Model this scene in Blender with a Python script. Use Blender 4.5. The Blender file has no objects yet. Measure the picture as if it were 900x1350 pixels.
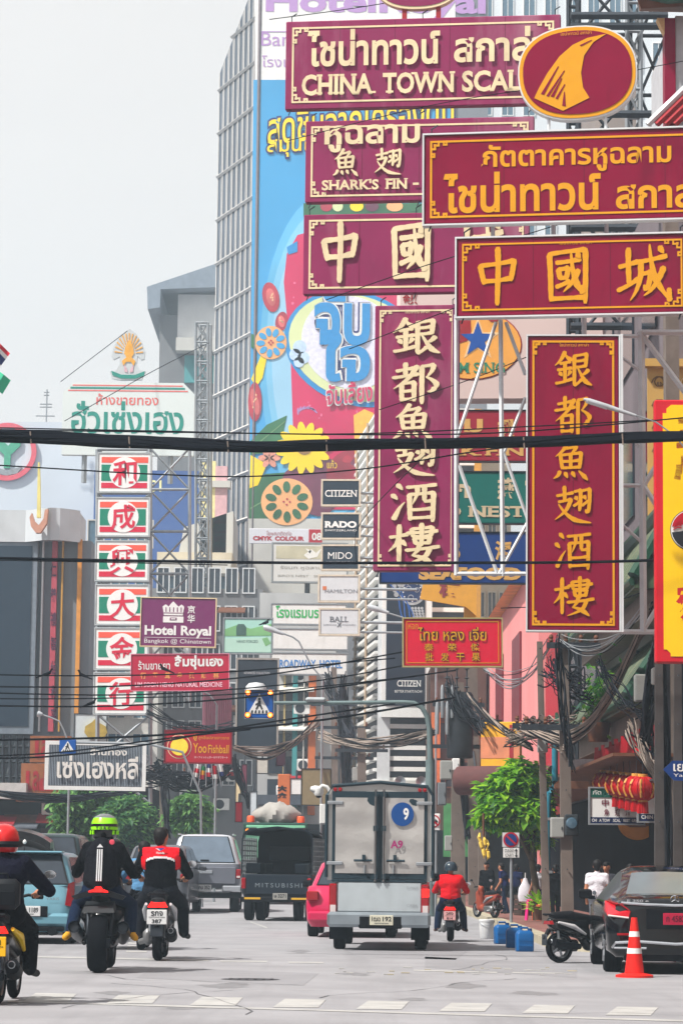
import bpy, bmesh, math, random
import numpy as np
from mathutils import Vector, Matrix, Euler
R = math.radians
random.seed(7)
scene = bpy.context.scene
COL = scene.collection

# ------------------------------------------------------------------ camera, sky, sun, exposure
F, PX, PY, CAMH, YH = 3600.0, 450.0, 675.0, 1.42, 1138.0
PITCH, ROLL = math.atan((YH - PY) / F), R(0.6)
cam = bpy.data.cameras.new('camera')
cam_ob = bpy.data.objects.new('camera', cam)
COL.objects.link(cam_ob)
cam.sensor_fit = 'HORIZONTAL'
cam.sensor_width = 36.0
cam.lens = 36.0 * F / 900.0
cam.clip_start, cam.clip_end = 0.5, 5000
CROT = Euler((R(90) + PITCH, 0, 0)).to_matrix() @ Matrix.Rotation(ROLL, 3, 'Z')
cam_ob.matrix_world = Matrix.Translation((0, 0, CAMH)) @ CROT.to_4x4()
scene.camera = cam_ob

SUN_EL, SUN_DIR_AZ = R(52), R(236)          # azimuth clockwise from +Y: behind the camera, to its left
world = bpy.data.worlds.new('World')
scene.world = world
world.use_nodes = True
nt = world.node_tree
nt.nodes.clear()
wo = nt.nodes.new('ShaderNodeOutputWorld')
bg = nt.nodes.new('ShaderNodeBackground')
sky = nt.nodes.new('ShaderNodeTexSky')
sky.sky_type = 'NISHITA'
sky.sun_disc = False
sky.sun_elevation = SUN_EL
sky.sun_rotation = SUN_DIR_AZ
sky.air_density, sky.dust_density, sky.ozone_density = 1.0, 6.0, 1.0
hs = nt.nodes.new('ShaderNodeHueSaturation')
hs.inputs['Saturation'].default_value = 0.30
hs.inputs['Value'].default_value = 1.0
nt.links.new(sky.outputs[0], hs.inputs['Color'])
veil = nt.nodes.new('ShaderNodeMix')                        # thin white overcast veil over the clear sky
veil.data_type = 'RGBA'
veil.inputs['Factor'].default_value = 0.92
vn = nt.nodes.new('ShaderNodeTexNoise'); vn.inputs['Scale'].default_value = 3.5; vn.inputs['Detail'].default_value = 5
vc = nt.nodes.new('ShaderNodeTexCoord'); vm = nt.nodes.new('ShaderNodeMapping'); vm.inputs['Scale'].default_value = (1, 1, 2.6)
vr = nt.nodes.new('ShaderNodeMix'); vr.data_type = 'RGBA'
vr.inputs['A'].default_value = (3.95, 3.8, 3.7, 1); vr.inputs['B'].default_value = (4.75, 4.5, 4.3, 1)
nt.links.new(vc.outputs['Generated'], vm.inputs['Vector']); nt.links.new(vm.outputs[0], vn.inputs['Vector']); nt.links.new(vn.outputs['Fac'], vr.inputs['Factor']); nt.links.new(vr.outputs['Result'], veil.inputs['B'])
nt.links.new(hs.outputs[0], veil.inputs['A'])
nt.links.new(veil.outputs['Result'], bg.inputs[0])
nt.links.new(bg.outputs[0], wo.inputs[0])
bg.inputs[1].default_value = 0.15

sun = bpy.data.lights.new('sun', 'SUN')
sun.energy, sun.angle, sun.color = 4.8, R(2), (1.0, 0.95, 0.87)
sun_ob = bpy.data.objects.new('sun', sun)
COL.objects.link(sun_ob)
sd = Vector((math.sin(SUN_DIR_AZ) * math.cos(SUN_EL), math.cos(SUN_DIR_AZ) * math.cos(SUN_EL), math.sin(SUN_EL)))
sun_ob.rotation_euler = sd.to_track_quat('Z', 'Y').to_euler()

vs = scene.view_settings
vs.view_transform = 'Standard'
vs.look = 'None'
vs.exposure, vs.gamma = 0.5, 1.0
vs.use_curve_mapping = False
cy = scene.cycles
cy.use_denoising = True
cy.max_bounces = 6
cy.diffuse_bounces = 3
cy.glossy_bounces = 3
cy.transmission_bounces = 4
cy.transparent_max_bounces = 8
cy.volume_bounces = 1
cy.sample_clamp_indirect = 4.0
cy.caustics_reflective = cy.caustics_refractive = False

# ------------------------------------------------------------------ picture -> place
def at(px, py, Y):
    d = CROT @ Vector((px - PX, PY - py, -F))
    return Vector((0, 0, CAMH)) + d * (Y / d.y)
def gat(px, py):
    d = CROT @ Vector((px - PX, PY - py, -F))
    t = -CAMH / d.z
    return Vector((d.x * t, d.y * t, 0))
def mpp(Y): return Y / F                      # metres per photo pixel at distance Y

# ------------------------------------------------------------------ materials
def lin(c): return tuple((v / 12.92 if v <= .04045 else ((v + .055) / 1.055) ** 2.4) for v in [x / 255 for x in c])
MATS = {}
def M(name, rgb, rough=.6, metal=0., var=.12, scale=4., bump=0., emit=0., coat=0., stain=None, stain_amt=.35, spec=.22, stretch=(1, 1, .22)):
    if name in MATS: return MATS[name]
    m = bpy.data.materials.new(name)
    m.use_nodes = True
    n, l = m.node_tree.nodes, m.node_tree.links
    b = n['Principled BSDF']
    c = lin(rgb)
    b.inputs['Roughness'].default_value = rough
    b.inputs['Metallic'].default_value = metal
    b.inputs['Specular IOR Level'].default_value = spec
    if coat: b.inputs['Coat Weight'].default_value = coat; b.inputs['Coat Roughness'].default_value = .08
    tc = n.new('ShaderNodeTexCoord')
    if var or stain:
        nz = n.new('ShaderNodeTexNoise'); nz.inputs['Scale'].default_value = scale; nz.inputs['Detail'].default_value = 5
        l.new(tc.outputs['Object'], nz.inputs['Vector'])
        mx = n.new('ShaderNodeMix'); mx.data_type = 'RGBA'
        cr = n.new('ShaderNodeMapRange'); cr.inputs[1].default_value = .3; cr.inputs[2].default_value = .7
        l.new(nz.outputs['Fac'], cr.inputs[0]); l.new(cr.outputs[0], mx.inputs['Factor'])
        mx.inputs['A'].default_value = (*[v * (1 - var) for v in c], 1)
        mx.inputs['B'].default_value = (*[min(1, v * (1 + var)) for v in c], 1)
        out = mx.outputs['Result']
        if stain:
            mp = n.new('ShaderNodeMapping'); mp.inputs['Scale'].default_value = stretch
            l.new(tc.outputs['Object'], mp.inputs['Vector'])
            n2 = n.new('ShaderNodeTexNoise'); n2.inputs['Scale'].default_value = scale * .6; n2.inputs['Detail'].default_value = 8; n2.inputs['Roughness'].default_value = .65
            l.new(mp.outputs[0], n2.inputs['Vector'])
            r2 = n.new('ShaderNodeMapRange'); r2.inputs[1].default_value = .5; r2.inputs[2].default_value = .72; r2.inputs[4].default_value = stain_amt
            l.new(n2.outputs['Fac'], r2.inputs[0])
            m2 = n.new('ShaderNodeMix'); m2.data_type = 'RGBA'
            l.new(r2.outputs[0], m2.inputs['Factor']); l.new(out, m2.inputs['A']); m2.inputs['B'].default_value = (*lin(stain), 1)
            out = m2.outputs['Result']
        l.new(out, b.inputs['Base Color'])
    else:
        b.inputs['Base Color'].default_value = (*c, 1)
    if bump:
        nb = n.new('ShaderNodeTexNoise'); nb.inputs['Scale'].default_value = scale * 6; nb.inputs['Detail'].default_value = 4
        l.new(tc.outputs['Object'], nb.inputs['Vector'])
        bp = n.new('ShaderNodeBump'); bp.inputs['Strength'].default_value = bump; bp.inputs['Distance'].default_value = .03
        l.new(nb.outputs['Fac'], bp.inputs['Height']); l.new(bp.outputs[0], b.inputs['Normal'])
    if emit:
        b.inputs['Emission Color'].default_value = (*c, 1); b.inputs['Emission Strength'].default_value = emit
    MATS[name] = m
    return m

# ------------------------------------------------------------------ mesh builder
class MB:
    def __init__(s):
        s.v, s.f, s.m, s.sm, s.mats, s.marks = [], [], [], [], [], []
    def mi(s, m):
        if m not in s.mats: s.mats.append(m)
        return s.mats.index(m)
    def add(s, vs, fs, m, smooth=False, T=None):
        o = len(s.v)
        s.v += [tuple(T @ Vector(p)) for p in vs] if T is not None else [tuple(p) for p in vs]
        k = s.mi(m)
        for f in fs:
            s.f.append([i + o for i in f]); s.m.append(k); s.sm.append(smooth)
    def box(s, x0, x1, y0, y1, z0, z1, m, T=None, bev=0.):
        if bev > 0:
            b = min(bev, (x1-x0)*.45, (y1-y0)*.45, (z1-z0)*.45)
            vs, fs = [], []
            for (zz, ins) in ((z0, b), (z0+b, 0), (z1-b, 0), (z1, b)):
                for (px, py) in ((x0+b, y0), (x1-b, y0), (x1, y0+b), (x1, y1-b), (x1-b, y1), (x0+b, y1), (x0, y1-b), (x0, y0+b)):
                    vs.append((min(max(px, x0+ins), x1-ins), min(max(py, y0+ins), y1-ins), zz))
            for r in range(3):
                for k in range(8):
                    a, c = r*8+k, r*8+(k+1) % 8
                    fs.append([a, c, c+8, a+8])
            fs.append([7, 6, 5, 4, 3, 2, 1, 0]); fs.append([24+i for i in range(8)])
            return s.add(vs, fs, m, False, T)
        vs = [(x0,y0,z0),(x1,y0,z0),(x1,y1,z0),(x0,y1,z0),(x0,y0,z1),(x1,y0,z1),(x1,y1,z1),(x0,y1,z1)]
        s.add(vs, [[3,2,1,0],[4,5,6,7],[0,1,5,4],[1,2,6,5],[2,3,7,6],[3,0,4,7]], m, False, T)
    def tube(s, pts, r, m, n=8, T=None, cap=True, smooth=True):
        pts = [Vector(p) for p in pts]
        rs = r if isinstance(r, (list, tuple)) else [r]*len(pts)
        vs, fs = [], []
        up = Vector((0, 0, 1))
        for i, p in enumerate(pts):
            d = (pts[min(i+1, len(pts)-1)] - pts[max(i-1, 0)])
            if d.length < 1e-9: d = Vector((0, 0, 1))
            d.normalize()
            if abs(d.dot(up)) > .95: a = Vector((1, 0, 0))
            else: a = up
            u = d.cross(a).normalized(); w = u.cross(d).normalized()
            for k in range(n):
                t = 2*math.pi*k/n
                vs.append(p + (u*math.cos(t) + w*math.sin(t))*rs[i])
        for i in range(len(pts)-1):
            for k in range(n):
                a, b = i*n+k, i*n+(k+1) % n
                fs.append([a, b, b+n, a+n])
        s.add(vs, fs, m, smooth, T)
        if cap:
            e = (len(pts)-1)*n
            s.add(vs[:n], [list(range(n))[::-1]], m, False, T); s.add(vs[e:], [list(range(n))], m, False, T)
    def bar(s, a, b, w, m, T=None):                       # square bar between two points
        s.tube([a, b], w*.7071, m, 4, T, True, False)
    def lathe(s, prof, m, n=24, T=None, smooth=True, axis='Z'):
        vs, fs = [], []
        for (r, z) in prof:
            for k in range(n):
                t = 2*math.pi*k/n
                c, q = r*math.cos(t), r*math.sin(t)
                vs.append((c, q, z) if axis == 'Z' else ((z, c, q) if axis == 'X' else (c, z, q)))
        for i in range(len(prof)-1):
            for k in range(n):
                a, b = i*n+k, i*n+(k+1) % n
                fs.append([a, b, b+n, a+n])
        s.add(vs, fs, m, smooth, T)
    def prism(s, poly, y0, y1, m, T=None):                 # outline in x,z ; front at y0 (towards the camera), back at y1
        n = len(poly)
        vs = [(p[0], y0, p[1]) for p in poly] + [(p[0], y1, p[1]) for p in poly]
        fs = [list(range(n)), list(range(n, 2*n))[::-1]] + [[i, i+n, (i+1) % n+n, (i+1) % n] for i in range(n)]
        a = sum(poly[i][0]*poly[(i+1) % n][1]-poly[(i+1) % n][0]*poly[i][1] for i in range(n))
        if a < 0: fs = [f[::-1] for f in fs]
        s.add(vs, fs, m, False, T)
    def quad(s, a, b, c, d, m, T=None): s.add([a, b, c, d], [[0, 1, 2, 3]], m, False, T)
    def loft(s, rings, m, T=None, smooth=True, cap=True):
        n = len(rings[0]); vs = [p for r in rings for p in r]; fs = []
        for i in range(len(rings)-1):
            for k in range(n):
                a, b = i*n+k, i*n+(k+1) % n
                fs.append([a, b, b+n, a+n])
        s.add(vs, fs, m, smooth, T)
        if cap:
            s.add(rings[0], [list(range(n))[::-1]], m, smooth, T); s.add(rings[-1], [list(range(n))], m, smooth, T)
    def build(s, name, parent=None, loc=None, rot=None, sharp=40, label=None):
        if 'lettering' in name and len(s.marks) > 1 and s.marks[0][1] == 0:      # every line or word a part of its own
            o = None
            for i, (key, v0, f0) in enumerate(s.marks):
                v1, f1 = (s.marks[i+1][1:] if i+1 < len(s.marks) else (len(s.v), len(s.f)))
                c = MB(); c.v, c.f, c.m, c.sm, c.mats = s.v[v0:v1], [[j-v0 for j in f] for f in s.f[f0:f1]], s.m[f0:f1], s.sm[f0:f1], s.mats
                o = c.build(name, parent, loc, rot, sharp, label)
            return o
        me = bpy.data.meshes.new(name)
        me.from_pydata(s.v, [], s.f)
        for m in s.mats: me.materials.append(m)
        me.polygons.foreach_set('material_index', s.m)
        me.polygons.foreach_set('use_smooth', s.sm)
        if any(s.sm):
            me.update()
            try: me.set_sharp_from_angle(angle=R(sharp))
            except Exception: pass
        me.validate()
        o = bpy.data.objects.new(name, me)
        COL.objects.link(o)
        if parent: o.parent = parent
        if loc is not None: o.location = loc
        if rot is not None: o.rotation_euler = rot
        if label: o['label'] = label
        return o

def tag(o, label, cat, group=None, kind=None):
    if label: o['label'] = label
    if cat: o['category'] = cat
    if group: o['group'] = group
    if kind: o['kind'] = kind
    return o
def thing(name, label, cat, loc=(0, 0, 0), rot=(0, 0, 0), group=None):
    o = bpy.data.objects.new(name, None)
    o.empty_display_size = .2
    COL.objects.link(o)
    o.location, o.rotation_euler = loc, rot
    return tag(o, label, cat, group)
def structure(mb, name, label=None, kind='structure'):
    o = mb.build(name); o['kind'] = kind
    if label: o['label'] = label
    return o
def copy_tree(o, parent=None):
    c = o.copy(); COL.objects.link(c)
    if parent is not None: c.parent = parent; c.matrix_parent_inverse = o.matrix_parent_inverse
    for ch in list(o.children): copy_tree(ch, c)
    return c

# ------------------------------------------------------------------ lettering
TXT = {}
TS = bpy.data.scenes.new('workshop')                 # scratch scene, removed at the end
def glyphs(s, bold, sx=0., spacing=1.0):
    key = (s, bold, sx, spacing)
    if key in TXT: return TXT[key]
    cu = bpy.data.curves.new('txt', 'FONT')
    cu.body = s; cu.size = 1; cu.offset = bold; cu.shear = sx; cu.resolution_u = 3; cu.space_character = spacing
    o = bpy.data.objects.new('txt', cu); TS.collection.objects.link(o)
    TS.view_layers[0].update(); dg = TS.view_layers[0].depsgraph
    me = bpy.data.meshes.new_from_object(o.evaluated_get(dg))
    vs = np.zeros(len(me.vertices)*3); me.vertices.foreach_get('co', vs); vs = vs.reshape(-1, 3)
    fs = [list(p.vertices) for p in me.polygons]
    par = list(range(len(vs)))
    def find(a):
        while par[a] != a: par[a] = par[par[a]]; a = par[a]
        return a
    for f in fs:
        r = find(f[0])
        for i in f[1:]: par[find(i)] = r
    ids = {}
    isl = [ids.setdefault(find(i), len(ids)) for i in range(len(vs))]
    bpy.data.objects.remove(o); bpy.data.meshes.remove(me); bpy.data.curves.remove(cu)
    TXT[key] = (vs, fs, isl)
    return TXT[key]
SERIF = {'A': 'b.02 b.98', 'B': 'b.1 t.1', 'D': 'b.12 t.12', 'E': 'b.12 t.12', 'F': 'b.14 t.14', 'H': 'b.1 b.9 t.1 t.9', 'I': 'b.5 t.5', 'K': 'b.1 t.1 b.94 t.88',
         'L': 'b.14 t.14', 'M': 'b.08 b.92 t.08 t.92', 'N': 'b.1 t.1 t.9', 'R': 'b.12 t.12 b.92', 'T': 'b.5', 'W': 't.02 t.98 t.5', 'X': 'b.06 b.94 t.06 t.94', 'Y': 'b.5 t.04 t.96', 'P': 'b.12 t.12', 'V': 't.03 t.97', 'Z': ''}
def put_text(mb, s, x0, z0, x1, z1, y, m, bold=0., shear=0., rise=0., th=.012, fat=0., serif=False, spacing=1.0, keep=False, T=None):
    """letters fitted to a rectangle of the local x,z plane; y is the surface they stand on, facing -y"""
    vs, fs, isl = glyphs(s, bold, shear, spacing)
    if len(vs) == 0: return
    a, b = vs.min(0), vs.max(0)
    w, h = max(b[0]-a[0], 1e-6), max(b[1]-a[1], 1e-6)
    kx, kz = (x1-x0)/w, (z1-z0)/h
    key = s if len(s) > 1 else ('row', round(z0*2))
    if not mb.marks or mb.marks[-1][0] != key: mb.marks.append((key, len(mb.v), len(mb.f)))
    if keep: kx = kz = min(kx, kz); x0 = (x0+x1)/2-kx*w/2; z0 = (z0+z1)/2-kz*h/2
    for c, off in enumerate(([0.] if not fat else [-fat, 0., fat])):
        P = []
        for i, v in enumerate(vs):
            X = x0 + (v[0]-a[0])*kx + off*kx; Z = z0 + (v[1]-a[1])*kz + rise*(X-(x0+x1)/2)
            P.append((X, y - th - .0007*(isl[i] % 5) - .0004*c, Z))
        mb.add(P, fs, m, False, T)
    if serif:                                             # slab feet on the stems of the capitals
        # advance of every glyph measured on its own
        cur = 0.
        for ci, ch in enumerate(s):
            pre = glyphs(s[:ci+1], bold, shear, spacing)[0]
            if ch == ' ' or ch not in SERIF: continue
            one = glyphs(ch, bold, shear, spacing)[0]
            gx1 = pre.max(0)[0]; gw = one.max(0)[0]-one.min(0)[0]; gx0 = gx1-gw
            capb, capt = 0., glyphs('H', bold, shear, spacing)[0].max(0)[1]
            for q in SERIF[ch].split():
                fx = float(q[1:]); cx = gx0+gw*fx
                if ch in 'IT': cx = gx0+gw*.5
                sw = .17 if ch in 'ITAY' else .125; shh = .075
                zb = capb if q[0] == 'b' else capt-shh
                X0, X1 = x0+(cx-sw-a[0])*kx, x0+(cx+sw-a[0])*kx
                Z0, Z1 = z0+(zb-a[1])*kz, z0+(zb+shh-a[1])*kz
                mb.add([(X0, y-th-.006, Z0), (X1, y-th-.006, Z0), (X1, y-th-.006, Z1), (X0, y-th-.006, Z1)], [[0, 1, 2, 3]], m, False, T)

# brush characters: stroke lists on a 100 x 100 field
BR = {
'中': 'v16,70 20,52 24,38;h16,70 50,73 82,78;v82,79 79,60 75,43;h24,42 50,43 76,47;v50,101 51,70 50,35 49,0',
'國': 'v15,88 17,50 18,5;h15,88 50,92 85,95;v85,95 85,50 84,0;h18,8 50,9 84,10;h28,72 50,74 75,78;v33,60 34,52 36,44;h33,60 42,61 51,63;v51,63 50,54 48,45;h35,45 42,45 49,46;h28,29 40,33 54,39;n57,90 60,62 68,34 79,18;v79,18 78,24 77,30;p71,58 60,38 42,20;d67,89 71,85 75,80',
'城': 'h1,62 18,66 37,71;v19,94 19,64 20,32;h-2,20 18,29 39,41;h37,70 62,74 92,80;p43,72 42,44 34,20 22,2;h44,49 52,50 61,52;v61,52 60,38 55,22;d55,20 52,24 48,29;n60,101 63,72 72,38 98,1;v98,1 97,10 97,22;p87,60 76,38 62,20 48,10;d77,97 82,92 87,85',
'銀': 'p28,101 20,84 12,73 0,62;n27,96 34,86 42,80 49,76;h14,67 28,70 43,73;h7,49 26,52 46,55;v28,70 28,45 28,14;d12,44 16,38 20,32;p43,46 40,40 35,32;h2,11 22,15 48,24;h54,89 72,92 89,95;v88,95 87,76 85,58;h56,74 70,75 85,78;h56,57 70,58 85,61;v54,90 54,50 54,6;h54,5 64,12 74,22;p93,50 84,40 72,33;n63,56 74,34 86,16 103,6',
'都': 'h8,80 26,84 46,88;v28,101 28,84 28,64;h0,62 26,66 56,72;p54,94 40,68 24,50 2,32;v20,46 20,24 20,0;h20,46 34,48 48,50;v47,50 47,26 47,0;h20,25 34,26 47,28;h20,4 34,4 47,6;v64,92 64,44 64,-8;h64,92 76,94 90,97;p90,96 86,80 74,62;n73,64 86,56 96,44 92,30;p92,34 86,26 76,24',
'魚': 'p42,102 32,84 22,73 8,62;h37,85 50,87 66,91;p66,91 60,80 50,70;v22,66 24,48 27,28;h22,66 50,69 79,73;v79,73 77,52 74,29;h25,48 50,49 76,52;v50,70 50,50 50,31;h27,30 50,31 75,33;p20,20 14,8 2,0;d33,18 37,11 41,2;d53,20 57,13 62,4;n72,22 80,14 88,6 97,-4',
'翅': 'h5,75 26,79 50,84;v26,101 27,80 27,60;h10,58 26,61 45,66;p45,66 34,40 20,24 0,8;n10,52 28,28 56,8 100,0;h54,87 62,89 72,92;v71,92 71,66 68,34;d56,74 59,69 63,63;h52,47 60,52 68,59;h77,90 86,92 97,95;v96,95 96,66 93,30;d93,28 88,32 84,37;d79,76 82,72 86,65;h75,48 83,54 92,61',
'酒': 'd12,96 18,90 25,81;d0,68 7,63 14,55;p6,2 12,16 19,32 30,48;h34,87 64,90 98,94;v40,68 41,36 42,0;h40,68 66,70 94,73;v93,73 92,36 91,-4;p57,90 57,70 47,42;v73,90 73,70 73,52;h73,50 80,50 87,51;h43,27 66,28 90,31;h42,5 66,6 91,8',
'樓': 'h0,66 18,69 39,74;v20,98 20,50 20,0;p20,66 14,48 -3,28;d23,58 29,52 36,43;v48,88 49,78 51,68;h48,88 70,90 92,93;v92,93 91,80 88,69;h37,77 70,79 103,83;h50,67 70,68 89,70;v54,63 55,56 56,49;h54,63 70,64 87,66;v87,66 86,58 84,49;h55,49 70,50 85,52;v69,102 69,74 69,44;h34,31 70,35 107,41;p65,47 60,30 48,17;n48,18 64,14 80,6 95,-6;p87,36 78,16 60,4 34,-6',
}
BW = {'h': (9, 7.5, 7.5, 11), 'v': (12.5, 10.5, 10.5, 9), 'p': (12.5, 10.5, 7, 1.5), 'n': (4, 8.5, 13.5, 3), 'd': (3.5, 12.5, 9.5, 2.5)}
def put_brush(mb, ch, cx, cz, size, y, m, th=.02, T=None, fat=1., asp=1.):
    """a brush-written character: every stroke a tapered ribbon"""
    k = size/100.
    for si, st in enumerate(BR[ch].split(';')):
        ty, pts = st[0], [tuple(map(float, p.split(','))) for p in st[1:].split()]
        P = [Vector((q[0], q[1], 0)) for q in pts]
        out = []                                          # catmull-rom
        n = len(P)
        for i in range(n-1):
            p0, p1, p2, p3 = P[max(i-1, 0)], P[i], P[i+1], P[min(i+2, n-1)]
            for j in range(6):
                t = j/6
                out.append(.5*((2*p1)+(p2-p0)*t+(2*p0-5*p1+4*p2-p3)*t*t+(3*p1-p0-3*p2+p3)*t**3))
        out.append(P[-1])
        ws = BW[ty]; L = len(out); A, B = [], []
        for i, p in enumerate(out):
            t = i/(L-1)*3; a = min(int(t), 2); w = (ws[a]+(ws[a+1]-ws[a])*(t-a))*.5*fat
            w *= 1+.07*math.sin(i*2.3+si*1.7)
            d = (out[min(i+1, L-1)]-out[max(i-1, 0)]).normalized(); nn = Vector((-d.y, d.x, 0))
            if i == 0 : p = p-d*w*.35
            if i == L-1: p = p+d*w*.35
            e = .62 if i in (0, L-1) else 1.
            A.append(p+nn*w*e); B.append(p-nn*w*e*(1.0 if i else .7))
        vs = []; yy = y-th-.0008*si
        for q in A+B: vs.append((cx+(q.x-50)*k*asp, yy, cz+(q.y-48)*k))
        N = len(vs)
        vs += [(v[0], y, v[2]) for v in vs]
        fs = [[L+i, L+i+1, i+1, i] for i in range(L-1)]
        ring = list(range(L)) + [L+i for i in range(L-1, -1, -1)]
        fs += [[ring[i], ring[(i+1) % len(ring)], ring[(i+1) % len(ring)]+N, ring[i]+N] for i in range(len(ring))]
        mb.add(vs, fs, m, False, T)

def seams(mb, w, h, n, m):
    for i in range(1, n): x = -w/2+w*i/n; mb.box(x-.004, x+.004, -.0015, .001, .02, h-.02, m)
def fret_border(mb, w, h, ins, t, y, m, c=.30):
    """inner line border with Chinese fret corners; panel centred on x, z from 0 to h"""
    x0, x1, z0, z1 = -w/2+ins, w/2-ins, ins, h-ins
    th = .012
    def r(a, b, cc, d, k=0): mb.box(min(a, b), max(a, b), y-th-.001*k, y, min(cc, d), max(cc, d), m)
    r(x0+c, x1-c, z0, z0+t); r(x0+c, x1-c, z1-t, z1); r(x0, x0+t, z0+c, z1-c); r(x1-t, x1, z0+c, z1-c)
    for sx in (1, -1):
        for sz in (1, -1):
            ox = x0 if sx > 0 else x1; oz = z0 if sz > 0 else z1
            def q(a, b, cc, d, k): r(ox+sx*a*c, ox+sx*b*c, oz+sz*cc*c, oz+sz*d*c, k)
            g = t/c
            for (a, b, e, f, k) in ((0, g, 0, .55, 1), (0, .55, 0, g, 2), (.55-g, .55, 0, .34, 3), (.2, .55, .34-g, .34, 4), (0, .34, .55-g, .55, 3), (.34-g, .34, .2, .55, 4), (.2, .2+g, .2, .34, 5), (.2, .34, .2, .2+g, 6),
                                  (.55, 1.0, .0, g, 3), (0, g, .55, 1., 4), (.72, 1., .18, .18+g, 1), (.72, .72+g, 0, .18, 5), (.18, .18+g, .72, 1., 1), (0, .18, .72, .72+g, 5), (1.-g, 1., 0, .18, 6), (0, .18, 1.-g, 1., 6)):
                q(a, b, e, f, k)

def sign_root(name, label, cat, x0, y0, x1, y1, d, yaw=0., tilt=0., group=None):
    """Empty at the bottom centre of a sign seen at that picture rectangle, Y=d; returns (root, width, height)"""
    lo, hi = at((x0+x1)/2, y1, d), at((x0+x1)/2, y0, d)
    w = (x1-x0)*mpp(d)/max(.2, math.cos(yaw)); h = hi.z-lo.z
    return thing(name, label, cat, lo, (0, tilt, yaw), group), w, h
# ------------------------------------------------------------------ shared materials
asph = M('asphalt', (146, 146, 151), .8, var=.12, scale=.8, bump=.25, stain=(112, 112, 116), stain_amt=.6, stretch=(1.4, .07, 1))
paintw = M('road_paint', (172, 172, 171), .7, var=.12, scale=3, stain=(140, 140, 144), stain_amt=.7)
pave = M('red_paving', (128, 88, 82), .8, var=.25, scale=2.5)
kerbm = M('kerb_stone', (168, 160, 140), .8, var=.2, scale=3)
maroon = M('maroon_enamel', (128, 12, 52), .42, var=.08, scale=1.3, stain=(78, 16, 38), stain_amt=.7, spec=.06)
maroon_old = M('faded_maroon', (130, 24, 78), .6, var=.1, scale=1.2, stain=(176, 130, 148), stain_amt=.45)
gold = M('gold_paint', (214, 150, 12), .5, var=.05)
cream = M('cream_letters', (222, 204, 166), .6, var=.08, scale=3, stain=(150, 130, 110), stain_amt=.3)
white = M('white_paint', (225, 226, 226), .55, var=.04, stain=(170, 165, 155), stain_amt=.18)
offw = M('grey_white_render', (196, 196, 192), .8, var=.08, scale=.6, stain=(120, 118, 112), stain_amt=.4)
steel = M('galvanised_steel', (150, 156, 162), .45, .5, var=.12)
steelw = M('white_steel', (206, 210, 214), .45, .1, var=.06)
steeld = M('dark_steel', (56, 62, 70), .5, .4, var=.15)
black = M('black_rubber', (17, 19, 23), .7, var=.1)
wirem = M('wire_black', (10, 15, 24), .7, var=.1, spec=.04)
wireg = M('wire_dusty', (132, 120, 112), .8, var=.25, scale=3)
wiren = M('wire_navy', (34, 38, 48), .7, var=.2, scale=3)
conc = M('pole_concrete', (112, 102, 96), .85, var=.15, scale=3, bump=.1, stain=(84, 76, 72), stain_amt=.5)
glassd = M('dark_window_glass', (38, 48, 60), .12, var=.1, spec=.7)
glassb = M('blue_window_glass', (70, 100, 120), .15, var=.15, spec=.7)
red = M('red_sign', (176, 10, 38), .45, var=.05)
redd = M('red_dull', (150, 30, 40), .6, var=.12)
yellow = M('yellow_sign', (240, 196, 8), .45, var=.03)
orange = M('orange_panel', (196, 108, 62), .6, var=.08)
green = M('green_sign', (6, 100, 92), .5, var=.05)
navy = M('navy_sign', (12, 54, 120), .5, var=.05)
inkb = M('ink_black', (24, 28, 36), .6, var=0)
pink = M('pink_render', (222, 140, 140), .8, var=.06, scale=.5, stain=(180, 110, 112), stain_amt=.3)
tan = M('tan_render', (164, 124, 104), .85, var=.1, scale=.6, stain=(120, 92, 82), stain_amt=.4)
shade = M('shop_dark', (12, 15, 23), .9, var=.4, scale=.8, spec=.03)  # near-black puts the gloom of unbuilt shop interiors into the colour
brown = M('brown_wood', (104, 66, 48), .7, var=.2)
teal = M('teal_paint', (70, 146, 150), .6, var=.08)
grime = M('grey_render', (118, 120, 124), .9, var=.12, scale=.5, stain=(70, 70, 74), stain_amt=.5)
louv = M('louvre_white', (228, 228, 226), .5, var=.05)

# ------------------------------------------------------------------ ground, road, pavements
g = MB(); g.box(-150, 150, -25, 470, -.3, -.02, M('bare_ground', (96, 94, 94), .9, var=.2, scale=.2)); structure(g, 'ground')
g = MB()
def road_edge(Y): return 3.65 if Y > 47 else (5.05 if Y < 43 else 3.65+(47-Y)/4*1.4)
def road_edge_far(Y): return -9.2 if Y < 85 else (-9.2-(Y-85)*.02)
ys = [-15, 0, 15, 25, 35, 43, 44, 45, 46, 47, 55, 70, 90, 110, 135, 160, 200, 260]
vs = []; fs = []
bend = lambda Y: 0 if Y < 95 else -(Y-95)**2*.00062
for Y in ys: vs += [(road_edge_far(Y)+bend(Y), Y, 0), (road_edge(Y)+bend(Y), Y, 0)]
for i in range(len(ys)-1): fs.append([2*i, 2*i+1, 2*i+3, 2*i+2])
g.add(vs, fs, asph); structure(g, 'road')
def walk(edge, sgn, name):
    kb, pv = MB(), MB()
    for i in range(len(ys)-1):
        a, b = ys[i], ys[i+1]
        xa, xb = edge(a)+bend(a), edge(b)+bend(b)
        for (o0, o1, mb, m, h) in ((0, .28, kb, kerbm, .15), (.28, 9, pv, pave, .145)):
            p = [(xa+sgn*o0, a), (xa+sgn*o1, a), (xb+sgn*o1, b), (xb+sgn*o0, b)]
            vv = [(x, y, -.01) for x, y in p]+[(x, y, h) for x, y in p]
            ff = [[4, 5, 6, 7], [0, 4, 7, 3], [0, 1, 5, 4], [3, 7, 6, 2]]
            mb.add(vv, ff if sgn > 0 else [f[::-1] for f in ff], m)
    structure(kb, name+'_kerb'); structure(pv, name)
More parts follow.
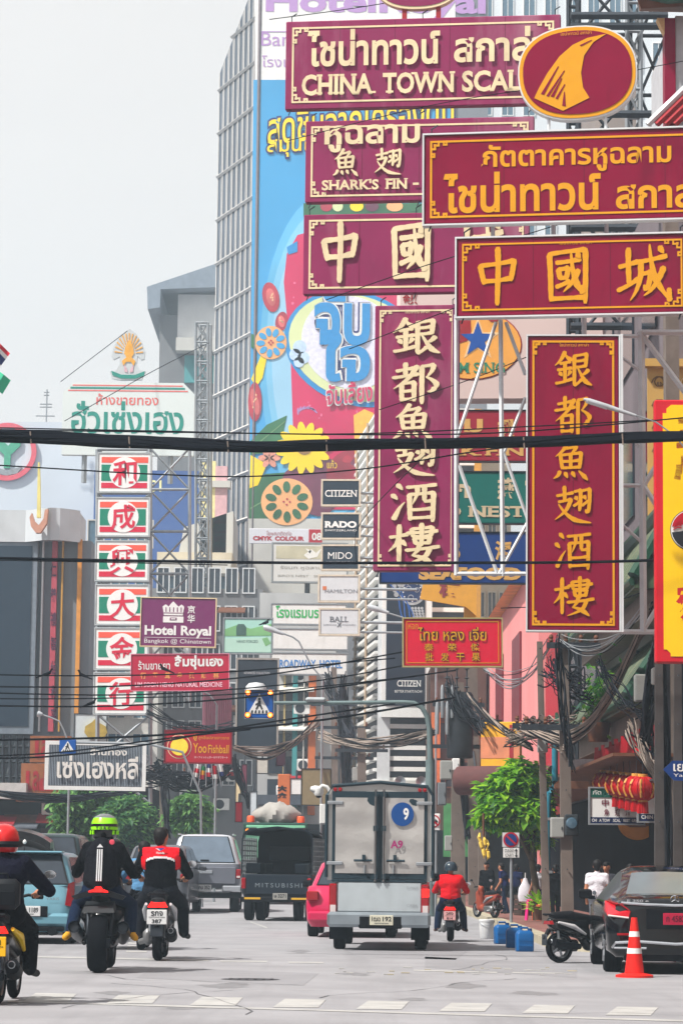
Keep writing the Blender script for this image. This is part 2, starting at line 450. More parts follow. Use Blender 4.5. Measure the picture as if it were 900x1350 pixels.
walk(road_edge, 1, 'pavement'); walk(road_edge_far, -1, 'far_pavement')
# red and white painted kerb by the sedan
k = MB()
for i in range(14):
    y0 = 30+i*.85; k.box(5.035, 5.05, y0, y0+.84, .005, .146, M('kerb_red', (190, 40, 44), .7) if i % 2 else white)
structure(k, 'kerb_paint')
# markings
V_ = lambda x, y: Vector((x, y, .0045))
mk = MB()
def patch(pix, z=.004): mk.add([(lambda q: (q.x, q.y, z))(gat(*p)) for p in pix], [[0, 1, 2, 3]], paintw)
for i in range(-1, 10):                                    # square dashes of the crossing
    x = 35+i*109.5; y = 1309+i*2.6
    patch([(x-58 if False else x-4, y+12), (x+56, y+12.6), (x+66, y+2), (x+12, y+1)])
def line(p0, p1, th):
    patch([(p0[0], p0[1]+th), (p1[0], p1[1]+th), (p1[0], p1[1]-th), (p0[0], p0[1]-th)])
line((10, 1321), (460, 1334), 1.0); line((460, 1334), (905, 1347), 1.1)
line((40, 1262), (275, 1267), .9); line((290, 1268), (352, 1268.5), .8); line((380, 1269.5), (426, 1270), .8); line((545, 1280), (655, 1283), .7); line((675, 1283), (740, 1284), .6)
for i in range(6): line((171-i*1.0, 1237+i*3.6), (186+i*1.5, 1237.3+i*3.6), .9)
line((330, 1216), (352, 1224), .8)
structure(mk, 'road_markings')
pt = MB()                                                  # asphalt repairs
for (pix) in ([(450, 1250), (620, 1252), (600, 1266), (470, 1262)], [(560, 1262), (760, 1272), (760, 1290), (560, 1276)], [(200, 1276), (420, 1284), (400, 1300), (180, 1290)]):
    pt.add([(lambda q: (q.x, q.y, .002))(gat(*p)) for p in pix], [[0, 1, 2, 3]], M('asphalt_patch', (138, 138, 143), .8, var=.1, scale=.8, bump=.1))
structure(pt, 'road_patch')
ck = MB(); rk = random.Random(12); crk = M('crack_tar', (98, 98, 102), .8, var=.2)
for k in range(6):
    p = gat(rk.uniform(60, 820), rk.uniform(1262, 1345)); a = rk.uniform(-.5, .5)+(0 if k % 2 else 1.4); pts = []
    for i in range(14): pts.append(V_(p.x, p.y)); a += rk.uniform(-.5, .5); p = Vector((p.x+.28*math.cos(a), p.y+.6*math.sin(a), 0))
    for i in range(13): q0, q1 = pts[i], pts[i+1]; d = (q1-q0).normalized(); nn = Vector((-d.y, d.x, 0))*rk.uniform(.004, .011); ck.add([q0-nn, q1-nn, q1+nn, q0+nn], [[0, 1, 2, 3]], crk)
structure(ck, 'road_crack')
ol = MB(); rs_ = .55; olm = M('oil_stain', (124, 124, 128), .7, var=.15, scale=6)
for (px, py, rx, ry) in ((300, 1300, .5, 1.2), (470, 1285, .35, .9), (612, 1300, .4, 1.4), (150, 1310, .3, .8), (700, 1310, .45, .9), (395, 1255, .3, 1.1), (545, 1318, .28, .5), (240, 1330, .3, .4)):
    c = gat(px, py); ol.add([(c.x+rs_*rx*(1+.3*math.sin(3*a+px)+.15*math.sin(7*a))*math.cos(a), c.y+rs_*ry*(1+.25*math.sin(2*a+py)+.12*math.sin(9*a))*math.sin(a), .0012) for a in [2*math.pi*i/36 for i in range(36)]], [list(range(36))], olm)
structure(ol, 'oil_stain')
mh = MB(); c = gat(330, 1292); mh.lathe([(0, .0055), (.3, .0055), (.33, .003), (.36, .003)], M('cast_iron', (70, 70, 74), .6, .4, var=.2, scale=10), 28, Matrix.Translation((c.x, c.y, 0)))
for i in range(6): mh.box(c.x-.26+i*.1, c.x-.22+i*.1, c.y-.12, c.y+.12, .0056, .012, MATS['cast_iron'])
o = mh.build('manhole_cover'); tag(o, 'round cast iron manhole cover in the road before the motorcycles', 'manhole cover')
ms = MB()
rr = random.Random(3)
for i in range(34):
    p = gat(rr.uniform(440, 760), rr.uniform(1276, 1286)); q = rr.uniform(.02, .06)
    ms.box(p.x-q, p.x+q, p.y-q, p.y+q, .002, .012, paintw if i % 3 else kerbm)
o = structure(ms, 'litter', 'scraps of pale litter scattered on the asphalt before the sedan', 'stuff')

# ------------------------------------------------------------------ buildings
def street_row(label, x, s_, Y0, Y1, h, mm):                # the street goes on past the edges of the picture
    t = thing('shop_building', label, 'building', (x, Y0, 0)); L = Y1-Y0
    m = MB(); m.box(min(0, s_*9), max(0, s_*9), 0, L, 0, h, mm); m.build('wall', t)
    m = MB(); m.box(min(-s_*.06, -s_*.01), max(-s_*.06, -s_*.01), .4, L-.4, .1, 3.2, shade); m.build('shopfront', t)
    m = MB(); m.box(min(0, -s_*1.8), max(0, -s_*1.8), .4, L-.4, 3.3, 3.5, brown); m.build('awning', t)
    for r in range(3):
        for c in range(5): m = MB(); y = (c+.25)*L/5; m.box(min(-s_*.08, -s_*.012), max(-s_*.08, -s_*.012), y, y+L/10, 5+r*3.6, 7+r*3.6, glassd); m.build('window', t)
for i, (Y0, Y1, h) in enumerate(((-24, 8, 9.5), (8.5, 44, 10.5), (44.5, 82, 10))): street_row('shophouse row on the far pavement, %s from the camera' % ('behind', 'level on', 'ahead')[i], -14.5, -1, Y0, Y1, h, (grime, tan, offw)[i])
for i, (Y0, Y1, h) in enumerate(((-24, 14, 17), (14.5, 46, 15))): street_row('shophouse row on the near pavement, %s the parked sedan' % ('well behind', 'alongside')[i], 9.5, 1, Y0, Y1, h, (grime, tan)[i])
def box_building(name, label, px0, px1, pytop, Y, depth, wm, group=None, base=0., yaw=0.):
    a, b = at(px0, 1100, Y), at(px1, 1100, Y)
    top = at((px0+px1)/2, pytop, Y).z
    t = thing(name, label, 'building', ((a.x+b.x)/2, Y, base), (0, 0, yaw), group)
    w = b.x-a.x
    m = MB(); m.box(-w/2, w/2, 0, depth, 0, top-base, wm); 
    m.build('wall', t)
    return t, w, top-base
def windows(t, w, h, cols, rows, z0, z1, x0=-.45, x1=.45, fm=None, gm=None, fw=.62, fh=.62, y=0., side=None):
    fm, gm = fm or offw, gm or glassd
    dx = (x1-x0)*w/cols; dz = (z1-z0)/rows
    proto = None
    for r in range(rows):
        for c in range(cols):
            X = x0*w+dx*(c+.5); Z = z0+dz*(r+.5)
            if proto is None:
                a, b = dx*fw/2, dz*fh/2
                m = MB(); f = .06
                m.box(-a-f, a+f, -.09, .0, -b-f, -b, fm); m.box(-a-f, a+f, -.09, .0, b, b+f, fm); m.box(-a-f, -a, -.09, .0, -b, b, fm); m.box(a, a+f, -.09, .0, -b, b, fm); m.box(-.025, .025, -.06, .0, -b, b, fm)
                p = m.build('window', t, (X, y-.004, Z)); m = MB(); m.box(-a, a, -.03, -.01, -b, b, gm); m.build('pane', p); proto = p
            else:
                q = copy_tree(proto, t); q.location = (X, y-.004, Z)
def ac_unit(t, x, y, z):
    m = MB(); m.box(-.42, .42, -.36, 0, 0, .6, white, bev=.03); m.lathe([(.24, -.37), (.24, -.362), (.0, -.362)], steeld, 16, Matrix.Translation((-.08, 0, .3)), axis='Y'); m.build('air_conditioner', t, (x, y, z))

# the tall office tower: glazed side and printed front
YT = 180.
c0, c1 = at(334, 1000, YT), at(640, 1000, YT)
ztop = at(334, -60, YT).z
tw = thing('office_tower', 'tall grey glass tower with a giant drink advert on its front', 'building', (c0.x, YT, 0))
wB = c1.x-c0.x
far = at(276, 1000, YT*1.047); fx, fy = far.x-c0.x, far.y-YT
m = MB(); sk = M('tower_spandrel', (128, 132, 140), .4, .2, var=.08, scale=.3)
m.add([(0, 0, 0), (wB, 0, 0), (wB, fy+8, 0), (fx, fy, 0), (0, 0, ztop), (wB, 0, ztop+8), (wB, fy+8, ztop), (fx, fy, at(284, 92, YT*1.047).z)], [[0, 1, 5, 4], [1, 2, 6, 5], [2, 3, 7, 6], [3, 0, 4, 7], [4, 5, 6, 7]], sk)
m.build('wall', tw)
L = math.hypot(fx, fy); ang = math.atan2(fy, fx)
T = Matrix.Rotation(ang, 4, 'Z')                            # local x runs along the side wall, outside = +y side? (fixed below)
gl = M('tower_glass', (84, 92, 104), .6, var=.22, scale=.25, spec=.1)
m = MB(); fr = MB(); ml = M('tower_mullion', (196, 194, 192), .5, var=.05)
outn = Vector((-fy, fx, 0)).normalized()                   # candidate outward normal
if outn.x > 0: outn = -outn
def side(u, z, o): return Vector((fx*u, fy*u, z))+outn*o
zf = at(284, 92, YT*1.047).z
def ztop_u(u): return ztop+(zf-ztop)*u
m.add([side(.06, 2, .05), side(1, 2, .05), side(1, zf-.2, .05), side(.06, ztop_u(.06)-.2, .05)], [[0, 1, 2, 3]], gl); m.build('glazing', tw)
N = 8
for i in range(N+1):
    u = .08+i*.92/N
    fr.bar(side(u, 2, .12), side(u, ztop_u(u)-.2, .06), .075, ml)
    if i < N: fr.bar(side(u+.035, 2, .1), side(u+.035, ztop_u(u+.035)-.2, .05), .045, ml)
z = 2.2
while z < ztop:
    u1 = 1. if z < zf else max(0.1, (ztop-z)/(ztop-zf))
    fr.bar(side(.06, z, .12), side(u1, z, .12), .2, ml); z += 3.15
fr.bar(side(.03, 0, .2), side(.03, ztop_u(.03), .2), .5, M('tower_corner', (116, 108, 112), .6))
fr.build('mullions', tw)
# printed front: blue sky, juice carton, fruit, flowers
def pxl(px, py, o=0.):                                      # picture -> tower front plane, local x,z
    p = at(px, py, YT); return p.x-c0.x, p.z
def region(mb, pts, y, m): mb.prism([pxl(*p) for p in pts], -y, -y+.02, m)
def ell(cx, cy, rx, ry, n=28, a0=0., wob=0., k=5):
    return [(cx+rx*(1+wob*math.sin(k*2*math.pi*i/n))*math.cos(2*math.pi*i/n+a0), cy+ry*(1+wob*math.sin(k*2*math.pi*i/n))*math.sin(2*math.pi*i/n+a0)) for i in range(n)]
def rot_ell(cx, cy, rx, ry, a, n=20):
    return [(cx+rx*math.cos(t)*math.cos(a)-ry*math.sin(t)*math.sin(a), cy+rx*math.cos(t)*math.sin(a)+ry*math.sin(t)*math.cos(a)) for t in [2*math.pi*i/n for i in range(n)]]
ad = MB()
skyb = M('print_sky_blue', (64, 158, 214), .6, var=.12, scale=.12)
skyl = M('print_pale_blue', (158, 206, 236), .6, var=.1, scale=.2)
crim = M('print_crimson', (206, 36, 92), .55, var=.14, scale=.25)
lime = M('print_pale_lime', (214, 224, 170), .6, var=.08, scale=.3)
pblue = M('print_bright_blue', (40, 140, 206), .5, var=.06)
pnav = M('print_navy', (40, 40, 110), .6, var=.05)
pyel = M('print_yellow', (250, 214, 10), .55, var=.08, scale=.4)
pgrn = M('print_leaf', (52, 108, 70), .6, var=.3, scale=.3)
ppch = M('print_peach', (240, 178, 120), .6, var=.12, scale=.4)
pplum = M('print_plum', (120, 56, 84), .6, var=.3, scale=.3)
ptom = M('print_tomato', (176, 52, 70), .6, var=.3, scale=.5)
lil = M('print_lilac', (176, 138, 196), .6, var=.04)
region(ad, [(336, -60), (600, -60), (600, 105), (336, 105)], .06, white)
region(ad, [(334, 105), (600, 105), (600, 690), (328, 690)], .06, skyb)
region(ad, ell(430, 470, 88, 215, 40), .075, M('print_sky_mid', (96, 178, 222), .6, var=.1, scale=.2)); region(ad, ell(430, 470, 80, 196, 40), .085, M('print_sky_soft', (128, 194, 230), .6, var=.1, scale=.2)); region(ad, ell(430, 470, 72, 180, 40), .095, skyl)
region(ad, [(378, 335), (392, 310), (420, 302), (600, 302), (600, 672), (392, 672), (386, 560), (383, 470), (374, 372)], .11, crim)
region(ad, [(378, 326), (392, 318), (392, 332), (380, 336)], .14, pblue)
region(ad, rot_ell(470, 460, 98, 74, .35, 40), .14, pblue)
region(ad, rot_ell(470, 459, 92, 68, .35, 40), .165, lime)
region(ad, rot_ell(462, 452, 66, 60, .5, 36), .19, M('print_mist', (222, 222, 244), .6))
rp = random.Random(4)
for k in range(46): x, y = rp.uniform(384, 480), rp.uniform(335, 560); region(ad, ell(x, y, rp.uniform(.8, 2.), rp.uniform(1., 2.4), 8), .125, M('print_droplet', (226, 110, 150), .4))
for (x, y, rx, ry) in ((357, 392, 6, 12), (371, 424, 4.5, 8), (336, 530, 5, 18)):
    region(ad, rot_ell(x, y, rx, ry, -.2, 14), .15, M('print_tomato_flesh', (206, 104, 104), .6, var=.3, scale=.6))
    for j in range(5): region(ad, ell(x+rp.uniform(-rx, rx)*.5, y+rp.uniform(-ry, ry)*.6, 1., 1.4, 6), .165, M('print_seed', (236, 196, 150), .6))
for (x0, y0, x1, y1) in ((330, 592, 376, 555), (330, 670, 392, 634), (345, 650, 352, 680)): region(ad, [(x0, y0), (x1, y1), (x1, y1+1.2), (x0, y0+1.6)], .14, M('print_vein', (120, 160, 110), .6))
for k in range(5): x = 436+k*11; region(ad, ell(x, 612+8*math.sin(k*2), 7, 5, 12, 0, .12, 3), .152, (pplum, M('print_dark_red', (150, 40, 60), .5, var=.4, scale=.4), ptom)[k % 3])
for k in range(7): a = R(200+k*22); region(ad, rot_ell(404+12*math.cos(a), 545+7*math.sin(a), 5, 1.1, a+1.2, 10), .13, lil)
for (x, y, r) in ((395, 458, 9), (389, 468, 8), (400, 472, 8), (394, 478, 7)): region(ad, ell(x, y, r, r, 14), .2, M('print_cloud', (190, 214, 240), .6))
region(ad, rot_ell(357, 392, 11, 20, -.2, 18), .14, ptom); region(ad, rot_ell(371, 424, 8, 13, .2, 16), .13, ptom)
region(ad, ell(336, 530, 9, 26, 18), .13, ptom); region(ad, [(331, 440), (346, 446), (338, 462), (331, 458)], .12, pgrn)
region(ad, [(331, 500), (345, 466), (352, 470), (346, 498), (338, 510)], .12, pyel)
def lotus(cx, cy, rx, ry, n, hr):
    region(ad, ell(cx, cy, rx, ry, 30), .16, ppch)
    for i in range(n):
        a = 2*math.pi*i/n+.3
        region(ad, rot_ell(cx+rx*.64*math.cos(a), cy+ry*.64*math.sin(a), hr*1.25, hr*.8, a, 12), .185, skyb if rx < 25 else pgrn)
    for i in range(4): region(ad, ell(cx+rx*.12*math.cos(i*1.6), cy+ry*.12*math.sin(i*1.6), 1.4, 1.4, 8), .185, ptom)
lotus(357, 452, 21, 22, 9, 4.6)
region(ad, [(330, 582), (352, 560), (378, 548), (372, 578), (356, 596), (330, 600)], .12, pgrn)
region(ad, [(328, 640), (350, 625), (392, 622), (400, 655), (372, 684), (328, 684)], .12, pgrn)
region(ad, ell(415, 640, 42, 40, 30, 0, .05, 6), .13, pplum); region(ad, ell(462, 628, 32, 34, 26), .14, M('print_dark_red', (150, 40, 60), .5, var=.4, scale=.4))
region(ad, [(330, 600), (352, 612), (340, 640), (329, 644)], .14, pyel)
for i in range(15):                                          # big yellow flower
    a = 2*math.pi*i/15
    region(ad, rot_ell(400+20*math.cos(a), 591+18*math.sin(a), 17, 6.2, a, 14), .2+.003*(i % 3), pyel)
region(ad, ell(401, 592, 10, 8, 16), .235, M('print_brown', (150, 110, 60), .6))
for i in range(6):
    a = 2*math.pi*i/6; region(ad, rot_ell(355+8*math.cos(a), 604+7*math.sin(a), 7, 4, a, 10), .15, M('print_salmon', (222, 150, 130), .6, var=.2))
for (cx, cy) in ((358, 170),): pass
lotus(378, 662, 34, 31, 10, 6.)
region(ad, [(466, 548), (480, 540), (492, 545), (492, 612), (468, 612)], .2, M('print_amber', (246, 186, 70), .6))
region(ad, [(400, 268), (600, 268), (600, 285), (400, 285)], .1, pgrn)
for (x, r, mm) in ((430, 8, ptom), (445, 7, lime), (470, 9, pyel), (490, 9, pplum), (520, 11, ppch), (545, 8, pgrn)): region(ad, ell(x, 272, r, 7, 14), .13, mm)
ad.build('advert_print', tw)
ad = MB()
def ptxt(s, x0, y0, x1, y1, y, m, **kw):
    a, b = pxl(x0, y1), pxl(x1, y0); put_text(ad, s, a[0], a[1], b[0], b[1], -y, m, th=.02, **kw)
ptxt('HotelRoyal', 350, -12, 640, 24, .06, lil, bold=.035)
ptxt('Bangkok', 344, 43, 440, 66, .06, lil); ptxt('โรงแรมรอยัล', 345, 74, 450, 88, .06, lil)
region(ad, [(344, 41), (500, 41), (500, 42), (344, 42)], .09, lil)
ptxt('สดชื่นจากเครื่องดื่ม', 351, 128, 600, 180, .105, pnav, bold=.055, rise=.12); ptxt('สมุนไพรไทย', 350, 172, 480, 208, .105, pnav, bold=.055, rise=.05)
ptxt('สดชื่นจากเครื่องดื่ม', 353, 131, 598, 177, .135, pyel, bold=.012, rise=.12); ptxt('สมุนไพรไทย', 352, 176, 477, 205, .135, pyel, bold=.012, rise=.05)
for (bb, oo, mm) in ((.085, .23, pnav), (.062, .26, white), (.034, .29, pblue)):
    ptxt('จับ', 414, 380, 488, 456, oo, mm, bold=bb); ptxt('ใจ', 424, 436, 488, 504, oo, mm, bold=bb)
ptxt('จับเลี้ยง', 429, 502, 492, 534, .23, white, bold=.05, rise=.1); ptxt('จับเลี้ยง', 430, 504, 491, 532, .26, crim, bold=.02, rise=.1)
ptxt('แก้ว', 431, 607, 444, 618, .23, pyel)
ad.build('advert_lettering', tw)
m = MB()
region(m, [(327, 684), (470, 684), (470, 784), (327, 784)], .12, offw)
m.build('front_band', tw)

# shaded slab block behind the tower's left with pitched roof
yb = 225.
t = thing('apartment_block', 'grey block with sheet metal roof rising behind the gold shop sign', 'building', at(240, 1130, yb)*1.)
t.location.z = 0; ox = t.location.x
def bq(px, py, Y=yb): p = at(px, py, Y); return p.x-ox, p.z
m = MB(); a = bq(211, 415); b = bq(330, 400); m.box(a[0], b[0], 0, 14, 0, a[1], grime); m.build('wall', t)
m = MB(); p0, p1, p2, p3 = bq(196, 385), bq(215, 378), bq(330, 345), bq(330, 385)
m.prism([bq(196, 385), bq(330, 340), bq(330, 384), bq(214, 388), bq(213, 412), bq(197, 414)], -2.2, 14, M('sheet_metal_roof', (132, 144, 158), .5, .2, var=.1, scale=2)); m.build('roof', t)
m = MB(); a, b = bq(234, 450), bq(330, 390); m.box(a[0], b[0], -.4, -.01, a[1], b[1], M('pale_shade_cloth', (214, 214, 214), .8, var=.06, scale=1)); m.build('sun_screen', t)
m = MB(); a, b = bq(243, 505), bq(330, 470); m.box(a[0], b[0], -.3, -.01, a[1], b[1], teal); m.build('balcony_glazing', t)
m = MB(); a, b = bq(233, 466), bq(330, 450); m.box(a[0], b[0], -1.5, -.02, a[1], b[1], offw); m.build('balcony', t)

CLUT = []
def bld(name, label, px0, px1, pyt, Y, depth, wm, win=None, group=None, **kw):
    t, w, h = box_building(name, label, px0, px1, pyt, Y, depth, wm, group)
    if win: windows(t, w, h, *win, **kw)
    return t, w, h

# far side of the street, left of the picture
t, w, h = bld('bank_building', 'pale blue bank block with a red ring and green leaf emblem', -60, 128, 556, 182, 14, M('bank_blue', (196, 206, 216), .6, var=.05, scale=.3))
def wall_at(t, px, py): p = at(px, py, t.location.y); return p.x-t.location.x, p.z
m = MB(); cx, cz = wall_at(t, 10, 596); rr_ = 39*mpp(182)
m.lathe([(rr_*.83, -.1), (rr_*.83, -.25), (rr_, -.25), (rr_, -.1)], M('ring_red', (214, 92, 108), .5), 36, Matrix.Translation((cx, 0, cz)), False, 'Y')
lg = M('leaf_green', (70, 160, 130), .5)
q = lambda dx, dz: (cx+dx*mpp(182), cz+dz*mpp(182))
m.prism([q(-4, -22), q(4, -22), q(5, -4), q(17, 8), q(18, 18), q(8, 16), q(1, 8), q(-5, 14), q(-16, 14), q(-14, 4), q(-4, -4)], -.2, -.02, lg)
m.prism([q(-20, -20), q(0, -25), q(20, -20), q(14, -29), q(0, -32), q(-14, -29)], -.2, -.02, steel)
m.build('bank_emblem', t)
bl = M('hotel_blue_wall', (62, 92, 150), .6, var=.06, scale=.4)
t, w, h = bld('blue_building', 'flat blue building wall with pale yellow letters', 114, 256, 620, 170, 12, bl)
m = MB(); a = wall_at(t, 197, 648); b = wall_at(t, 213, 633); put_text(m, '13', b[0], a[1], a[0], b[1], -.01, M('pale_yellow', (226, 226, 170), .6), bold=.02); m.build('lettering', t)
t, w, h = bld('terrace_building', 'cream building with stepped balconies beside the glass tower', 200, 300, 728, 160, 12, M('cream_render', (200, 190, 168), .8, var=.1, scale=.5, stain=(120, 112, 104), stain_amt=.4))
for r in range(4):
    m = MB(); z = h-.4-r*2.5; m.box(-w/2+.3+.3*(r % 2), w/2, -1.6, -.02, z-1.0, z-.2, offw); m.build('balcony', t)
    m = MB(); m.box(-w/2+.6, w/2-.2, -.06, -.012, z-2.3, z-1.05, glassb); m.build('window', t)
m = MB(); m.prism([(-w/2+1.2, h), (w/2, h), (w/2, h+2.6), (-w/2+1.5, h+1.6)], 1, 9, offw); m.build('roof_room', t)
m = MB(); m.box(w/2-1.9, w/2-1.1, 1, 1.8, h, h+5.6, M('lemon_render', (232, 222, 160), .7)); m.box(w/2-1.1, w/2-.4, 1, 1.8, h, h+5.3, M('rose_render', (210, 170, 176), .7)); m.box(w/2-2.1, w/2-.2, .8, 2, h+4, h+4.4, offw); m.build('chimney', t)

t, w, h = bld('screen_building', 'shaded grey corner building carrying a big dark video screen', -70, 112, 712, 118, 10, M('slate_render', (112, 120, 130), .7, var=.1, scale=.4))
m = MB(); a, b = wall_at(t, -40, 968), wall_at(t, 52, 712); m.box(a[0], b[0], -.6, -.01, a[1], b[1], M('screen_case', (120, 130, 142), .5, .3)); m.build('screen_case', t)
m = MB(); a, b = wall_at(t, -40, 958), wall_at(t, 45, 722); m.box(a[0], b[0], -.64, -.602, a[1], b[1], M('led_screen', (34, 50, 66), .35, var=.05)); m.build('led_screen', t)
m = MB()
for px in range(-30, 50, 9):
    a, b = wall_at(t, px, 1040), wall_at(t, px, 970); m.bar((a[0], -.5, a[1]), (b[0], -.5, b[1]), .1, steeld)
for py in (985, 1005, 1025):
    a, b = wall_at(t, -30, py), wall_at(t, 50, py); m.bar((a[0], -.45, a[1]), (b[0], -.45, b[1]), .1, steeld)
for px in range(-30, 40, 18): a, b = wall_at(t, px, 1040), wall_at(t, px+18, 975); m.bar((a[0], -.4, a[1]), (b[0], -.4, b[1]), .08, steel)
m.build('screen_scaffold', t)
m = MB()
for (p0, p1, mm) in ((53, 57, steelw), (64, 77, M('column_rose', (176, 70, 86), .6)), (77, 85, M('column_ochre', (186, 140, 60), .6)), (98, 109, M('ochre_post', (206, 140, 60), .6))):
    a, b = wall_at(t, p0, 965), wall_at(t, p1, 712); m.box(a[0], b[0], -.3, -.02, a[1], b[1], mm)
m.build('facade_columns', t)
m = MB()
for i, ch in enumerate('仁義禮智信和平'):
    a, b = wall_at(t, 67.5, 762+i*32), wall_at(t, 75.5, 744+i*32); put_text(m, ch, a[0], a[1], b[0], b[1], -.31, M('column_writing', (70, 30, 60), .6), bold=.02)
m.build('column_lettering', t)
m = MB(); a, b = wall_at(t, -60, 716), wall_at(t, 108, 676); n = 14                # white curved fascia
ring0 = []
for i in range(n+1):
    u = i/n; ring0.append((a[0]+(b[0]-a[0])*u, -.7-.9*math.sin(max(0, (u-.6)/.4)*math.pi)))
vs = [(x, y, a[1]) for x, y in ring0]+[(x, y, b[1]) for x, y in ring0]
fw_ = M('fascia_pale', (186, 192, 198), .6, var=.08, scale=1, stain=(140, 140, 140), stain_amt=.3); m.add(vs, [[i, i+1, i+n+2, i+n+1] for i in range(n)], fw_); m.box(a[0], b[0], -.68, 2, a[1]+.1, b[1]-.1, fw_); m.build('fascia', t)
m = MB(); q = lambda px, py: wall_at(t, px, py)
m.prism([q(55, 690), q(60, 690), q(59.5, 640), q(58.5, 618), q(56.5, 618), q(56, 640)], -2.0, -1.8, M('finial_yellow', (216, 206, 130), .6))
m.prism([q(46, 690), q(49, 684), q(52, 694), q(58, 700), q(64, 692), q(66, 680), q(70, 679), q(68, 698), q(60, 710), q(54, 710), q(48, 702)], -2.1, -1.7, M('terracotta', (190, 140, 120), .7)); m.build('roof_ornament', t)

t, w, h = bld('shop_building', 'grey white shophouse behind the stack of gold shop signs', 96, 205, 800, 138, 12, offw, (3, 6, 6, 19), None, gm=glassb)
CLUT.append((t, 3.5, 12, 5, 4))
t, w, h = bld('shop_building', 'hazy grey shophouse covered with scaffolding below the tower', 190, 342, 776, 142, 12, grime, (6, 6, 5, 17), None, fm=steelw)
CLUT.append((t, 4, 15, 6, 5))
t, w, h = bld('shop_building', 'dark arcade of gold shops behind the row of cars', -90, 200, 1038, 112, 8, shade)
CLUT.append((t, 3, 3.4, 2, 5))
m = MB()
for i in range(7):
    X = -w/2+.6+i*w/7; m.box(X, X+.9, -.05, -.01, .2, 2.7, M('shop_door', (52, 44, 50), .5, var=.2))
m.build('shutter', t)
m = MB(); a, b = wall_at(t, -30, 1052), wall_at(t, 40, 1034)
m.prism([(a[0], a[1]), (b[0], a[1]-.1), (b[0], b[1]), (a[0], b[1])], -1.5, -.02, M('canvas_pale', (176, 176, 176), .8, var=.1)); m.build('awning', t)
m = MB(); a, b = wall_at(t, 26, 1058), wall_at(t, 86, 1052); m.box(a[0], b[0], -1.4, -.02, a[1], b[1], M('ledge_brown', (136, 86, 58), .7, var=.2)); m.build('ledge', t)
for (x0, y0, x1, y1) in ((30, 1008, 88, 1048), (42, 972, 96, 1006)):
    m = MB(); a, b = wall_at(t, x0, y1), wall_at(t, x1, y0); m.box(a[0], b[0], -.8, -.3, a[1], b[1], M('ochre_box', (140, 86, 52), .7, var=.15)); bx = m.build('sign_box', t)
    m = MB()
    for i in range(5):
        u0 = a[0]+.2+i*(b[0]-a[0]-.4)/5; put_text(m, 'เลี้ยงฮ'[i], u0, a[1]+.15, u0+.25, a[1]+.95, -.81, redd, bold=.03)
    m.build('lettering', bx)

# the row along the right, from the bend back to the camera
t, w, h = bld('shop_building', 'shadowed shophouses with cluttered fronts at the bend of the street', 296, 400, 868, 150, 12, grime, (5, 4, 3, 11), None, fm=offw)
CLUT.append((t, 3.5, 11, 6, 6))
m = MB(); m.box(-w/2, w/2, -1.8, -.01, 2.9, 3.4, brown); m.build('awning', t)
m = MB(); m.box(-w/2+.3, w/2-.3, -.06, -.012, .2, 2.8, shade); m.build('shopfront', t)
t, w, h = bld('shop_building', 'pale shophouse with teal and orange pilasters behind the hotel signs', 338, 440, 782, 136, 12, M('pale_render', (176, 178, 180), .8, var=.08, scale=.5, stain=(110, 108, 110), stain_amt=.5))
CLUT.append((t, 3.6, 12, 6, 4))
for (p0, p1, mm) in ((372, 377, M('mustard_paint', (178, 160, 110), .7)), (384, 393, teal), (405, 417, orange), (398, 402, offw)):
    m = MB(); a, b = wall_at(t, p0, 1075), wall_at(t, p1, 880); m.box(a[0], b[0], -.5, -.01, a[1], b[1], mm); m.build('pilaster', t)
for r in range(5):
    m = MB(); a, b = wall_at(t, 352, 930+r*30), wall_at(t, 404, 908+r*30); m.box(a[0], b[0], -.06, -.012, a[1], b[1], glassd); m.build('window', t)
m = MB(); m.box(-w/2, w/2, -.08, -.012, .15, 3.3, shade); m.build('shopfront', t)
m = MB(); a, b = wall_at(t, 330, 1062), wall_at(t, 405, 1050); m.box(a[0], b[0], -2.2, -.02, a[1], b[1], M('zinc_awning', (84, 92, 104), .6, .3)); m.build('awning', t)

# air conditioners, awnings and grilles on the mid-distance fronts
rcl = random.Random(9)
zinc = M('zinc_sheet', (96, 104, 114), .6, .3, var=.25, scale=3)
for (bt, z_lo, z_hi, nac, naw) in CLUT:
    bw_ = max(v.co.x for v in [c for c in bt.children if c.name.startswith('wall')][0].data.vertices)
    for i in range(nac): ac_unit(bt, rcl.uniform(-bw_+.6, bw_-.6), -.05-.02*i, rcl.uniform(z_lo, z_hi))
    for i in range(naw):
        m = MB(); X = rcl.uniform(-bw_+1, bw_-1); Z = rcl.uniform(z_lo, z_hi); ww = rcl.uniform(.7, 1.6); dd = rcl.uniform(.7, 1.5)
        m.add([(X-ww, -dd, Z-.35), (X+ww, -dd, Z-.35), (X+ww, -.02, Z), (X-ww, -.02, Z), (X-ww, -dd, Z-.42), (X+ww, -dd, Z-.42), (X+ww, -.02, Z-.08), (X-ww, -.02, Z-.08)], [[0, 1, 2, 3], [7, 6, 5, 4], [0, 4, 5, 1], [1, 5, 6, 2], [3, 7, 4, 0]], rcl.choice([zinc, brown, teal, offw, redd])); m.build('awning', bt)
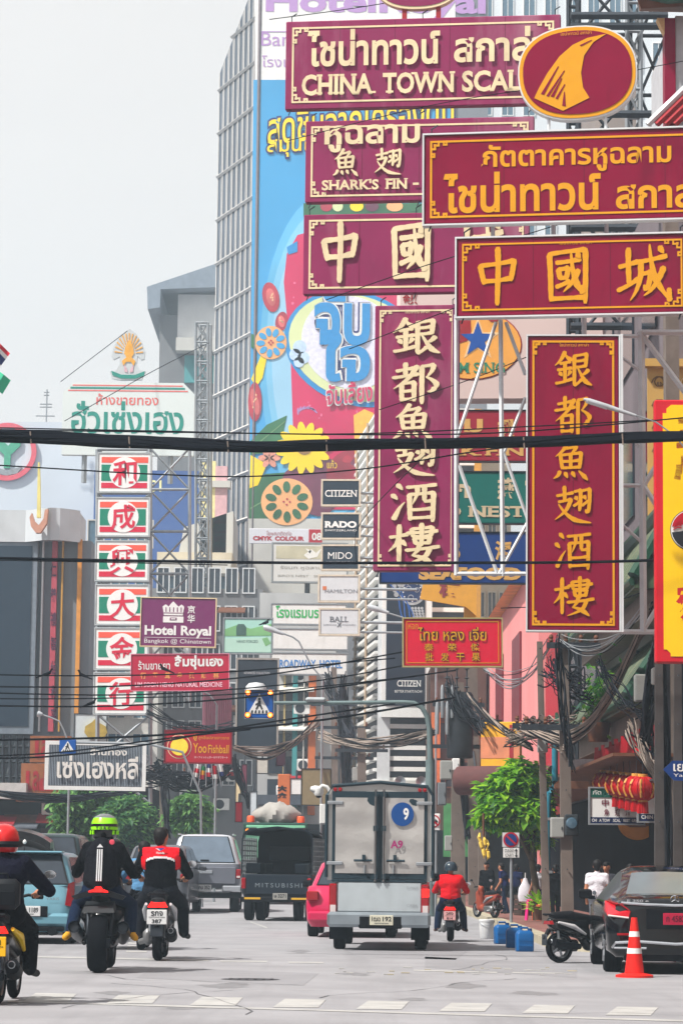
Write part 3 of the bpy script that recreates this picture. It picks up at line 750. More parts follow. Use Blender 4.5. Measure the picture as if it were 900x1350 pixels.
# white louvred building
YL = 128.
t = thing('louvred_building', 'white building clad in horizontal louvres with a dark watch advert', 'building', (at(520, 1100, YL).x, YL, 0))
a, b = wall_at(t, 500, 1100), wall_at(t, 570, 540); w0, w1, hh = a[0], b[0], b[1]
fa = at(470, 1100, YL*1.09); sx, sy = fa.x-t.location.x, fa.y-YL
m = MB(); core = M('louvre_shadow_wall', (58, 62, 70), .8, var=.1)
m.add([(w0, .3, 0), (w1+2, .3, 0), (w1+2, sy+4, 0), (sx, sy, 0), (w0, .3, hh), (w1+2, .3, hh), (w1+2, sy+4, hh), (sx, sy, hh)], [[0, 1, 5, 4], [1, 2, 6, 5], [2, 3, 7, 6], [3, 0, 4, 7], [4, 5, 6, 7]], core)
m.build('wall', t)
lo = MB(); z = 3.2
while z < hh:
    lo.box(w0, w1+2, .02, .3, z, z+.2, louv)
    A, B = Vector((w0, .3, z+.07)), Vector((sx, sy, z+.07)); d = (B-A).normalized(); nn = Vector((d.y, -d.x, 0)); nn = nn if nn.x < 0 else -nn
    vv = [A, B, B+nn*.3, A+nn*.3]
    lo.add([p-Vector((0, 0, .07)) for p in vv]+[p+Vector((0, 0, .07)) for p in vv], [[0, 1, 2, 3], [7, 6, 5, 4], [0, 4, 5, 1], [1, 5, 6, 2], [2, 6, 7, 3], [3, 7, 4, 0]], louv)
    z += .5
lo.build('louvres', t)
m = MB(); m.box(w0-.15, w0+.45, -.1, .28, 0, hh, steelw)
for k in range(2): u = .35+k*.5; p = Vector((w0, .3, 0)).lerp(Vector((sx, sy, 0)), u); m.bar((p.x-.32, p.y, 3), (p.x-.32, p.y, hh), .1, M('rusty_pipe', (168, 146, 124), .6))
m.build('corner_posts', t)
a, b = wall_at(t, 502, 946), wall_at(t, 570, 640); m = MB(); m.box(a[0], b[0], -.35, -.02, a[1], b[1], white); bb = m.build('advert_board', t)
a, b = wall_at(t, 508, 931), wall_at(t, 561, 640); m = MB(); m.box(a[0], b[0], -.39, -.352, a[1], b[1], M('advert_navy', (20, 30, 48), .4, var=.3, scale=.5)); m.build('advert_print', bb)
m = MB(); q = lambda px, py: wall_at(t, px, py)
def disc(mb, cx, cy, r, y, mm, n=26, sx_=1.): mb.prism([q(cx+sx_*r*math.cos(2*math.pi*i/n), cy+r*math.sin(2*math.pi*i/n)) for i in range(n)], -y, -y+.01, mm)
chrome = M('watch_steel', (176, 180, 186), .3, .4, var=.2); dial = M('watch_dial', (22, 44, 88), .4, var=.2)
disc(m, 543, 782, 17, .41, chrome); disc(m, 543, 782, 13.5, .425, dial)
for (cx, cy, r) in ((538, 777, 3.6), (549, 779, 3.4), (541, 789, 3.8)): disc(m, cx, cy, r, .44, chrome, 14); disc(m, cx, cy, r*.75, .455, dial, 14)
for i in range(12): aa = i*math.pi/6; disc(m, 543+12*math.cos(aa), 782+12*math.sin(aa), 1., .44, white, 6)
for r in range(6):
    for c in range(4): disc(m, 543+c*4.2+r*.7, 803+r*3.6, 1.9, .41, chrome, 8)
for r in range(7): disc(m, 513+r*1.5, 752+r*5.5, 3.4, .41, chrome, 8); disc(m, 520+r*1.5, 750+r*5.5, 3., .41, chrome, 8)
bs = M('advert_blue_streak', (40, 92, 170), .5)
for k in range(4): m.tube([(*(lambda u: (q(512+k*4+u*34+10*math.sin(u*3+k), 770+u*60+k*6)))(j/8),) and (q(512+k*4+j/8*34+10*math.sin(j/8*3+k), 770+j/8*60+k*6)[0], -.40, q(512, 770+j/8*60+k*6)[1]) for j in range(9)], .035, bs, 4)
m.build('advert_picture', bb)
m = MB(); a, b = wall_at(t, 523, 906), wall_at(t, 554, 898); put_text(m, 'CITIZEN', a[0], a[1], b[0], b[1], -.39, white, serif=True, bold=.01); a, b = wall_at(t, 520, 914), wall_at(t, 556, 911); put_text(m, 'BETTER STARTS NOW', a[0], a[1], b[0], b[1], -.39, white); m.build('advert_lettering', bb)
m = MB(); a, b = wall_at(t, 485, 1042), wall_at(t, 570, 1030); m.box(a[0], b[0], -.3, -.02, a[1]-1.2, b[1], offw); m.build('balcony_parapet', t)
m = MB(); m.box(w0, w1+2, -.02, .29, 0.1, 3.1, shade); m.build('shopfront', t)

# pink building and its red neighbour
t = thing('shop_building', 'pink building with tall narrow red windows and orange roof edge', 'building', (0, 0, 0))
def prow(t, xs, Y0, Y1, zt, mm, depth=9, name='wall'):
    m = MB(); m.box(xs, xs+depth, Y0, Y1, 0, zt, mm); return m.build(name, t)
x1 = (712-450)*mpp(92)
t.location = (x1, 92, 0)
zt = at(690, 770, 100).z
prow(t, 0, 0, 44, zt, pink)
for y0 in (8.5, 19.5, 31):
    pass; m = MB(); m.box(-.08, -.012, y0, y0+4.6, zt-5.0, zt-1.7, M('window_maroon', (112, 24, 40), .4, var=.1)); wn = m.build('window', t)
    m = MB(); m.box(-.2, 0, y0-.1, y0+4.7, zt-5.3, zt-5.02, pink); m.build('sill', wn)
m = MB(); m.prism([(-.5, zt), (8, zt), (8, zt+1.6), (.6, zt+1.1)], 0, 44, M('orange_tiles', (226, 160, 90), .7, var=.2, scale=2)); m.build('roof', t)
m = MB(); m.box(-1.5, -.01, .5, 43, 3.1, 4.3, brown); m.build('awning', t)
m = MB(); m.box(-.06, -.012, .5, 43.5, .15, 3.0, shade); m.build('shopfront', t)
t = thing('shop_building', 'narrow red fronted shop between the pink building and utility poles', 'building', (x1+.25, 84, 0))
prow(t, 0, 0, 7.9, at(716, 830, 88).z, redd)
m = MB(); m.box(-.06, -.012, .5, 7.4, 3.4, 8, red); m.build('banner', t); m = MB(); m.box(-.06, -.012, .5, 7.4, .15, 3.0, shade); m.build('shopfront', t)

t = thing('shop_building', 'grey wall block with ladders behind the yellow sign', 'building', (6.9, 58, 0))
prow(t, 0, 0, 25.5, 16.4, M('mauve_render', (112, 104, 110), .85, var=.1, scale=.5, stain=(80, 74, 80), stain_amt=.4))
for r in range(3):
    for c in range(5): m = MB(); m.box(-.06, -.012, 1+c*4.7, 3.6+c*4.7, 6+r*3.6, 8+r*3.6, glassd); m.build('window', t)
m = MB(); m.box(-.06, -.012, .3, 25, .15, 3.2, shade); m.build('shopfront', t)
m = MB(); m.box(-1.7, -.07, 8, 25.2, 3.25, 3.6, brown); m.build('awning', t)
m = MB(); m.box(-.05, -.013, 8, 25.2, 3.7, 5.6, M('old_signboard', (58, 50, 54), .8, var=.4, scale=1.2)); m.build('signboard', t)  # darker board over the lower wall, its shade put into the colour
m = MB()                                                     # patterned gold cladding facing the camera
oy = -.12; zz = lambda py: at(880, py, 58).z
gp = M('khaki_gold_panel', (184, 148, 82), .5, var=.08, scale=.8)
m.box(-.35, 4, oy, -.012, zz(762), zz(486), gp); m.box(-.5, 4, oy-.2, -.012, zz(486), zz(476), gp); m.build('gold_panel', t)
m = MB(); sc = M('panel_scroll', (112, 86, 48), .6); scl = M('panel_scroll_pale', (214, 190, 140), .5)
for r in range(7):
    for c in range(3):
        mm = scl if c == 1 else sc; cx, cz = -.1+c*.62, zz(500)-.5*r-.1
        for k in (0, 1):
            s_ = 1 if k else -1
            m.tube([(cx+s_*(.16-.14*u)*math.cos(u*7), oy-.012, cz+(.17-.15*u)*math.sin(u*7)) for u in [j/12 for j in range(13)]], .014, mm, 4)
m.build('panel_ornament', t)

# high-rise far behind the signs, right
t, w, h = bld('apartment_block', 'far white apartment block with rows of windows behind the signs', 545, 905, -70, 215, 16, M('tower_white', (208, 214, 220), .7, var=.04, scale=.2), (11, 9, 42, 76), fm=white, gm=glassb, fw=.5)
t, w, h = bld('apartment_block', 'brown concrete block behind the billboard scaffolding', 792, 842, 55, 150, 12, M('brown_render', (130, 118, 112), .8, var=.1, scale=.3), (3, 10, 8, 42), fm=grime)
t, w, h = bld('shop_building', 'yellow shophouse front glimpsed between the hanging signs', 598, 632, 540, 146, 8, M('yellow_render', (226, 172, 70), .7, var=.08, scale=.5), (2, 5, 12, 22), fm=offw)
for k in range(1):
    m = MB(); m.box(w/2-.5, w/2, -.3, -.01, 0, h, M('ochre_pilaster', (206, 146, 52), .7)); m.build('pilaster', t)
t, w, h = bld('shop_building', 'weathered cream shophouse with green blinds beside the pink building', 622, 672, 560, 150, 8, M('cream_old', (190, 184, 170), .8, var=.1, scale=.5, stain=(120, 116, 106), stain_amt=.5), (3, 7, 6, 21), fm=offw)
t, w, h = bld('shop_building', 'orange fronted shophouse behind the tangle of poles', 566, 640, 880, 122, 8, M('brown_dark_render', (84, 62, 54), .85, var=.2, scale=.8), (2, 2, 4.5, 8), fm=brown)
for (x0_, y0_, x1_, y1_, mm_) in ((568, 940, 580, 1000, orange), (568, 1003, 580, 1032, M('rust_orange', (206, 110, 66), .7, var=.2)), (584, 1060, 600, 1130, M('shutter_green', (70, 140, 84), .7, var=.15)), (612, 1040, 622, 1130, MATS['shutter_green'])):
    m = MB(); a, b = wall_at(t, x0_, y1_), wall_at(t, x1_, y0_); m.box(a[0], b[0], -.3, -.01, a[1], b[1], mm_); m.build('panel', t)
m = MB(); m.box(-w/2, w/2, -.06, -.012, .2, 2.9, shade); m.build('shopfront', t)
# backdrop row that closes the street at the bend
t, w, h = bld('shop_building', 'hazy row of shops closing the end of the street', 170, 345, 985, 165, 10, grime, (9, 2, 3.2, 7.4), fm=offw)
CLUT.append((t, 3, 7, 6, 7))
m = MB(); m.box(-w/2, w/2, -.06, -.012, .2, 2.9, shade); m.build('shopfront', t)

# ------------------------------------------------------------------ chinese restaurant with green tiled eaves
gt = M('green_tile', (70, 88, 64), .4, var=.35, scale=3, stain=(170, 150, 106), stain_amt=.5); gr = M('green_ridge', (24, 66, 50), .35, var=.2, scale=3)
t = thing('restaurant_building', 'tan restaurant building with two tiers of green tiled chinese eaves', 'building', (6.5, 49, 0))
m = MB(); m.box(0, 6, 0, 16.5, 0, 8.6, tan); m.build('wall', t)
def eave(t, z0, z1, out, y0, y1, name='eave'):
    m = MB()
    # sloping deck facing the street plus a hipped far and near end
    m.add([(-out, y0-.5, z0), (-out, y1, z0), (.0, y1, z1), (0, y0, z1), (-out, y0-.5, z0-.16), (-out, y1, z0-.16), (0, y1, z0-.16), (0, y0-.5, z0-.16)], [[3, 2, 1, 0], [0, 1, 5, 4], [4, 5, 6, 7], [1, 2, 6, 5], [0, 4, 7], [0, 7, 3]], gt)
    n = int((y1-y0)/.28)
    for i in range(n+1):
        y = y0+(y1-y0)*i/n; m.tube([(-out-.03, y, z0+.03), (-.02, y, z1+.04)], .07, gt, 6)
    m.tube([(-out, y0-.5, z0+.05), (-.5*out, y0-.25, (z0+z1)/2+.12), (0, y0, z1+.2)], .15, gr, 8); m.tube([(-out, y1, z0+.05), (0, y1, z1+.2)], .15, gr, 8)
    m.tube([(-.05, y0, z1+.16), (-.05, y1, z1+.16)], .19, gr, 8)
    m.tube([(-out-.02, y0-.5, z0-.03), (-out-.02, y1, z0-.03)], .09, gr, 8)
    m.tube([(-out, y1, z0), (-out-.2, y1+.3, z0+.2), (-out-.25, y1+.4, z0+.5)], [.14, .11, .03], gr, 8)
    m.build(name, t)
    m = MB(); m.box(-out+.25, -.01, y0-.3, y1-.1, z0-.62, z0-.17, M('eave_plaster', (128, 114, 108), .8, var=.08)); m.build('soffit', t)
eave(t, 4.55, 5.95, 1.05, 3.2, 16.2); eave(t, 6.75, 8.3, 1.0, 2.4, 16.0)
m = MB(); m.box(-.3, -.011, -.02, 2.9, .1, 8.7, shade); m.build('shade_panel', t)  # dark panel painting in the deep shade at the near wall end
m = MB(); m.box(-.2, -.01, 4, 6, 5.9, 6.8, glassd); m.box(-.2, -.01, 9, 11, 5.9, 6.8, glassd); m.build('window', t)
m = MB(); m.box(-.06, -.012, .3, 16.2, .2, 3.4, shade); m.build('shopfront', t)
m = MB(); m.box(-1.5, -.07, 1, 16.2, 3.41, 3.47, brown); m.build('canopy', t)  # canopy added to block skylight and darken the pavement and shopfront
m = MB(); n = 26
vs = [(-.75-.12*math.sin(i*1.9), 1.2+11*i/n, 4.0) for i in range(n+1)]+[(-.8-.06*math.sin(i*2.3), 1.2+11*i/n, 3.5+.06*math.sin(i*2.1)) for i in range(n+1)]
m.add(vs, [[i, i+1, i+n+2, i+n+1] for i in range(n)], M('red_cloth', (170, 14, 32), .8, var=.12)); m.box(-.72, -.7, 1.2, 12.2, 3.6, 4.0, redd); m.build('valance', t)
t = thing('restaurant_pavilion', 'maroon columned upper storey with upturned tiled eave in the corner', 'building', (at(873, 100, 50).x, 50, 0))
zz = lambda py: at(880, py, 50).z
m = MB(); m.box(.04, .24, -.05, .3, zz(176), zz(24), maroon); m.build('column', t)
m = MB(); m.box(.25, 3, .0, 4, zz(176), zz(20), M('pavilion_wall', (176, 178, 184), .8)); m.build('wall', t)
m = MB(); m.add([(-.55, -.6, zz(10)), (3, -1.6, zz(14)), (3, 2.5, zz(-60)), (-.2, 2.5, zz(-60)), (-.45, -.5, zz(22)), (3, -1.5, zz(26)), (3, 3, zz(-48)), (-.1, 3, zz(-50))], [[0, 1, 2, 3], [7, 6, 5, 4], [0, 4, 5, 1], [3, 7, 4, 0], [1, 5, 6, 2]], brown)
m.tube([(-.6, -.65, zz(4)), (0, -.8, zz(16)), (3, -1.65, zz(18))], .09, gr, 8); m.tube([(-.6, -.65, zz(2)), (-.35, 1, zz(-30)), (-.1, 2.5, zz(-60))], .09, gr, 8); m.build('eave', t)
m = MB(); m.prism([(.04, zz(24)), (-.1, zz(24)), (-.02, zz(36)), (.04, zz(44))], -.04, .2, M('bracket_ochre', (206, 170, 120), .6)); m.build('bracket', t)
for k in range(4):
    m = MB(); a = k*.14; m.bar((-.3+a*1.2, -.1-.01*k, zz(166)), (.55+a*1.2, -.1-.01*k, zz(108)), .09, steelw if k == 0 else redd); m.build('rafter', t)
m = MB(); m.box(-.35, 3, .1, 4, zz(182), zz(172), offw); m.build('floor_slab', t)
for z_ in (3.0,): 
    m = MB(); m.box(.05, .3, .1, .5, 0, zz(182), conc); m.build('column', t)
# ------------------------------------------------------------------ signs
def panel(t, w, h, d, m, name='panel', fm=None, ft=.06, bev=.02):
    b = MB(); b.box(-w/2, w/2, 0, d, 0, h, m, bev=bev)
    if m in (maroon, maroon_old): seams(b, w, h, max(2, round(w/1.25)), M('panel_seam', (70, 10, 34), .7))
    p = b.build(name, t)
    if fm:
        f = MB()
        f.box(-w/2-ft, w/2+ft, -.03, d, -ft, -.002, fm); f.box(-w/2-ft, w/2+ft, -.03, d, h+.002, h+ft, fm)
        f.box(-w/2-ft, -w/2-.002, -.03, d, -.001, h+.001, fm); f.box(w/2+.002, w/2+ft, -.03, d, -.001, h+.001, fm); f.build('frame', t)
    return p
class Sg:
    """maps the sign's picture rectangle onto its own local plane"""
    def __init__(s, name, label, x0, y0, x1, y1, d, yaw=0., tilt=0., group=None, cat='sign'):
        s.r = (x0, y0, x1, y1); s.t, s.w, s.h = sign_root(name, label, cat, x0, y0, x1, y1, d, yaw, tilt, group)
    def p(s, px, py):
        x0, y0, x1, y1 = s.r
        return (px-(x0+x1)/2)/(x1-x0)*s.w, (y1-py)/(y1-y0)*s.h
    def txt(s, mb, st, x0, y0, x1, y1, m, y=0., **kw):
        a, b = s.p(x0, y1), s.p(x1, y0); put_text(mb, st, a[0], a[1], b[0], b[1], y, m, **kw)
    def brush(s, mb, ch, cx, cy, size, m, y=0., **kw):
        a = s.p(cx, cy); put_brush(mb, ch, a[0], a[1], size/(s.r[3]-s.r[1])*s.h, y, m, **kw)
    def rect(s, mb, x0, y0, x1, y1, m, y0_=-.012, y1_=-.001):
        a, b = s.p(x0, y1), s.p(x1, y0); mb.box(a[0], b[0], y0_, y1_, a[1], b[1], m)
    def poly(s, mb, pts, m, y=-.012, y1=-.001): mb.prism([s.p(*q) for q in pts], y, y1, m)
    def circ(s, mb, cx, cy, r, m, y=-.012, n=32, ry=None): s.poly(mb, [(cx+r*math.cos(2*math.pi*i/n), cy+(ry or r)*math.sin(2*math.pi*i/n)) for i in range(n)], m, y)
def hooks(s, n=2):
    b = MB()
    for i in range(n):
        x = -s.w/2+.12+(s.w-.24)*i/(n-1); b.tube([(x, .05, s.h), (x, .05, s.h+.12), (x+.1, .1, s.h+.2)], .014, steeld, 5); b.tube([(x, .05, 0), (x-.04, .02, -.12)], .014, steeld, 5)
    b.build('bracket', s.t)
GN, GO = 'maroon restaurant signs with yellow lettering', 'faded maroon restaurant signs with cream lettering'
yw = -R(8)
s = Sg('restaurant_sign', 'wide maroon sign with two lines of yellow Thai lettering', 555, 172, 985, 290, 45, yw, -R(.2), GN)
panel(s.t, s.w, s.h, .18, maroon, fm=steelw, ft=.03); b = MB(); fret_border(b, s.w, s.h, .1, .035, 0, gold); b.build('border', s.t)
b = MB(); s.txt(b, 'ภัตตาคารหูฉลาม', 632, 187, 886, 226, gold, bold=.026); b.build('lettering', s.t)
b = MB(); s.txt(b, 'ไชน่าทาวน์', 581, 223, 792, 277, gold, bold=.028); s.txt(b, 'สกาล่า', 812, 232, 935, 277, gold, bold=.028); b.build('lettering', s.t); hooks(s)
s = Sg('restaurant_sign', 'maroon sign with three large yellow brush characters beneath the Thai sign', 600, 311, 907, 414, 45, yw, -R(.2), GN)
panel(s.t, s.w, s.h, .18, maroon, fm=steelw, ft=.03); b = MB(); fret_border(b, s.w, s.h, .09, .03, 0, gold); b.build('border', s.t)
b = MB()
for ch, cx in (('中', 655), ('國', 748), ('城', 850)): s.brush(b, ch, cx, 364, 74, gold, asp=.9)
b.build('lettering', s.t); hooks(s)
b = MB(); s.txt(b, 'ไชน่าทาวน์ สกาล่า', 737, 318, 780, 322, gold); b.build('small_lettering', s.t)
s = Sg('restaurant_sign', 'tall upright maroon sign with yellow brush characters and white edge', 695, 443, 816, 831, 45, -R(3), 0, GN)
panel(s.t, s.w, s.h, .2, maroon, fm=steelw, ft=.025); b = MB(); fret_border(b, s.w, s.h, .075, .035, 0, gold, c=.24); b.build('border', s.t)
for ch, cy_ in zip('銀都魚翅酒樓', (489, 549, 610, 668, 727, 787)):
    b = MB(); s.brush(b, ch, 755 if ch != '魚' else 752, cy_, 47, gold); b.build('character', s.t)
b = MB(); s.txt(b, 'ไชน่าทาวน์ สกาล่า', 737, 452, 776, 457, gold); b.build('small_lettering', s.t)
b = MB(); b.box(s.w/2+.03, s.w/2+.07, -.05, .24, -.03, s.h+.03, steelw); b.build('edge_trim', s.t)

s = Sg('emblem_sign', 'oval maroon sign with yellow rim and yellow fin emblem', 684, 33, 842, 156, 45, yw, -R(2), GN)
def oval(px, py, rx, ry, k=2.35, n=48):
    out = []
    for i in range(n):
        a = 2*math.pi*i/n; c, q = math.cos(a), math.sin(a); out.append((px+rx*math.copysign(abs(c)**(2/k), c), py+ry*math.copysign(abs(q)**(2/k), q)))
    return out
b = MB(); s.poly(b, oval(763, 95, 80, 62), steelw, .0, .2); b.build('panel', s.t)
b = MB(); s.poly(b, oval(763, 95, 78, 60), gold, -.012, -.001); b.build('rim', s.t)
b = MB(); s.poly(b, oval(763, 95, 73, 55), maroon, -.024, -.013); b.build('field', s.t)
b = MB(); s.poly(b, [(804, 47), (786, 57), (773, 74), (768, 96), (770, 116), (778, 130), (742, 145), (704, 126), (711, 113), (723, 94), (740, 73), (758, 59), (778, 51)], gold, -.036, -.025)
for (x0, y0, x1, y1, k) in ((714, 121, 738, 86, 2.2), (721, 124, 746, 92, 1.6), (727, 125, 742, 102, 2.2), (733, 128, 746, 110, 1.6), (768, 60, 784, 54, 1.), (742, 138, 745, 120, 2.6)):
    s.poly(b, [(x0-k*.3, y0), (x1-.6, y1), (x1+.4, y1+.6), (x0+k*1.5, y0+1.5)], maroon, -.044, -.037)
b.build('fin_emblem', s.t); b = MB(); s.txt(b, 'ไชน่าทาวน์ สกาล่า', 742, 41, 784, 46, gold, y=-.026); b.build('small_lettering', s.t)
b = MB()
for px in (722, 798): p = s.p(px, 152); b.tube([(p[0], .1, p[1]), (p[0], .1, p[1]-.32)], .03, steelw, 6)
b.build('post', s.t)

# older set further back
y2 = -R(7)
s = Sg('restaurant_sign', 'largest faded maroon sign, two cream lines, Thai above Latin capitals', 370, 23, 742, 140, 57, y2, 0, GO)
panel(s.t, s.w, s.h, .22, maroon_old); b = MB(); fret_border(b, s.w, s.h, .14, .04, 0, cream, c=.36); b.build('border', s.t)
b = MB(); s.txt(b, 'ไชน่าทาวน์', 400, 36, 580, 85, cream, bold=.028, th=.05); s.txt(b, 'สกาล่า', 599, 38, 722, 84, cream, bold=.028, th=.05); b.build('lettering', s.t)
b = MB(); s.txt(b, 'CHINA', 393, 95, 489, 123, cream, bold=.03, th=.05, serif=True); b.build('lettering', s.t); b = MB(); s.txt(b, 'TOWN', 503, 95, 599, 123, cream, bold=.03, th=.05, serif=True); b.build('lettering', s.t); b = MB(); s.txt(b, 'SCALA', 610, 95, 712, 123, cream, bold=.03, th=.05, serif=True); b.build('lettering', s.t); hooks(s, 3)
s = Sg('restaurant_sign', "faded maroon sign reading SHARK'S FIN in small cream capitals", 398, 156, 706, 264, 57, y2, 0, GO)
panel(s.t, s.w, s.h, .22, maroon_old); b = MB(); fret_border(b, s.w, s.h, .12, .04, 0, cream, c=.34); b.build('border', s.t)
b = MB(); s.txt(b, 'หูฉลาม', 424, 163, 553, 199, cream, bold=.028, th=.05); b.build('lettering', s.t)
b = MB(); s.brush(b, '魚', 453, 213, 34, cream, th=.05); s.brush(b, '翅', 510, 213, 34, cream, th=.05); s.brush(b, '酒', 575, 213, 34, cream, th=.05); s.brush(b, '樓', 640, 213, 34, cream, th=.05); b.build('lettering', s.t)
b = MB(); s.txt(b, "SHARK'S", 421, 235, 498, 249, cream, bold=.03, th=.05, serif=True); s.txt(b, 'FIN', 508, 235, 536, 249, cream, bold=.03, th=.05, serif=True); s.txt(b, '-', 544, 241, 552, 244, cream, th=.05); b.build('lettering', s.t); hooks(s, 3)
s = Sg('restaurant_sign', 'faded maroon sign with big cream brush characters above the drink advert', 396, 280, 699, 386, 57, y2, 0, GO)
panel(s.t, s.w, s.h, .22, maroon_old); b = MB(); fret_border(b, s.w, s.h, .12, .04, 0, cream, c=.34); b.build('border', s.t)
b = MB()
for ch, cx in (('中', 446), ('國', 541), ('城', 636)): s.brush(b, ch, cx, 333, 78, cream, th=.06, fat=1.1, asp=.8)
b.build('lettering', s.t); hooks(s, 3)
s = Sg('restaurant_sign', 'tall upright faded maroon sign with six cream brush characters', 491, 402, 602, 753, 57, y2, 0, GO)
panel(s.t, s.w, s.h, .25, maroon_old); b = MB(); fret_border(b, s.w, s.h, .1, .035, 0, cream, c=.26); b.build('border', s.t)
for ch, cy_, cx in zip('銀都魚翅酒樓', (446, 506, 558, 607, 663, 718), (546, 546, 543, 545, 545, 544)):
    b = MB(); s.brush(b, ch, cx, cy_, 49 if ch not in '魚翅' else 44, cream, th=.06, fat=1.05, asp=1.22); b.build('character', s.t)
b = MB(); b.box(s.w/2-.12, s.w/2+.02, -.02, .26, -.01, s.h+.01, M('edge_plum', (110, 34, 84), .5)); b.build('edge_trim', s.t); hooks(s, 2)
b = MB(); s.txt(b, 'ไชน่าทาวน์ สกาล่า', 531, 409, 564, 413, cream); b.build('small_lettering', s.t)
s = Sg('emblem_sign', 'faded maroon oval sign at the very top of the picture', 497, -60, 603, 11, 57, y2, 0, GO)
b = MB(); s.poly(b, oval(550, -26, 58, 37), cream, .0, .2); b.build('panel', s.t); b = MB(); s.poly(b, oval(550, -26, 55, 33.5), maroon_old, -.012, -.001); b.build('field', s.t)
b = MB()
for px in (532, 578): p = s.p(px, 8); b.box(p[0]-.05, p[0]+.05, .05, .15, p[1]-.3, p[1], redd)
b.build('post', s.t)

# the pale round sign, then the red, green and blue dish signs
s = Sg('goldshop_sign', 'pinkish white sign with yellow disc and blue star', 520, 318, 800, 530, 71, -R(5))
panel(s.t, s.w, s.h, .35, M('pinkish_white', (206, 184, 180), .6, var=.05, scale=.5), bev=.1)
b = MB(); s.circ(b, 622, 455, 66, redd, ry=46); s.circ(b, 622, 455, 64.5, M('amber_disc', (228, 160, 72), .5, var=.05), -.024, ry=44.5); b.build('disc', s.t)
b = MB()
def star(cx, cy, ro, ri, rx=1.): return [(cx+rx*(ro if i % 2 == 0 else ri)*math.sin(math.pi*i/5), cy-(ro if i % 2 == 0 else ri)*math.cos(math.pi*i/5)) for i in range(10)]
s.poly(b, star(629, 448, 30, 12, 1.05), M('pale_rim', (230, 190, 140), .5), -.03); s.poly(b, star(629, 448, 24, 9.8, 1.0), M('star_blue', (24, 78, 158), .5, var=.05), -.042, -.031)
s.poly(b, [(600, 420), (619, 420), (620, 440), (622, 447), (600, 454)], redd, -.036); s.poly(b, [(642, 421), (657, 420), (655, 424), (647, 425)], redd, -.036); b.build('star_emblem', s.t)
b = MB(); s.txt(b, 'M SING', 604, 478, 665, 492, M('sing_green', (50, 130, 100), .5), y=-.025, bold=.01, serif=True); s.txt(b, '金興', 528, 386, 548, 401, redd, bold=.03); b.build('lettering', s.t)
DISH = 'dish signs hanging behind the restaurant signs'
cg = M('signwriting_ochre', (206, 160, 92), .6, var=.05); cw = M('signwriting_sand', (200, 180, 148), .6, var=.05)
s = Sg('dish_sign', 'dark red sign reading SHARK FIN between the two tall maroon signs', 506, 541, 790, 608, 68, -R(3), 0, DISH); panel(s.t, s.w, s.h, .2, M('crimson_board', (150, 24, 50), .5, var=.06), fm=steeld, ft=.02)
b = MB(); s.txt(b, 'หูฉลาม', 508, 552, 636, 577, cg, bold=.04); b.build('lettering', s.t); b = MB(); s.txt(b, '翅', 655, 552, 678, 579, cg, bold=.04, rise=.08); s.txt(b, '魚', 715, 552, 740, 579, cg, bold=.04); b.build('lettering', s.t)
b = MB(); s.txt(b, 'SHARK FIN', 520, 588, 690, 601, cg, bold=.03, serif=True); b.build('lettering', s.t)
s = Sg('dish_sign', 'green sign reading BIRD NEST above the blue seafood sign', 506, 622, 790, 690, 68, -R(3), 0, DISH); panel(s.t, s.w, s.h, .2, green, fm=steeld, ft=.02)
b = MB(); s.txt(b, 'รังนก', 520, 632, 620, 657, cw, bold=.05); b.build('lettering', s.t); b = MB(); s.txt(b, '燕', 655, 630, 678, 658, cw, bold=.035, rise=.06); s.txt(b, '窩', 692, 630, 716, 658, cw, bold=.035, rise=.06); b.build('lettering', s.t)
b = MB(); s.txt(b, 'BIRD NEST', 540, 667, 692, 682, cw, bold=.03, serif=True); b.build('lettering', s.t)
s = Sg('dish_sign', 'blue sign reading SEAFOOD in ochre letters', 500, 702, 790, 769, 67, -R(3), 0, DISH); panel(s.t, s.w, s.h, .2, navy, fm=steeld, ft=.02)
b = MB(); s.txt(b, 'อาหาร', 530, 715, 606, 738, cg, bold=.04); b.build('lettering', s.t); b = MB(); s.txt(b, '海', 652, 712, 674, 738, cg, bold=.035, rise=.08); s.txt(b, '鮮', 694, 712, 716, 738, cg, bold=.035); b.build('lettering', s.t)
b = MB(); s.txt(b, 'SEAFOOD', 551, 748, 687, 765, cg, bold=.06, serif=True); b.build('lettering', s.t)
s = Sg('hanging_sign', 'yellow pennant sign with a maroon character below the seafood sign', 553, 740, 628, 815, 84, 0)
ys_ = M('pennant_yellow', (222, 160, 62), .6, var=.06)
b = MB(); s.poly(b, [(563, 740), (628, 740), (628, 812), (614, 800), (553, 790)], ys_, 0, .15); b.build('panel', s.t); b = MB(); s.rect(b, 612, 750, 627, 860, ys_, .16, .5); b.build('post', s.t)
b = MB(); s.txt(b, '樓', 578, 766, 606, 788, M('pennant_maroon', (140, 60, 70), .6), bold=.03); b.build('lettering', s.t)

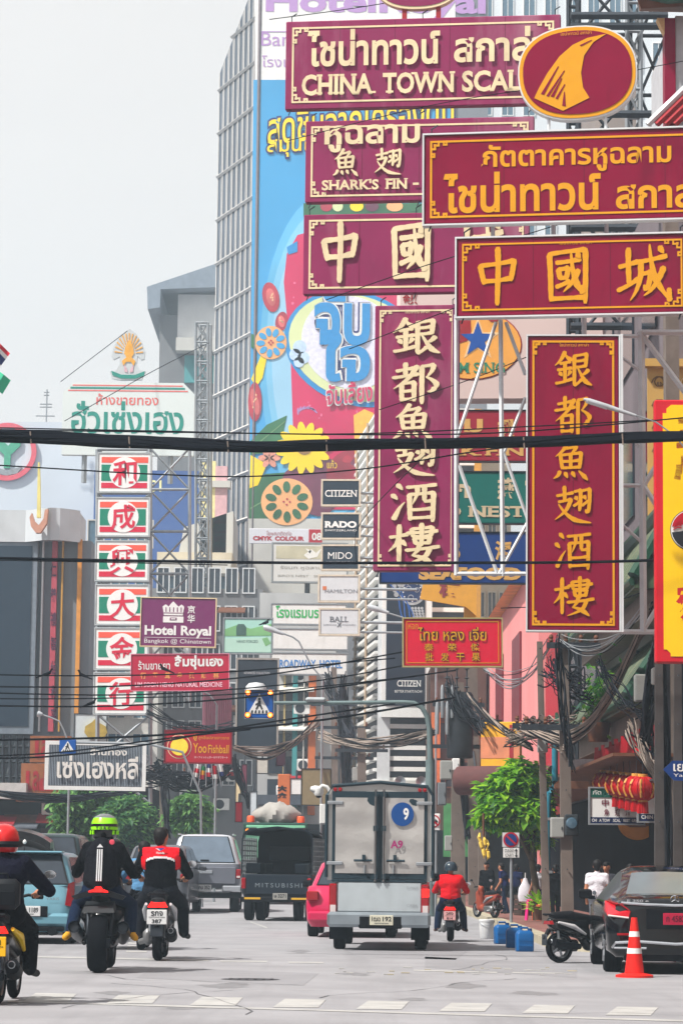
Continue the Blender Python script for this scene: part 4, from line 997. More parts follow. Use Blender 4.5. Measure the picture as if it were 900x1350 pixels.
s = Sg('shop_sign', 'bright red sign with gold Thai and Chinese lettering across the street middle', 532, 816, 661, 878, 64, 0, -R(.5))
panel(s.t, s.w, s.h, .2, M('bright_red_sign', (216, 14, 54), .45, var=.05), fm=M('sign_edge', (176, 160, 110), .5), ft=.03)
b = MB(); fw = s.w/2-.06
for (a0, a1, c0_, c1_) in ((-fw, fw, .06, .075), (-fw, fw, s.h-.075, s.h-.06), (-fw, -fw+.015, .076, s.h-.076), (fw-.015, fw, .076, s.h-.076)): b.box(a0, a1, -.01, -.001, c0_, c1_, gold)
b.build('border', s.t)
def twice(fn, m1, m2, bold):                                   # gold lettering with a dark outline
    fn(m2, 0., bold+.045); fn(m1, -.016, bold)
b = MB(); twice(lambda mm, y, bo: s.txt(b, 'ไทย หลง เจี่ย', 551, 827, 641, 845, mm, y=y, bold=bo), gold, inkb, .01); s.txt(b, 'หจก.', 538, 823, 553, 830, gold); b.build('lettering', s.t)
b = MB()
for i, ch in enumerate('泰荣傑'): twice(lambda mm, y, bo: s.txt(b, ch, 559+i*30.5, 848.5, 571+i*30.5, 858.5, mm, y=y, bold=bo), gold, inkb, .01)
for i, ch in enumerate('批发干果'): twice(lambda mm, y, bo: s.txt(b, ch, 560+i*20.5, 861, 571+i*20.5, 872, mm, y=y, bold=bo), gold, inkb, .01)
b.build('lettering', s.t)

s = Sg('noodle_sign', 'tall yellow sign with red border and round emblem at the picture edge', 864, 527, 985, 874, 42, -R(3))
panel(s.t, s.w, s.h, .3, M('border_red', (196, 22, 40), .45, var=.04))
b = MB(); s.poly(b, [(875, 545), (880, 545), (880, 539), (886, 534), (964, 534), (964, 539), (970, 545), (975, 545), (975, 856), (970, 856), (970, 862), (964, 866), (884, 866), (884, 862), (879, 857), (875, 857)], yellow); b.build('field', s.t)
b = MB(); cx, cy_, rr_ = 911, 700, 27
s.circ(b, cx, cy_, rr_, steeld, -.02); s.circ(b, cx, cy_, rr_-1, white, -.03); arc = lambda r, a0, a1: [(cx+r*math.cos(R(a0+(a1-a0)*i/14)), cy_+r*math.sin(R(a0+(a1-a0)*i/14))) for i in range(15)]
s.poly(b, arc(25, 190, 330), red, -.042, -.031); s.poly(b, arc(25, -8, 172), inkb, -.042, -.031)
for i in range(4): s.poly(b, [(888+i, 699-i*3), (894+i, 696-i*3), (899, 697-i*3), (899, 698-i*3), (894+i, 697.4-i*3), (888+i, 700.3-i*3)], red, -.05, -.032)
b.build('emblem', s.t)
rb = M('brush_red', (190, 30, 36), .5, var=.03)
b = MB(); s.txt(b, '炒', 889, 600, 948, 660, rb, bold=.05, rise=.08); s.txt(b, '麵', 890, 770, 948, 830, rb, bold=.05, rise=.08); s.txt(b, '王', 893, 550, 945, 590, rb, bold=.05, rise=.08); b.build('lettering', s.t)

# far watch and hotel signs
WG = 'watch brand signs stacked on the louvred building'
blk = M('watch_sign_black', (24, 40, 56), .5, var=.05); gry = M('watch_sign_grey', (196, 200, 206), .5, var=.04); fr_ = M('watch_sign_frame', (196, 186, 170), .5)
def wsign(lbl, x0, y0, x1, y1, m, items):
    s = Sg('watch_sign', lbl, x0, y0, x1, y1, 121, -R(4), 0, WG); panel(s.t, s.w, s.h, .3, m, fm=fr_, ft=.08)
    b = MB()
    for (st, a, c, d_, e, mm, kw) in items: s.txt(b, st, a, c, d_, e, mm, **kw)
    b.build('lettering', s.t)
    b = MB(); b.bar((s.w/2, .15, s.h*.5), (s.w/2+2.6, .4, s.h*.5), .09, steel); b.bar((s.w/2, .15, .1), (s.w/2+2.6, .4, .1), .07, steel); b.build('bracket', s.t); return s
wsign('black watch sign with wide white serif capitals, topmost of its stack', 425, 634, 473, 665, blk, [('CITIZEN', 428, 646, 470, 655, white, dict(bold=.01, serif=True))])
wsign('black watch sign with four heavy white letters and fine print underneath', 425, 678, 473, 709, blk, [('RADO', 428, 687, 470, 696, white, dict(bold=.05, serif=True)), ('SWITZERLAND', 428, 698, 470, 700.5, white, {})])
wsign('black watch sign with four thin white letters, lowest black one', 425, 720, 472, 750, blk, [('MIDO', 432, 728, 464, 737, white, {}), ('SWISS WATCHES SINCE 1918', 430, 740, 468, 742, gry, {})])
s = wsign('pale grey watch sign with thin dark letters and small orange square', 421, 760, 472, 792, gry, [('HAMILTON', 428, 777, 471, 782, M('lettering_grey', (110, 112, 120), .5), {})])
b = MB(); s.rect(b, 425, 773, 430, 778, orange); b.build('square_mark', s.t)
wsign('pale grey watch sign with a small emblem, lowest of its stack', 422, 804, 472, 836, gry, [('BALL', 435, 813, 459, 820, M('lettering_dark', (80, 84, 94), .5), dict(serif=True)), ('OFFICIAL STANDARD', 426, 823, 469, 825, MATS['lettering_grey'], {}), ('X', 444, 821, 450, 827, MATS['lettering_dark'], dict(bold=.03))])
HG = 'white hotel signs behind the watch signs'
s = Sg('hotel_sign', 'white sign with green Thai hotel lettering', 358, 797, 456, 823, 127, 0, 0, HG); panel(s.t, s.w, s.h, .3, white, fm=steel, ft=.05); b = MB(); s.txt(b, 'โรงแรมบร', 363, 799, 420, 815, M('hotel_green', (52, 170, 90), .5), bold=.025); b.build('lettering', s.t)
s = Sg('hotel_sign', 'blank white sign between green lettered and blue lettered hotel signs', 358, 830, 458, 856, 127, 0, 0, HG); panel(s.t, s.w, s.h, .3, white, fm=steel, ft=.05)
s = Sg('hotel_sign', 'white hotel sign with bold blue capital letters', 357, 862, 457, 889, 127, 0, 0, HG); panel(s.t, s.w, s.h, .3, white, fm=steel, ft=.05); b = MB(); s.txt(b, 'BROADWAY', 363, 870, 416, 881, M('hotel_blue', (70, 130, 196), .5), bold=.03); s.txt(b, 'HOTEL', 421, 870, 451, 881, MATS['hotel_blue'], bold=.03); b.build('lettering', s.t)
s = Sg('banner_sign', 'white print shop banner with red letters and red number box', 328, 697, 425, 717, 176, 0); panel(s.t, s.w, s.h, .1, M('banner_pale', (214, 216, 226), .6, var=.04))
b = MB(); s.txt(b, 'CMYK', 333, 707, 359, 713, red, bold=.05); s.txt(b, 'COLOUR', 362, 707, 401, 713, red, bold=.05); s.txt(b, 'โฆษณาติดต่อ', 351, 700, 384, 706, redd); b.build('lettering', s.t); b = MB(); s.rect(b, 407, 697.4, 425, 716.6, red); s.txt(b, '08', 411, 702, 424, 712, white, y=-.013, bold=.03); b.build('number_box', s.t)
s = Sg('billboard', 'pale framed billboard of white birds below the print banner', 359, 717, 457, 767, 160, 0); panel(s.t, s.w, s.h, .3, M('billboard_pale', (206, 208, 210), .6, var=.06, scale=.4), fm=steel, ft=.08)
b = MB(); s.rect(b, 363, 720, 424, 737, M('billboard_sand', (186, 182, 160), .6, var=.25, scale=.6)); s.poly(b, [(400, 732), (410, 724), (416, 729), (424, 722), (418, 734), (406, 737)], white, -.02); s.poly(b, [(402, 723), (410, 726), (408, 730)], white, -.02); b.build('picture', s.t)
b = MB(); gk = M('lettering_pale', (140, 136, 130), .6); s.txt(b, 'รังนก หูฉลาม', 369, 746, 424, 752, gk); s.txt(b, "BIRD'S NEST   SHARK FIN", 366, 758, 450, 761, gk); b.build('lettering', s.t)
b = MB(); p = s.p(405, 768); b.bar((p[0], .3, p[1]), (p[0], .3, p[1]-3.2), .22, steeld); b.bar((p[0], .3, p[1]-2.4), (p[0]+3, .3, p[1]-1.4), .12, steeld); b.build('post', s.t)
s = Sg('billboard', 'pale green landscape billboard with a dark kettle shape beside the purple hotel sign', 295, 816, 358, 861, 122, 0); panel(s.t, s.w, s.h, .25, M('landscape_sky', (158, 206, 196), .6, var=.12, scale=.35), fm=steel, ft=.06)
b = MB(); s.poly(b, [(296, 830), (312, 824), (330, 829), (357, 822), (357, 838), (296, 839)], M('landscape_green', (120, 176, 120), .6, var=.25, scale=.5)); s.poly(b, [(296, 842), (357, 840), (357, 860), (296, 860)], M('landscape_water', (176, 214, 200), .5, var=.12, scale=.4)); s.poly(b, [(345, 842), (352, 840), (357, 848), (350, 852)], MATS['landscape_green'], -.02)
s.poly(b, [(311, 838), (311, 827), (313, 823), (321, 823), (324, 827), (324, 838)], M('kettle_dark', (66, 96, 90), .5), -.024); b.build('picture', s.t); b = MB(); s.txt(b, 'HAND FORGED', 312, 844, 340, 848, MATS['kettle_dark'], bold=.02); b.build('lettering', s.t)
s = Sg('billboard', 'tall dark framed advert panel behind the crossing sign', 312, 870, 364, 985, 104, 0); panel(s.t, s.w, s.h, .3, M('advert_dark', (48, 58, 70), .5, var=.4, scale=.5), fm=M('advert_frame', (150, 146, 142), .5), ft=.07)
b = MB(); s.circ(b, 336, 912, 9, M('advert_pale', (140, 160, 160), .5), -.02, ry=5.5); s.txt(b, 'ADVANCED COLLECTION', 320, 886, 354, 889, gry); b.build('picture', s.t)

# far-side signs, left of the picture
s = Sg('goldshop_sign', 'white chamfer cornered gold shop sign with large green Thai lettering', 80, 505, 256, 600, 146, 0)
b = MB(); s.poly(b, [(80, 600), (80, 518), (93, 505), (241, 504), (256, 519), (256, 600)], M('goldshop_white', (206, 214, 214), .5, var=.04, scale=.3), 0, .5); b.build('panel', s.t)
hg_ = M('goldshop_green', (26, 134, 120), .5); hr_ = M('goldshop_red', (216, 100, 96), .5)
b = MB(); s.rect(b, 93, 507.5, 240, 509, hr_); s.rect(b, 90, 510.5, 243, 513, hg_); s.rect(b, 87, 514.5, 247, 516, hr_); s.rect(b, 90, 578.5, 246, 580.5, hr_); b.build('stripes', s.t)
b = MB(); s.txt(b, 'ห้างขายทอง', 125, 519, 208, 534, hr_, bold=.012); b.build('lettering', s.t); b = MB(); s.txt(b, 'ฮั่วเซ่งเฮง', 92, 529, 242, 572, hg_, bold=.02); b.build('lettering', s.t)
b = MB()
for px in (110, 165, 225): p = s.p(px, 600); b.bar((p[0], .3, p[1]), (p[0], .3, p[1]-1.5), .2, steel)
b.build('post', s.t)
s = Sg('crest', 'gold sunburst crest standing on the white gold shop sign', 144, 434, 193, 502, 146, 0, cat='emblem')
b = MB(); pale = M('crest_white', (186, 192, 196), .5, var=.03); s.poly(b, [(170, 433), (178, 439), (186, 450), (191, 463), (190, 473), (186, 474), (181, 469), (180, 480), (184, 488), (192, 489), (187, 500), (160, 501), (147, 499), (144, 490), (153, 488), (157, 480), (157, 470), (149, 474), (146, 470), (149, 456), (158, 441)], pale, 0, .3); b.build('plaque', s.t)
cgold = M('crest_gold', (222, 160, 50), .45); b = MB()
for i in range(13):
    a = R(-85+i*14.2); x0_, y0_ = 169+9*math.sin(a), 466-13*math.cos(a); x1_, y1_ = 169+19*math.sin(a), 466-27*math.cos(a); nx, ny = math.cos(a)*.9, math.sin(a)*.9
    s.poly(b, [(x0_-nx*.5, y0_-ny*.5), (x0_+nx*.5, y0_+ny*.5), (x1_+nx, y1_+ny), (x1_-nx, y1_-ny)], cgold, -.03)
s.poly(b, [(169.5, 447), (175, 458), (176, 466), (173, 471), (178, 476), (176, 482), (172, 477), (166, 477), (162, 482), (160, 476), (166, 471), (163, 466), (164, 458)], cgold, -.04); b.build('sunburst', s.t)
b = MB(); s.poly(b, [(146, 489), (160, 494), (178, 494), (191, 489), (190, 495), (178, 499), (160, 499), (148, 495)], hg_, -.03); s.poly(b, [(163, 480), (167, 486), (168, 491), (164, 490)], M('crest_pink', (200, 160, 170), .5), -.035); s.poly(b, [(176, 480), (172, 486), (171, 491), (175, 490)], MATS['crest_pink'], -.035); b.build('ribbon', s.t)

GS = 'square gold shop signs stacked one above another'
for i, (ch, y0, y1, x0, word) in enumerate((('和', 598, 648, 129, 'topmost'), ('成', 657, 706, 127, 'second from the top'), ('興', 714, 765, 126, 'third from the top'), ('大', 772, 823, 126, 'fourth from the top'), ('金', 829, 882, 125, 'fifth from the top'), ('行', 888, 941, 124, 'lowest'))):
    s = Sg('character_sign', 'square sign with red character and green side blocks, %s of its stack' % word, x0, y0, x0+69, y1, 108, 0, -R(.3), GS)
    panel(s.t, s.w, s.h, .3, M('stack_white', (228, 230, 230), .5, var=.03), fm=M('stack_frame', (170, 178, 182), .5), ft=.05)
    X = lambda u: x0+u; cy_ = (y0+y1)/2
    b = MB(); s.rect(b, X(4), y0+4.5, X(66), y0+12, M('stack_coral', (232, 88, 70), .5, var=.03)); s.rect(b, X(4), y1-11.5, X(65), y1-4.5, M('stack_crimson', (204, 24, 62), .5, var=.03)); b.build('stripes', s.t)
    b = MB(); s.rect(b, X(4), cy_-10.5, X(65), cy_+11, M('stack_green', (6, 126, 100), .5, var=.03)); b.build('green_band', s.t)
    b = MB(); s.circ(b, X(35), cy_, 20.5, MATS['stack_white'], -.02); b.build('disc', s.t)
    b = MB(); s.txt(b, ch, X(19), cy_-16, X(51), cy_+16.5, MATS['stack_crimson'], y=-.02, bold=.022, rise=.07); b.build('character', s.t)
b = MB()                                                      # truss behind the stack
tr = thing('sign_truss', 'pale steel lattice truss standing behind the stacked gold shop signs', 'truss', (at(195, 1100, 109).x, 109, 0))
def lattice(b, px0, px1, py0, py1, Y, n, w, m, ox, bars=True, oy=0.):
    P = [at(px0, py0, Y), at(px1, py0, Y), at(px0, py1, Y), at(px1, py1, Y)]
    P = [Vector((p.x-ox, oy, p.z)) for p in P]
    b.bar(P[0], P[2], w, m); b.bar(P[1], P[3], w, m)
    for i in range(n):
        u, v = i/n, (i+1)/n
        a, c = P[0].lerp(P[2], u), P[1].lerp(P[3], v); d_, e = P[1].lerp(P[3], u), P[0].lerp(P[2], v)
        b.bar(a, c, w*.6, m); b.bar(d_+Vector((0, w, 0)), e+Vector((0, w, 0)), w*.6, m)
        if bars: b.bar(a, d_, w*.8, m)
lattice(b, 197, 250, 590, 925, 109, 6, .1, steel, tr.location.x); lattice(b, 127, 197, 590, 1060, 109, 8, .12, steel, tr.location.x, True, .5)
b.build('lattice', tr)
tr = thing('lattice_mast', 'slim pale lattice mast rising beside the glass tower', 'mast', (at(265, 1100, 150).x, 150, 0)); b = MB()
lattice(b, 258, 274, 425, 1000, 150, 22, .11, steel, tr.location.x); lattice(b, 263, 277, 425, 1000, 150, 22, .11, steel, tr.location.x, True, .8); b.build('lattice', tr)

s = Sg('hotel_sign', 'purple hotel sign with white lettering and white building emblem', 185, 789, 283, 852, 100, 0, R(.4)); panel(s.t, s.w, s.h, .3, M('royal_purple', (112, 34, 92), .5, var=.05), fm=cream, ft=.035)
b = MB(); s.txt(b, 'Hotel Royal', 190, 825, 278, 841.5, white, bold=.035); b.build('lettering', s.t); b = MB(); s.txt(b, 'Bangkok @ Chinatown', 190, 842.5, 278, 850, white, bold=.0); s.rect(b, 190, 840.7, 278, 841.2, white); b.build('lettering', s.t)
b = MB(); s.txt(b, '京', 246, 798, 256, 809, white, bold=.02); s.txt(b, '华', 246, 810, 256, 821, white, bold=.02); b.build('lettering', s.t)
b = MB(); s.poly(b, [(214, 821), (214, 813), (241, 813), (241, 821)], white); s.poly(b, [(215, 811.5), (213, 800), (217, 797), (221, 800), (224, 796), (227, 793), (230, 796), (234, 800), (238, 797), (241.5, 800), (240, 811.5)], white)
pu = MATS['royal_purple']
for i in range(5): s.rect(b, 217+i*5, 801, 218.2+i*5, 807, pu, -.02, -.0125)
s.rect(b, 214, 808, 241, 808.8, pu, -.02, -.0125); s.rect(b, 223, 814.5, 232, 818, pu, -.02, -.0125); s.rect(b, 224.5, 815.5, 230.5, 817, white, -.03, -.021); b.build('building_emblem', s.t)
s = Sg('medicine_sign', 'crimson medicine shop sign with Thai, Chinese and English lines', 173, 863, 301, 910, 97, 0, -R(.8)); panel(s.t, s.w, s.h, .3, M('crimson_plain', (176, 14, 56), .5, var=.05), fm=M('crimson_rim', (226, 120, 150), .5), ft=.025)
b = MB(); s.txt(b, 'ร้านขายยา', 182, 871, 224, 883, white, bold=.01); s.txt(b, 'ลิ้มซุ่นเฮง', 230, 864, 294, 883, white, bold=.035); b.build('lettering', s.t)
b = MB()
for i, ch in enumerate('行蔘茸参興順林'): s.txt(b, ch, 185+i*16, 886.5, 192.5+i*16, 895, M('ochre_letters', (222, 150, 80), .5), bold=.03)
b.build('lettering', s.t); b = MB(); s.txt(b, 'LIM SOON HENG NATURAL MEDICINE', 178, 899.5, 293, 906, M('pink_letters', (240, 190, 206), .5), bold=.02); b.build('lettering', s.t)
s = Sg('restaurant_sign', 'red fishball shop sign with gold letters and a yellow roundel', 217, 964, 304, 1006, 93, 0, R(.2)); panel(s.t, s.w, s.h, .25, M('fishball_red', (166, 10, 36), .5, var=.05), fm=M('fishball_edge', (120, 20, 40), .5), ft=.03)
b = MB(); s.circ(b, 236, 985, 16, cream, -.01); s.circ(b, 236, 985, 15, MATS['fishball_red'], -.02); s.circ(b, 236, 985, 11.6, M('roundel_yellow', (240, 212, 60), .5), -.03); b.build('roundel', s.t)
b = MB(); s.txt(b, 'Yoo', 254, 980, 272, 993, gold, bold=.015); s.txt(b, 'Fishball', 274, 982, 301, 993, gold, bold=.01); s.txt(b, 'ยู้', 254, 968, 259, 977, gold, bold=.02); s.txt(b, 'ลูกชิ้นปลาเยาวราช', 261, 970, 301, 976, gold); b.build('lettering', s.t); b = MB(); s.txt(b, 'ユーフィッシュボールヤオワラート', 256, 997, 300, 1000, white); b.build('lettering', s.t)
s = Sg('shop_sign', 'white framed slatted sign with heavy white Thai lettering', 64, 983, 186, 1037, 90, R(3), R(.3)); panel(s.t, s.w, s.h, .15, M('slat_back', (52, 60, 74), .7), fm=white, ft=.13)
b = MB(); n = 58
for i in range(n): x = -s.w/2+.03+(s.w-.06)*i/(n-1); b.box(x-.011, x+.011, -.03, -.001, .01, s.h-.01, M('slat_pale', (150, 160, 172), .6))
b.build('slats', s.t)
b = MB(); lw = M('letter_white', (222, 218, 214), .5, var=.03); s.txt(b, 'เซ่งเฮงหลี', 75, 995, 181, 1027, lw, y=-.03, bold=.022, th=.08); b.build('lettering', s.t); b = MB(); s.txt(b, 'ร้านทอง', 118, 986, 166, 996, lw, y=-.03, bold=.02, th=.06); b.build('lettering', s.t)
s = Sg('billboard', 'small pale billboard with a yellow crown shape above the slatted sign', 98, 942, 140, 978, 112, R(4)); panel(s.t, s.w, s.h, .2, M('billboard_mist', (196, 206, 212), .6, var=.06), fm=steeld, ft=.03)
b = MB(); s.poly(b, [(111, 966), (112, 958), (120, 953), (125, 948), (130, 953), (139, 958), (141, 966), (136, 974), (117, 974)], M('ornament_mustard', (176, 152, 70), .6, var=.2), -.12); b.build('ornament', s.t)

# pedestrian crossing signs
def crossing(s, lamps):
    panel(s.t, s.w, s.h, .06, M('crossing_blue', (14, 84, 166), .45, var=.03), fm=steel if lamps else None, ft=.02)
    x0, y0, x1, y1 = s.r; u = lambda a, c: (x0+(x1-x0)*a, y0+(y1-y0)*c)
    b = MB(); s.poly(b, [u(.1, .84), u(.5, .12), u(.9, .84)], white); b.build('triangle', s.t)
    b = MB(); dk = inkb
    s.circ(b, *u(.5, .32), (x1-x0)*.05, dk, -.02, 12); s.poly(b, [u(.46, .37), u(.55, .37), u(.56, .52), u(.63, .68), u(.58, .7), u(.5, .55), u(.42, .7), u(.36, .68), u(.45, .52), u(.37, .55), u(.36, .5), u(.45, .44)], dk, -.02)
    for i in range(5): s.poly(b, [u(.2+i*.13, .82), u(.23+i*.125, .72), u(.28+i*.125, .72), u(.27+i*.13, .82)], dk, -.02)
    b.build('walking_figure', s.t)
s = Sg('crossing_sign', 'blue pedestrian crossing sign with four lit amber lamps', 323, 910, 360, 947, 75, 0, 0, None, 'road sign'); crossing(s, True)
am = M('amber_lamp', (255, 96, 20), .4, var=0, emit=3.5); am2 = M('amber_core', (255, 226, 90), .4, var=0, emit=5)
for (px, py) in ((326.5, 913.5), (356, 913.5), (326.5, 943), (356, 943)):
    b = MB(); p = s.p(px, py); T = Matrix.Translation((p[0], 0, p[1])); b.lathe([(.085, -.001), (.085, -.07), (.07, -.07)], steeld, 14, T, True, 'Y'); L_ = b.build('lamp', s.t); b = MB(); b.lathe([(.07, -.071), (.055, -.09), (.0, -.1)], am, 14, T, True, 'Y'); b.lathe([(.035, -.098), (.0, -.104)], am2, 10, T, True, 'Y'); b.build('lens', L_)
b = MB(); b.lathe([(0, .22), (.2, .19), (.28, .1), (.3, .0)], steelw, 16, Matrix.Translation((-.1, .1, s.h))); b.build('beacon_cap', s.t)
g_ = thing('sign_gantry', 'grey green steel post with long arm reaching over the street', 'gantry', gat(572, 1210)); Yg = 75.; g_.location = (at(572, 1100, Yg).x, Yg, 0); ox = g_.location.x
b = MB(); q = lambda px, py: (at(px, py, Yg).x-ox, 0, at(px, py, Yg).z); gm = M('gantry_green', (112, 130, 132), .5, .3)
pts = [q(568, 1100)[:2]+(0,), q(567, 1000), q(566, 962), q(563, 945), q(556, 933), q(545, 927), q(530, 926), q(420, 927), q(361, 927)]; b.tube(pts, [.11, .09, .08, .075, .07, .065, .06, .055, .05], gm, 10); b.tube([q(568, 1100)[:2]+(.0,), q(567, 1002)], .13, gm, 12); b.build('pole', g_)
b = MB(); p = q(416, 923); b.box(p[0]-.28, p[0]+.28, -.14, .14, p[2]-.06, p[2]+.07, M('lamp_grey', (170, 176, 180), .5), bev=.05); b.build('lamp_head', g_)
s = Sg('crossing_sign', 'small blue crossing sign hanging over the slatted white sign', 78, 975, 100, 994, 86, 0, 0, None, 'road sign'); crossing(s, False)
b = MB(); b.tube([(0, .05, s.h*.8), (2.5, .05, s.h*.75), (3.6, .05, s.h*.2), (4.2, .05, -1.2), (4.3, .05, -s.t.location.z)], .04, steel, 8); b.build('pole', s.t)

# no parking post, no right turn, blue street name
s = Sg('parking_sign', 'round no parking sign over a white time plate on a post', 662, 1098, 684, 1132, 61, 0, 0, None, 'road sign')
b = MB(); s.rect(b, 662, 1098, 684, 1117, steelw, 0, .02); s.rect(b, 663, 1118, 684, 1131, white, 0, .02); b.build('plate', s.t)
b = MB(); s.circ(b, 673, 1107.5, 10, red, -.012); s.circ(b, 673, 1107.5, 7.8, navy, -.02); s.poly(b, [(666.2, 1102.6), (667.8, 1101), (679.8, 1112.4), (678.2, 1114)], red, -.03); b.build('roundel', s.t)
b = MB(); s.txt(b, 'ตลอด', 665, 1120, 677, 1124, inkb); s.txt(b, 'เวลา', 666, 1126, 676, 1130, inkb); s.rect(b, 679.5, 1121, 680.5, 1129, inkb); s.poly(b, [(678, 1122), (680, 1119), (682, 1122)], inkb); s.poly(b, [(678, 1128), (682, 1128), (680, 1131)], inkb); b.build('lettering', s.t)
b = MB(); p = s.p(674, 1131); b.tube([(p[0], .06, s.h), (p[0], .06, -s.t.location.z)], .035, steel, 8); b.build('post', s.t)
s = Sg('turn_sign', 'white no right turn sign behind the box truck', 563, 1073, 580, 1095, 62, 0, 0, None, 'road sign'); panel(s.t, s.w, s.h, .03, white)
b = MB(); s.circ(b, 571.5, 1083, 8.3, red, -.012); s.circ(b, 571.5, 1083, 6.6, white, -.02); s.rect(b, 567.5, 1082, 573, 1084.5, inkb, -.03, -.021); s.poly(b, [(573, 1079.5), (577, 1083.2), (573, 1087)], inkb, -.03); s.poly(b, [(565, 1078.4), (566.5, 1077), (578.2, 1088), (577, 1089.4)], red, -.04); b.build('roundel', s.t); b = MB(); b.tube([(s.w*.2, .05, s.h), (s.w*.2, .05, -s.t.location.z)], .03, steel, 8); b.build('post', s.t)
s = Sg('street_name_sign', 'blue arrow shaped street name sign at the picture edge', 874, 1004, 960, 1030, 44, 0, R(1), None, 'road sign')
b = MB(); s.poly(b, [(874, 1016), (886, 1004), (960, 1003), (960, 1031), (888, 1030)], navy, 0, .03); b.build('panel', s.t); b = MB(); s.txt(b, 'เยาวราช', 887, 1008, 945, 1018, white, bold=.015); s.txt(b, 'Yaowarat', 887, 1021, 935, 1025, white); b.build('lettering', s.t)
b = MB(); b.tube([(0, .06, s.h), (0, .06, -s.t.location.z)], .05, steeld, 8); b.build('post', s.t)

# boards and lanterns in front of the restaurant
RB = 'white green and blue restaurant boards'
for (x0, y0, x1, y1, d, lab) in ((778, 1040, 848, 1086, 54, 'wide white board with green top band behind the red lanterns'), (842, 1029, 868, 1083, 51, 'narrow white board with green top beside the red lantern row')):
    s = Sg('restaurant_board', lab, x0, y0, x1, y1, d, 0, 0, RB); panel(s.t, s.w, s.h, .12, white, fm=steel, ft=.03)
    k = (y1-y0)/46; b = MB(); s.rect(b, x0, y0, x1, y0+12*k, M('board_green', (20, 84, 72), .5)); s.rect(b, x0, y1-8*k, x1, y1, M('board_navy', (22, 36, 80), .5)); b.build('bands', s.t)
    b = MB()
    if x1-x0 > 50:
        s.txt(b, 'ภัตตาคารหูฉลาม', x0+3, y0+2, x1-3, y0+10, white); s.txt(b, 'CHINA TOWN SCALA RESTAURANT', x0+2, y1-6, x1-2, y1-2, white, bold=.02)
        for i, ch in enumerate('中國城'): s.txt(b, ch, x0+15+i*18, y0+14, x0+24+i*18, y0+24, M('board_maroon', (110, 40, 60), .5), bold=.02)
        for i, ch in enumerate('魚翅酒樓'): s.txt(b, ch, x0+18+i*14, y0+27, x0+25+i*14, y0+36, MATS['board_maroon'], bold=.02)
    else: s.txt(b, 'ภัตตาคาร', x0+3, y0+3, x1-2, y0+11, white); s.txt(b, 'CHINA', x0+3, y1-8, x1-3, y1-3, white, bold=.02)
    b.build('lettering', s.t)
lanm = M('lantern_red', (176, 12, 22), .5, var=.1); lang = M('lantern_gold', (206, 150, 70), .5, var=.3, scale=9)
LG_ = 'red lanterns hanging in a row over the pavement'
proto = None
LABS = ['red lantern nearest the narrow white board', None, None, None, None, None, 'red lantern at the far end of the lantern row']
for i in range(7):
    d = 48.5+i*1.35; px = 851-i*8.5; p = at(px-4, 1040-i*1.3, d)
    if proto is None:
        o = thing('lantern', LABS[0], 'lantern', p, (0, 0, 0), LG_); b = MB(); prof = [(.02, .27), (.14, .26), (.25, .2), (.31, .1), (.33, 0), (.31, -.1), (.25, -.2), (.14, -.26), (.02, -.27)]
        b.lathe([(r*.98, z) for r, z in prof], lanm, 24); b.build('body', o)
        b = MB()
        for kx in range(12): a = kx*math.pi/6; b.tube([((r*1.01)*math.cos(a), (r*1.01)*math.sin(a), z) for r, z in prof], .011, lanm, 4)
        for kx in range(0, 12, 2): a = kx*math.pi/6+.26; b.tube([((r*.995)*math.cos(a), (r*.995)*math.sin(a), z) for r, z in prof[2:7]], .03, lang, 4)
        b.build('ribs', o); b = MB(); b.lathe([(.0, .33), (.12, .33), (.12, .26)], lang, 14); b.lathe([(.12, -.26), (.12, -.31), (0, -.31)], lang, 14); b.tube([(0, 0, .33), (0, 0, .62)], .01, steeld, 5); b.build('caps', o)
        b = MB()
        for kx in range(20): a = kx*math.pi/10; b.tube([(.11*math.cos(a), .11*math.sin(a), -.3), (.125*math.cos(a), .125*math.sin(a), -.56)], .016, lanm, 4)
        b.build('tassel', o); proto = o
    else:
        o = copy_tree(proto); o.location = p; o['label'] = LABS[i] or ('red lantern number %s along the row from the narrow board' % ['', 'two', 'three', 'four', 'five', 'six'][i] if False else 'red gold ribbed lantern in the middle of the overlapping lantern row')
    o.scale = (.74, .74, .78)
b = MB(); b.bar(at(870, 1030, 47), at(786, 1028, 58), .05, steeld); t = b.build('lantern_rail'); tag(t, 'dark rail from which the red lanterns hang', 'rail')
s = Sg('shop_sign', 'round orange yellow sign low under the restaurant boards', 812, 1060, 868, 1110, 57, 0); b = MB(); s.circ(b, 840, 1085, 26, M('sign_amber', (206, 140, 40), .5, var=.1), 0, ry=23); s.poly(b, [(818, 1086), (862, 1086), (850, 1091), (830, 1091)], M('sign_amber_dark', (120, 80, 40), .5), -.02); b.build('panel', s.t); b = MB(); b.bar((0, .05, s.h), (0, .05, s.h+.5), .05, steeld); b.build('hanger', s.t)

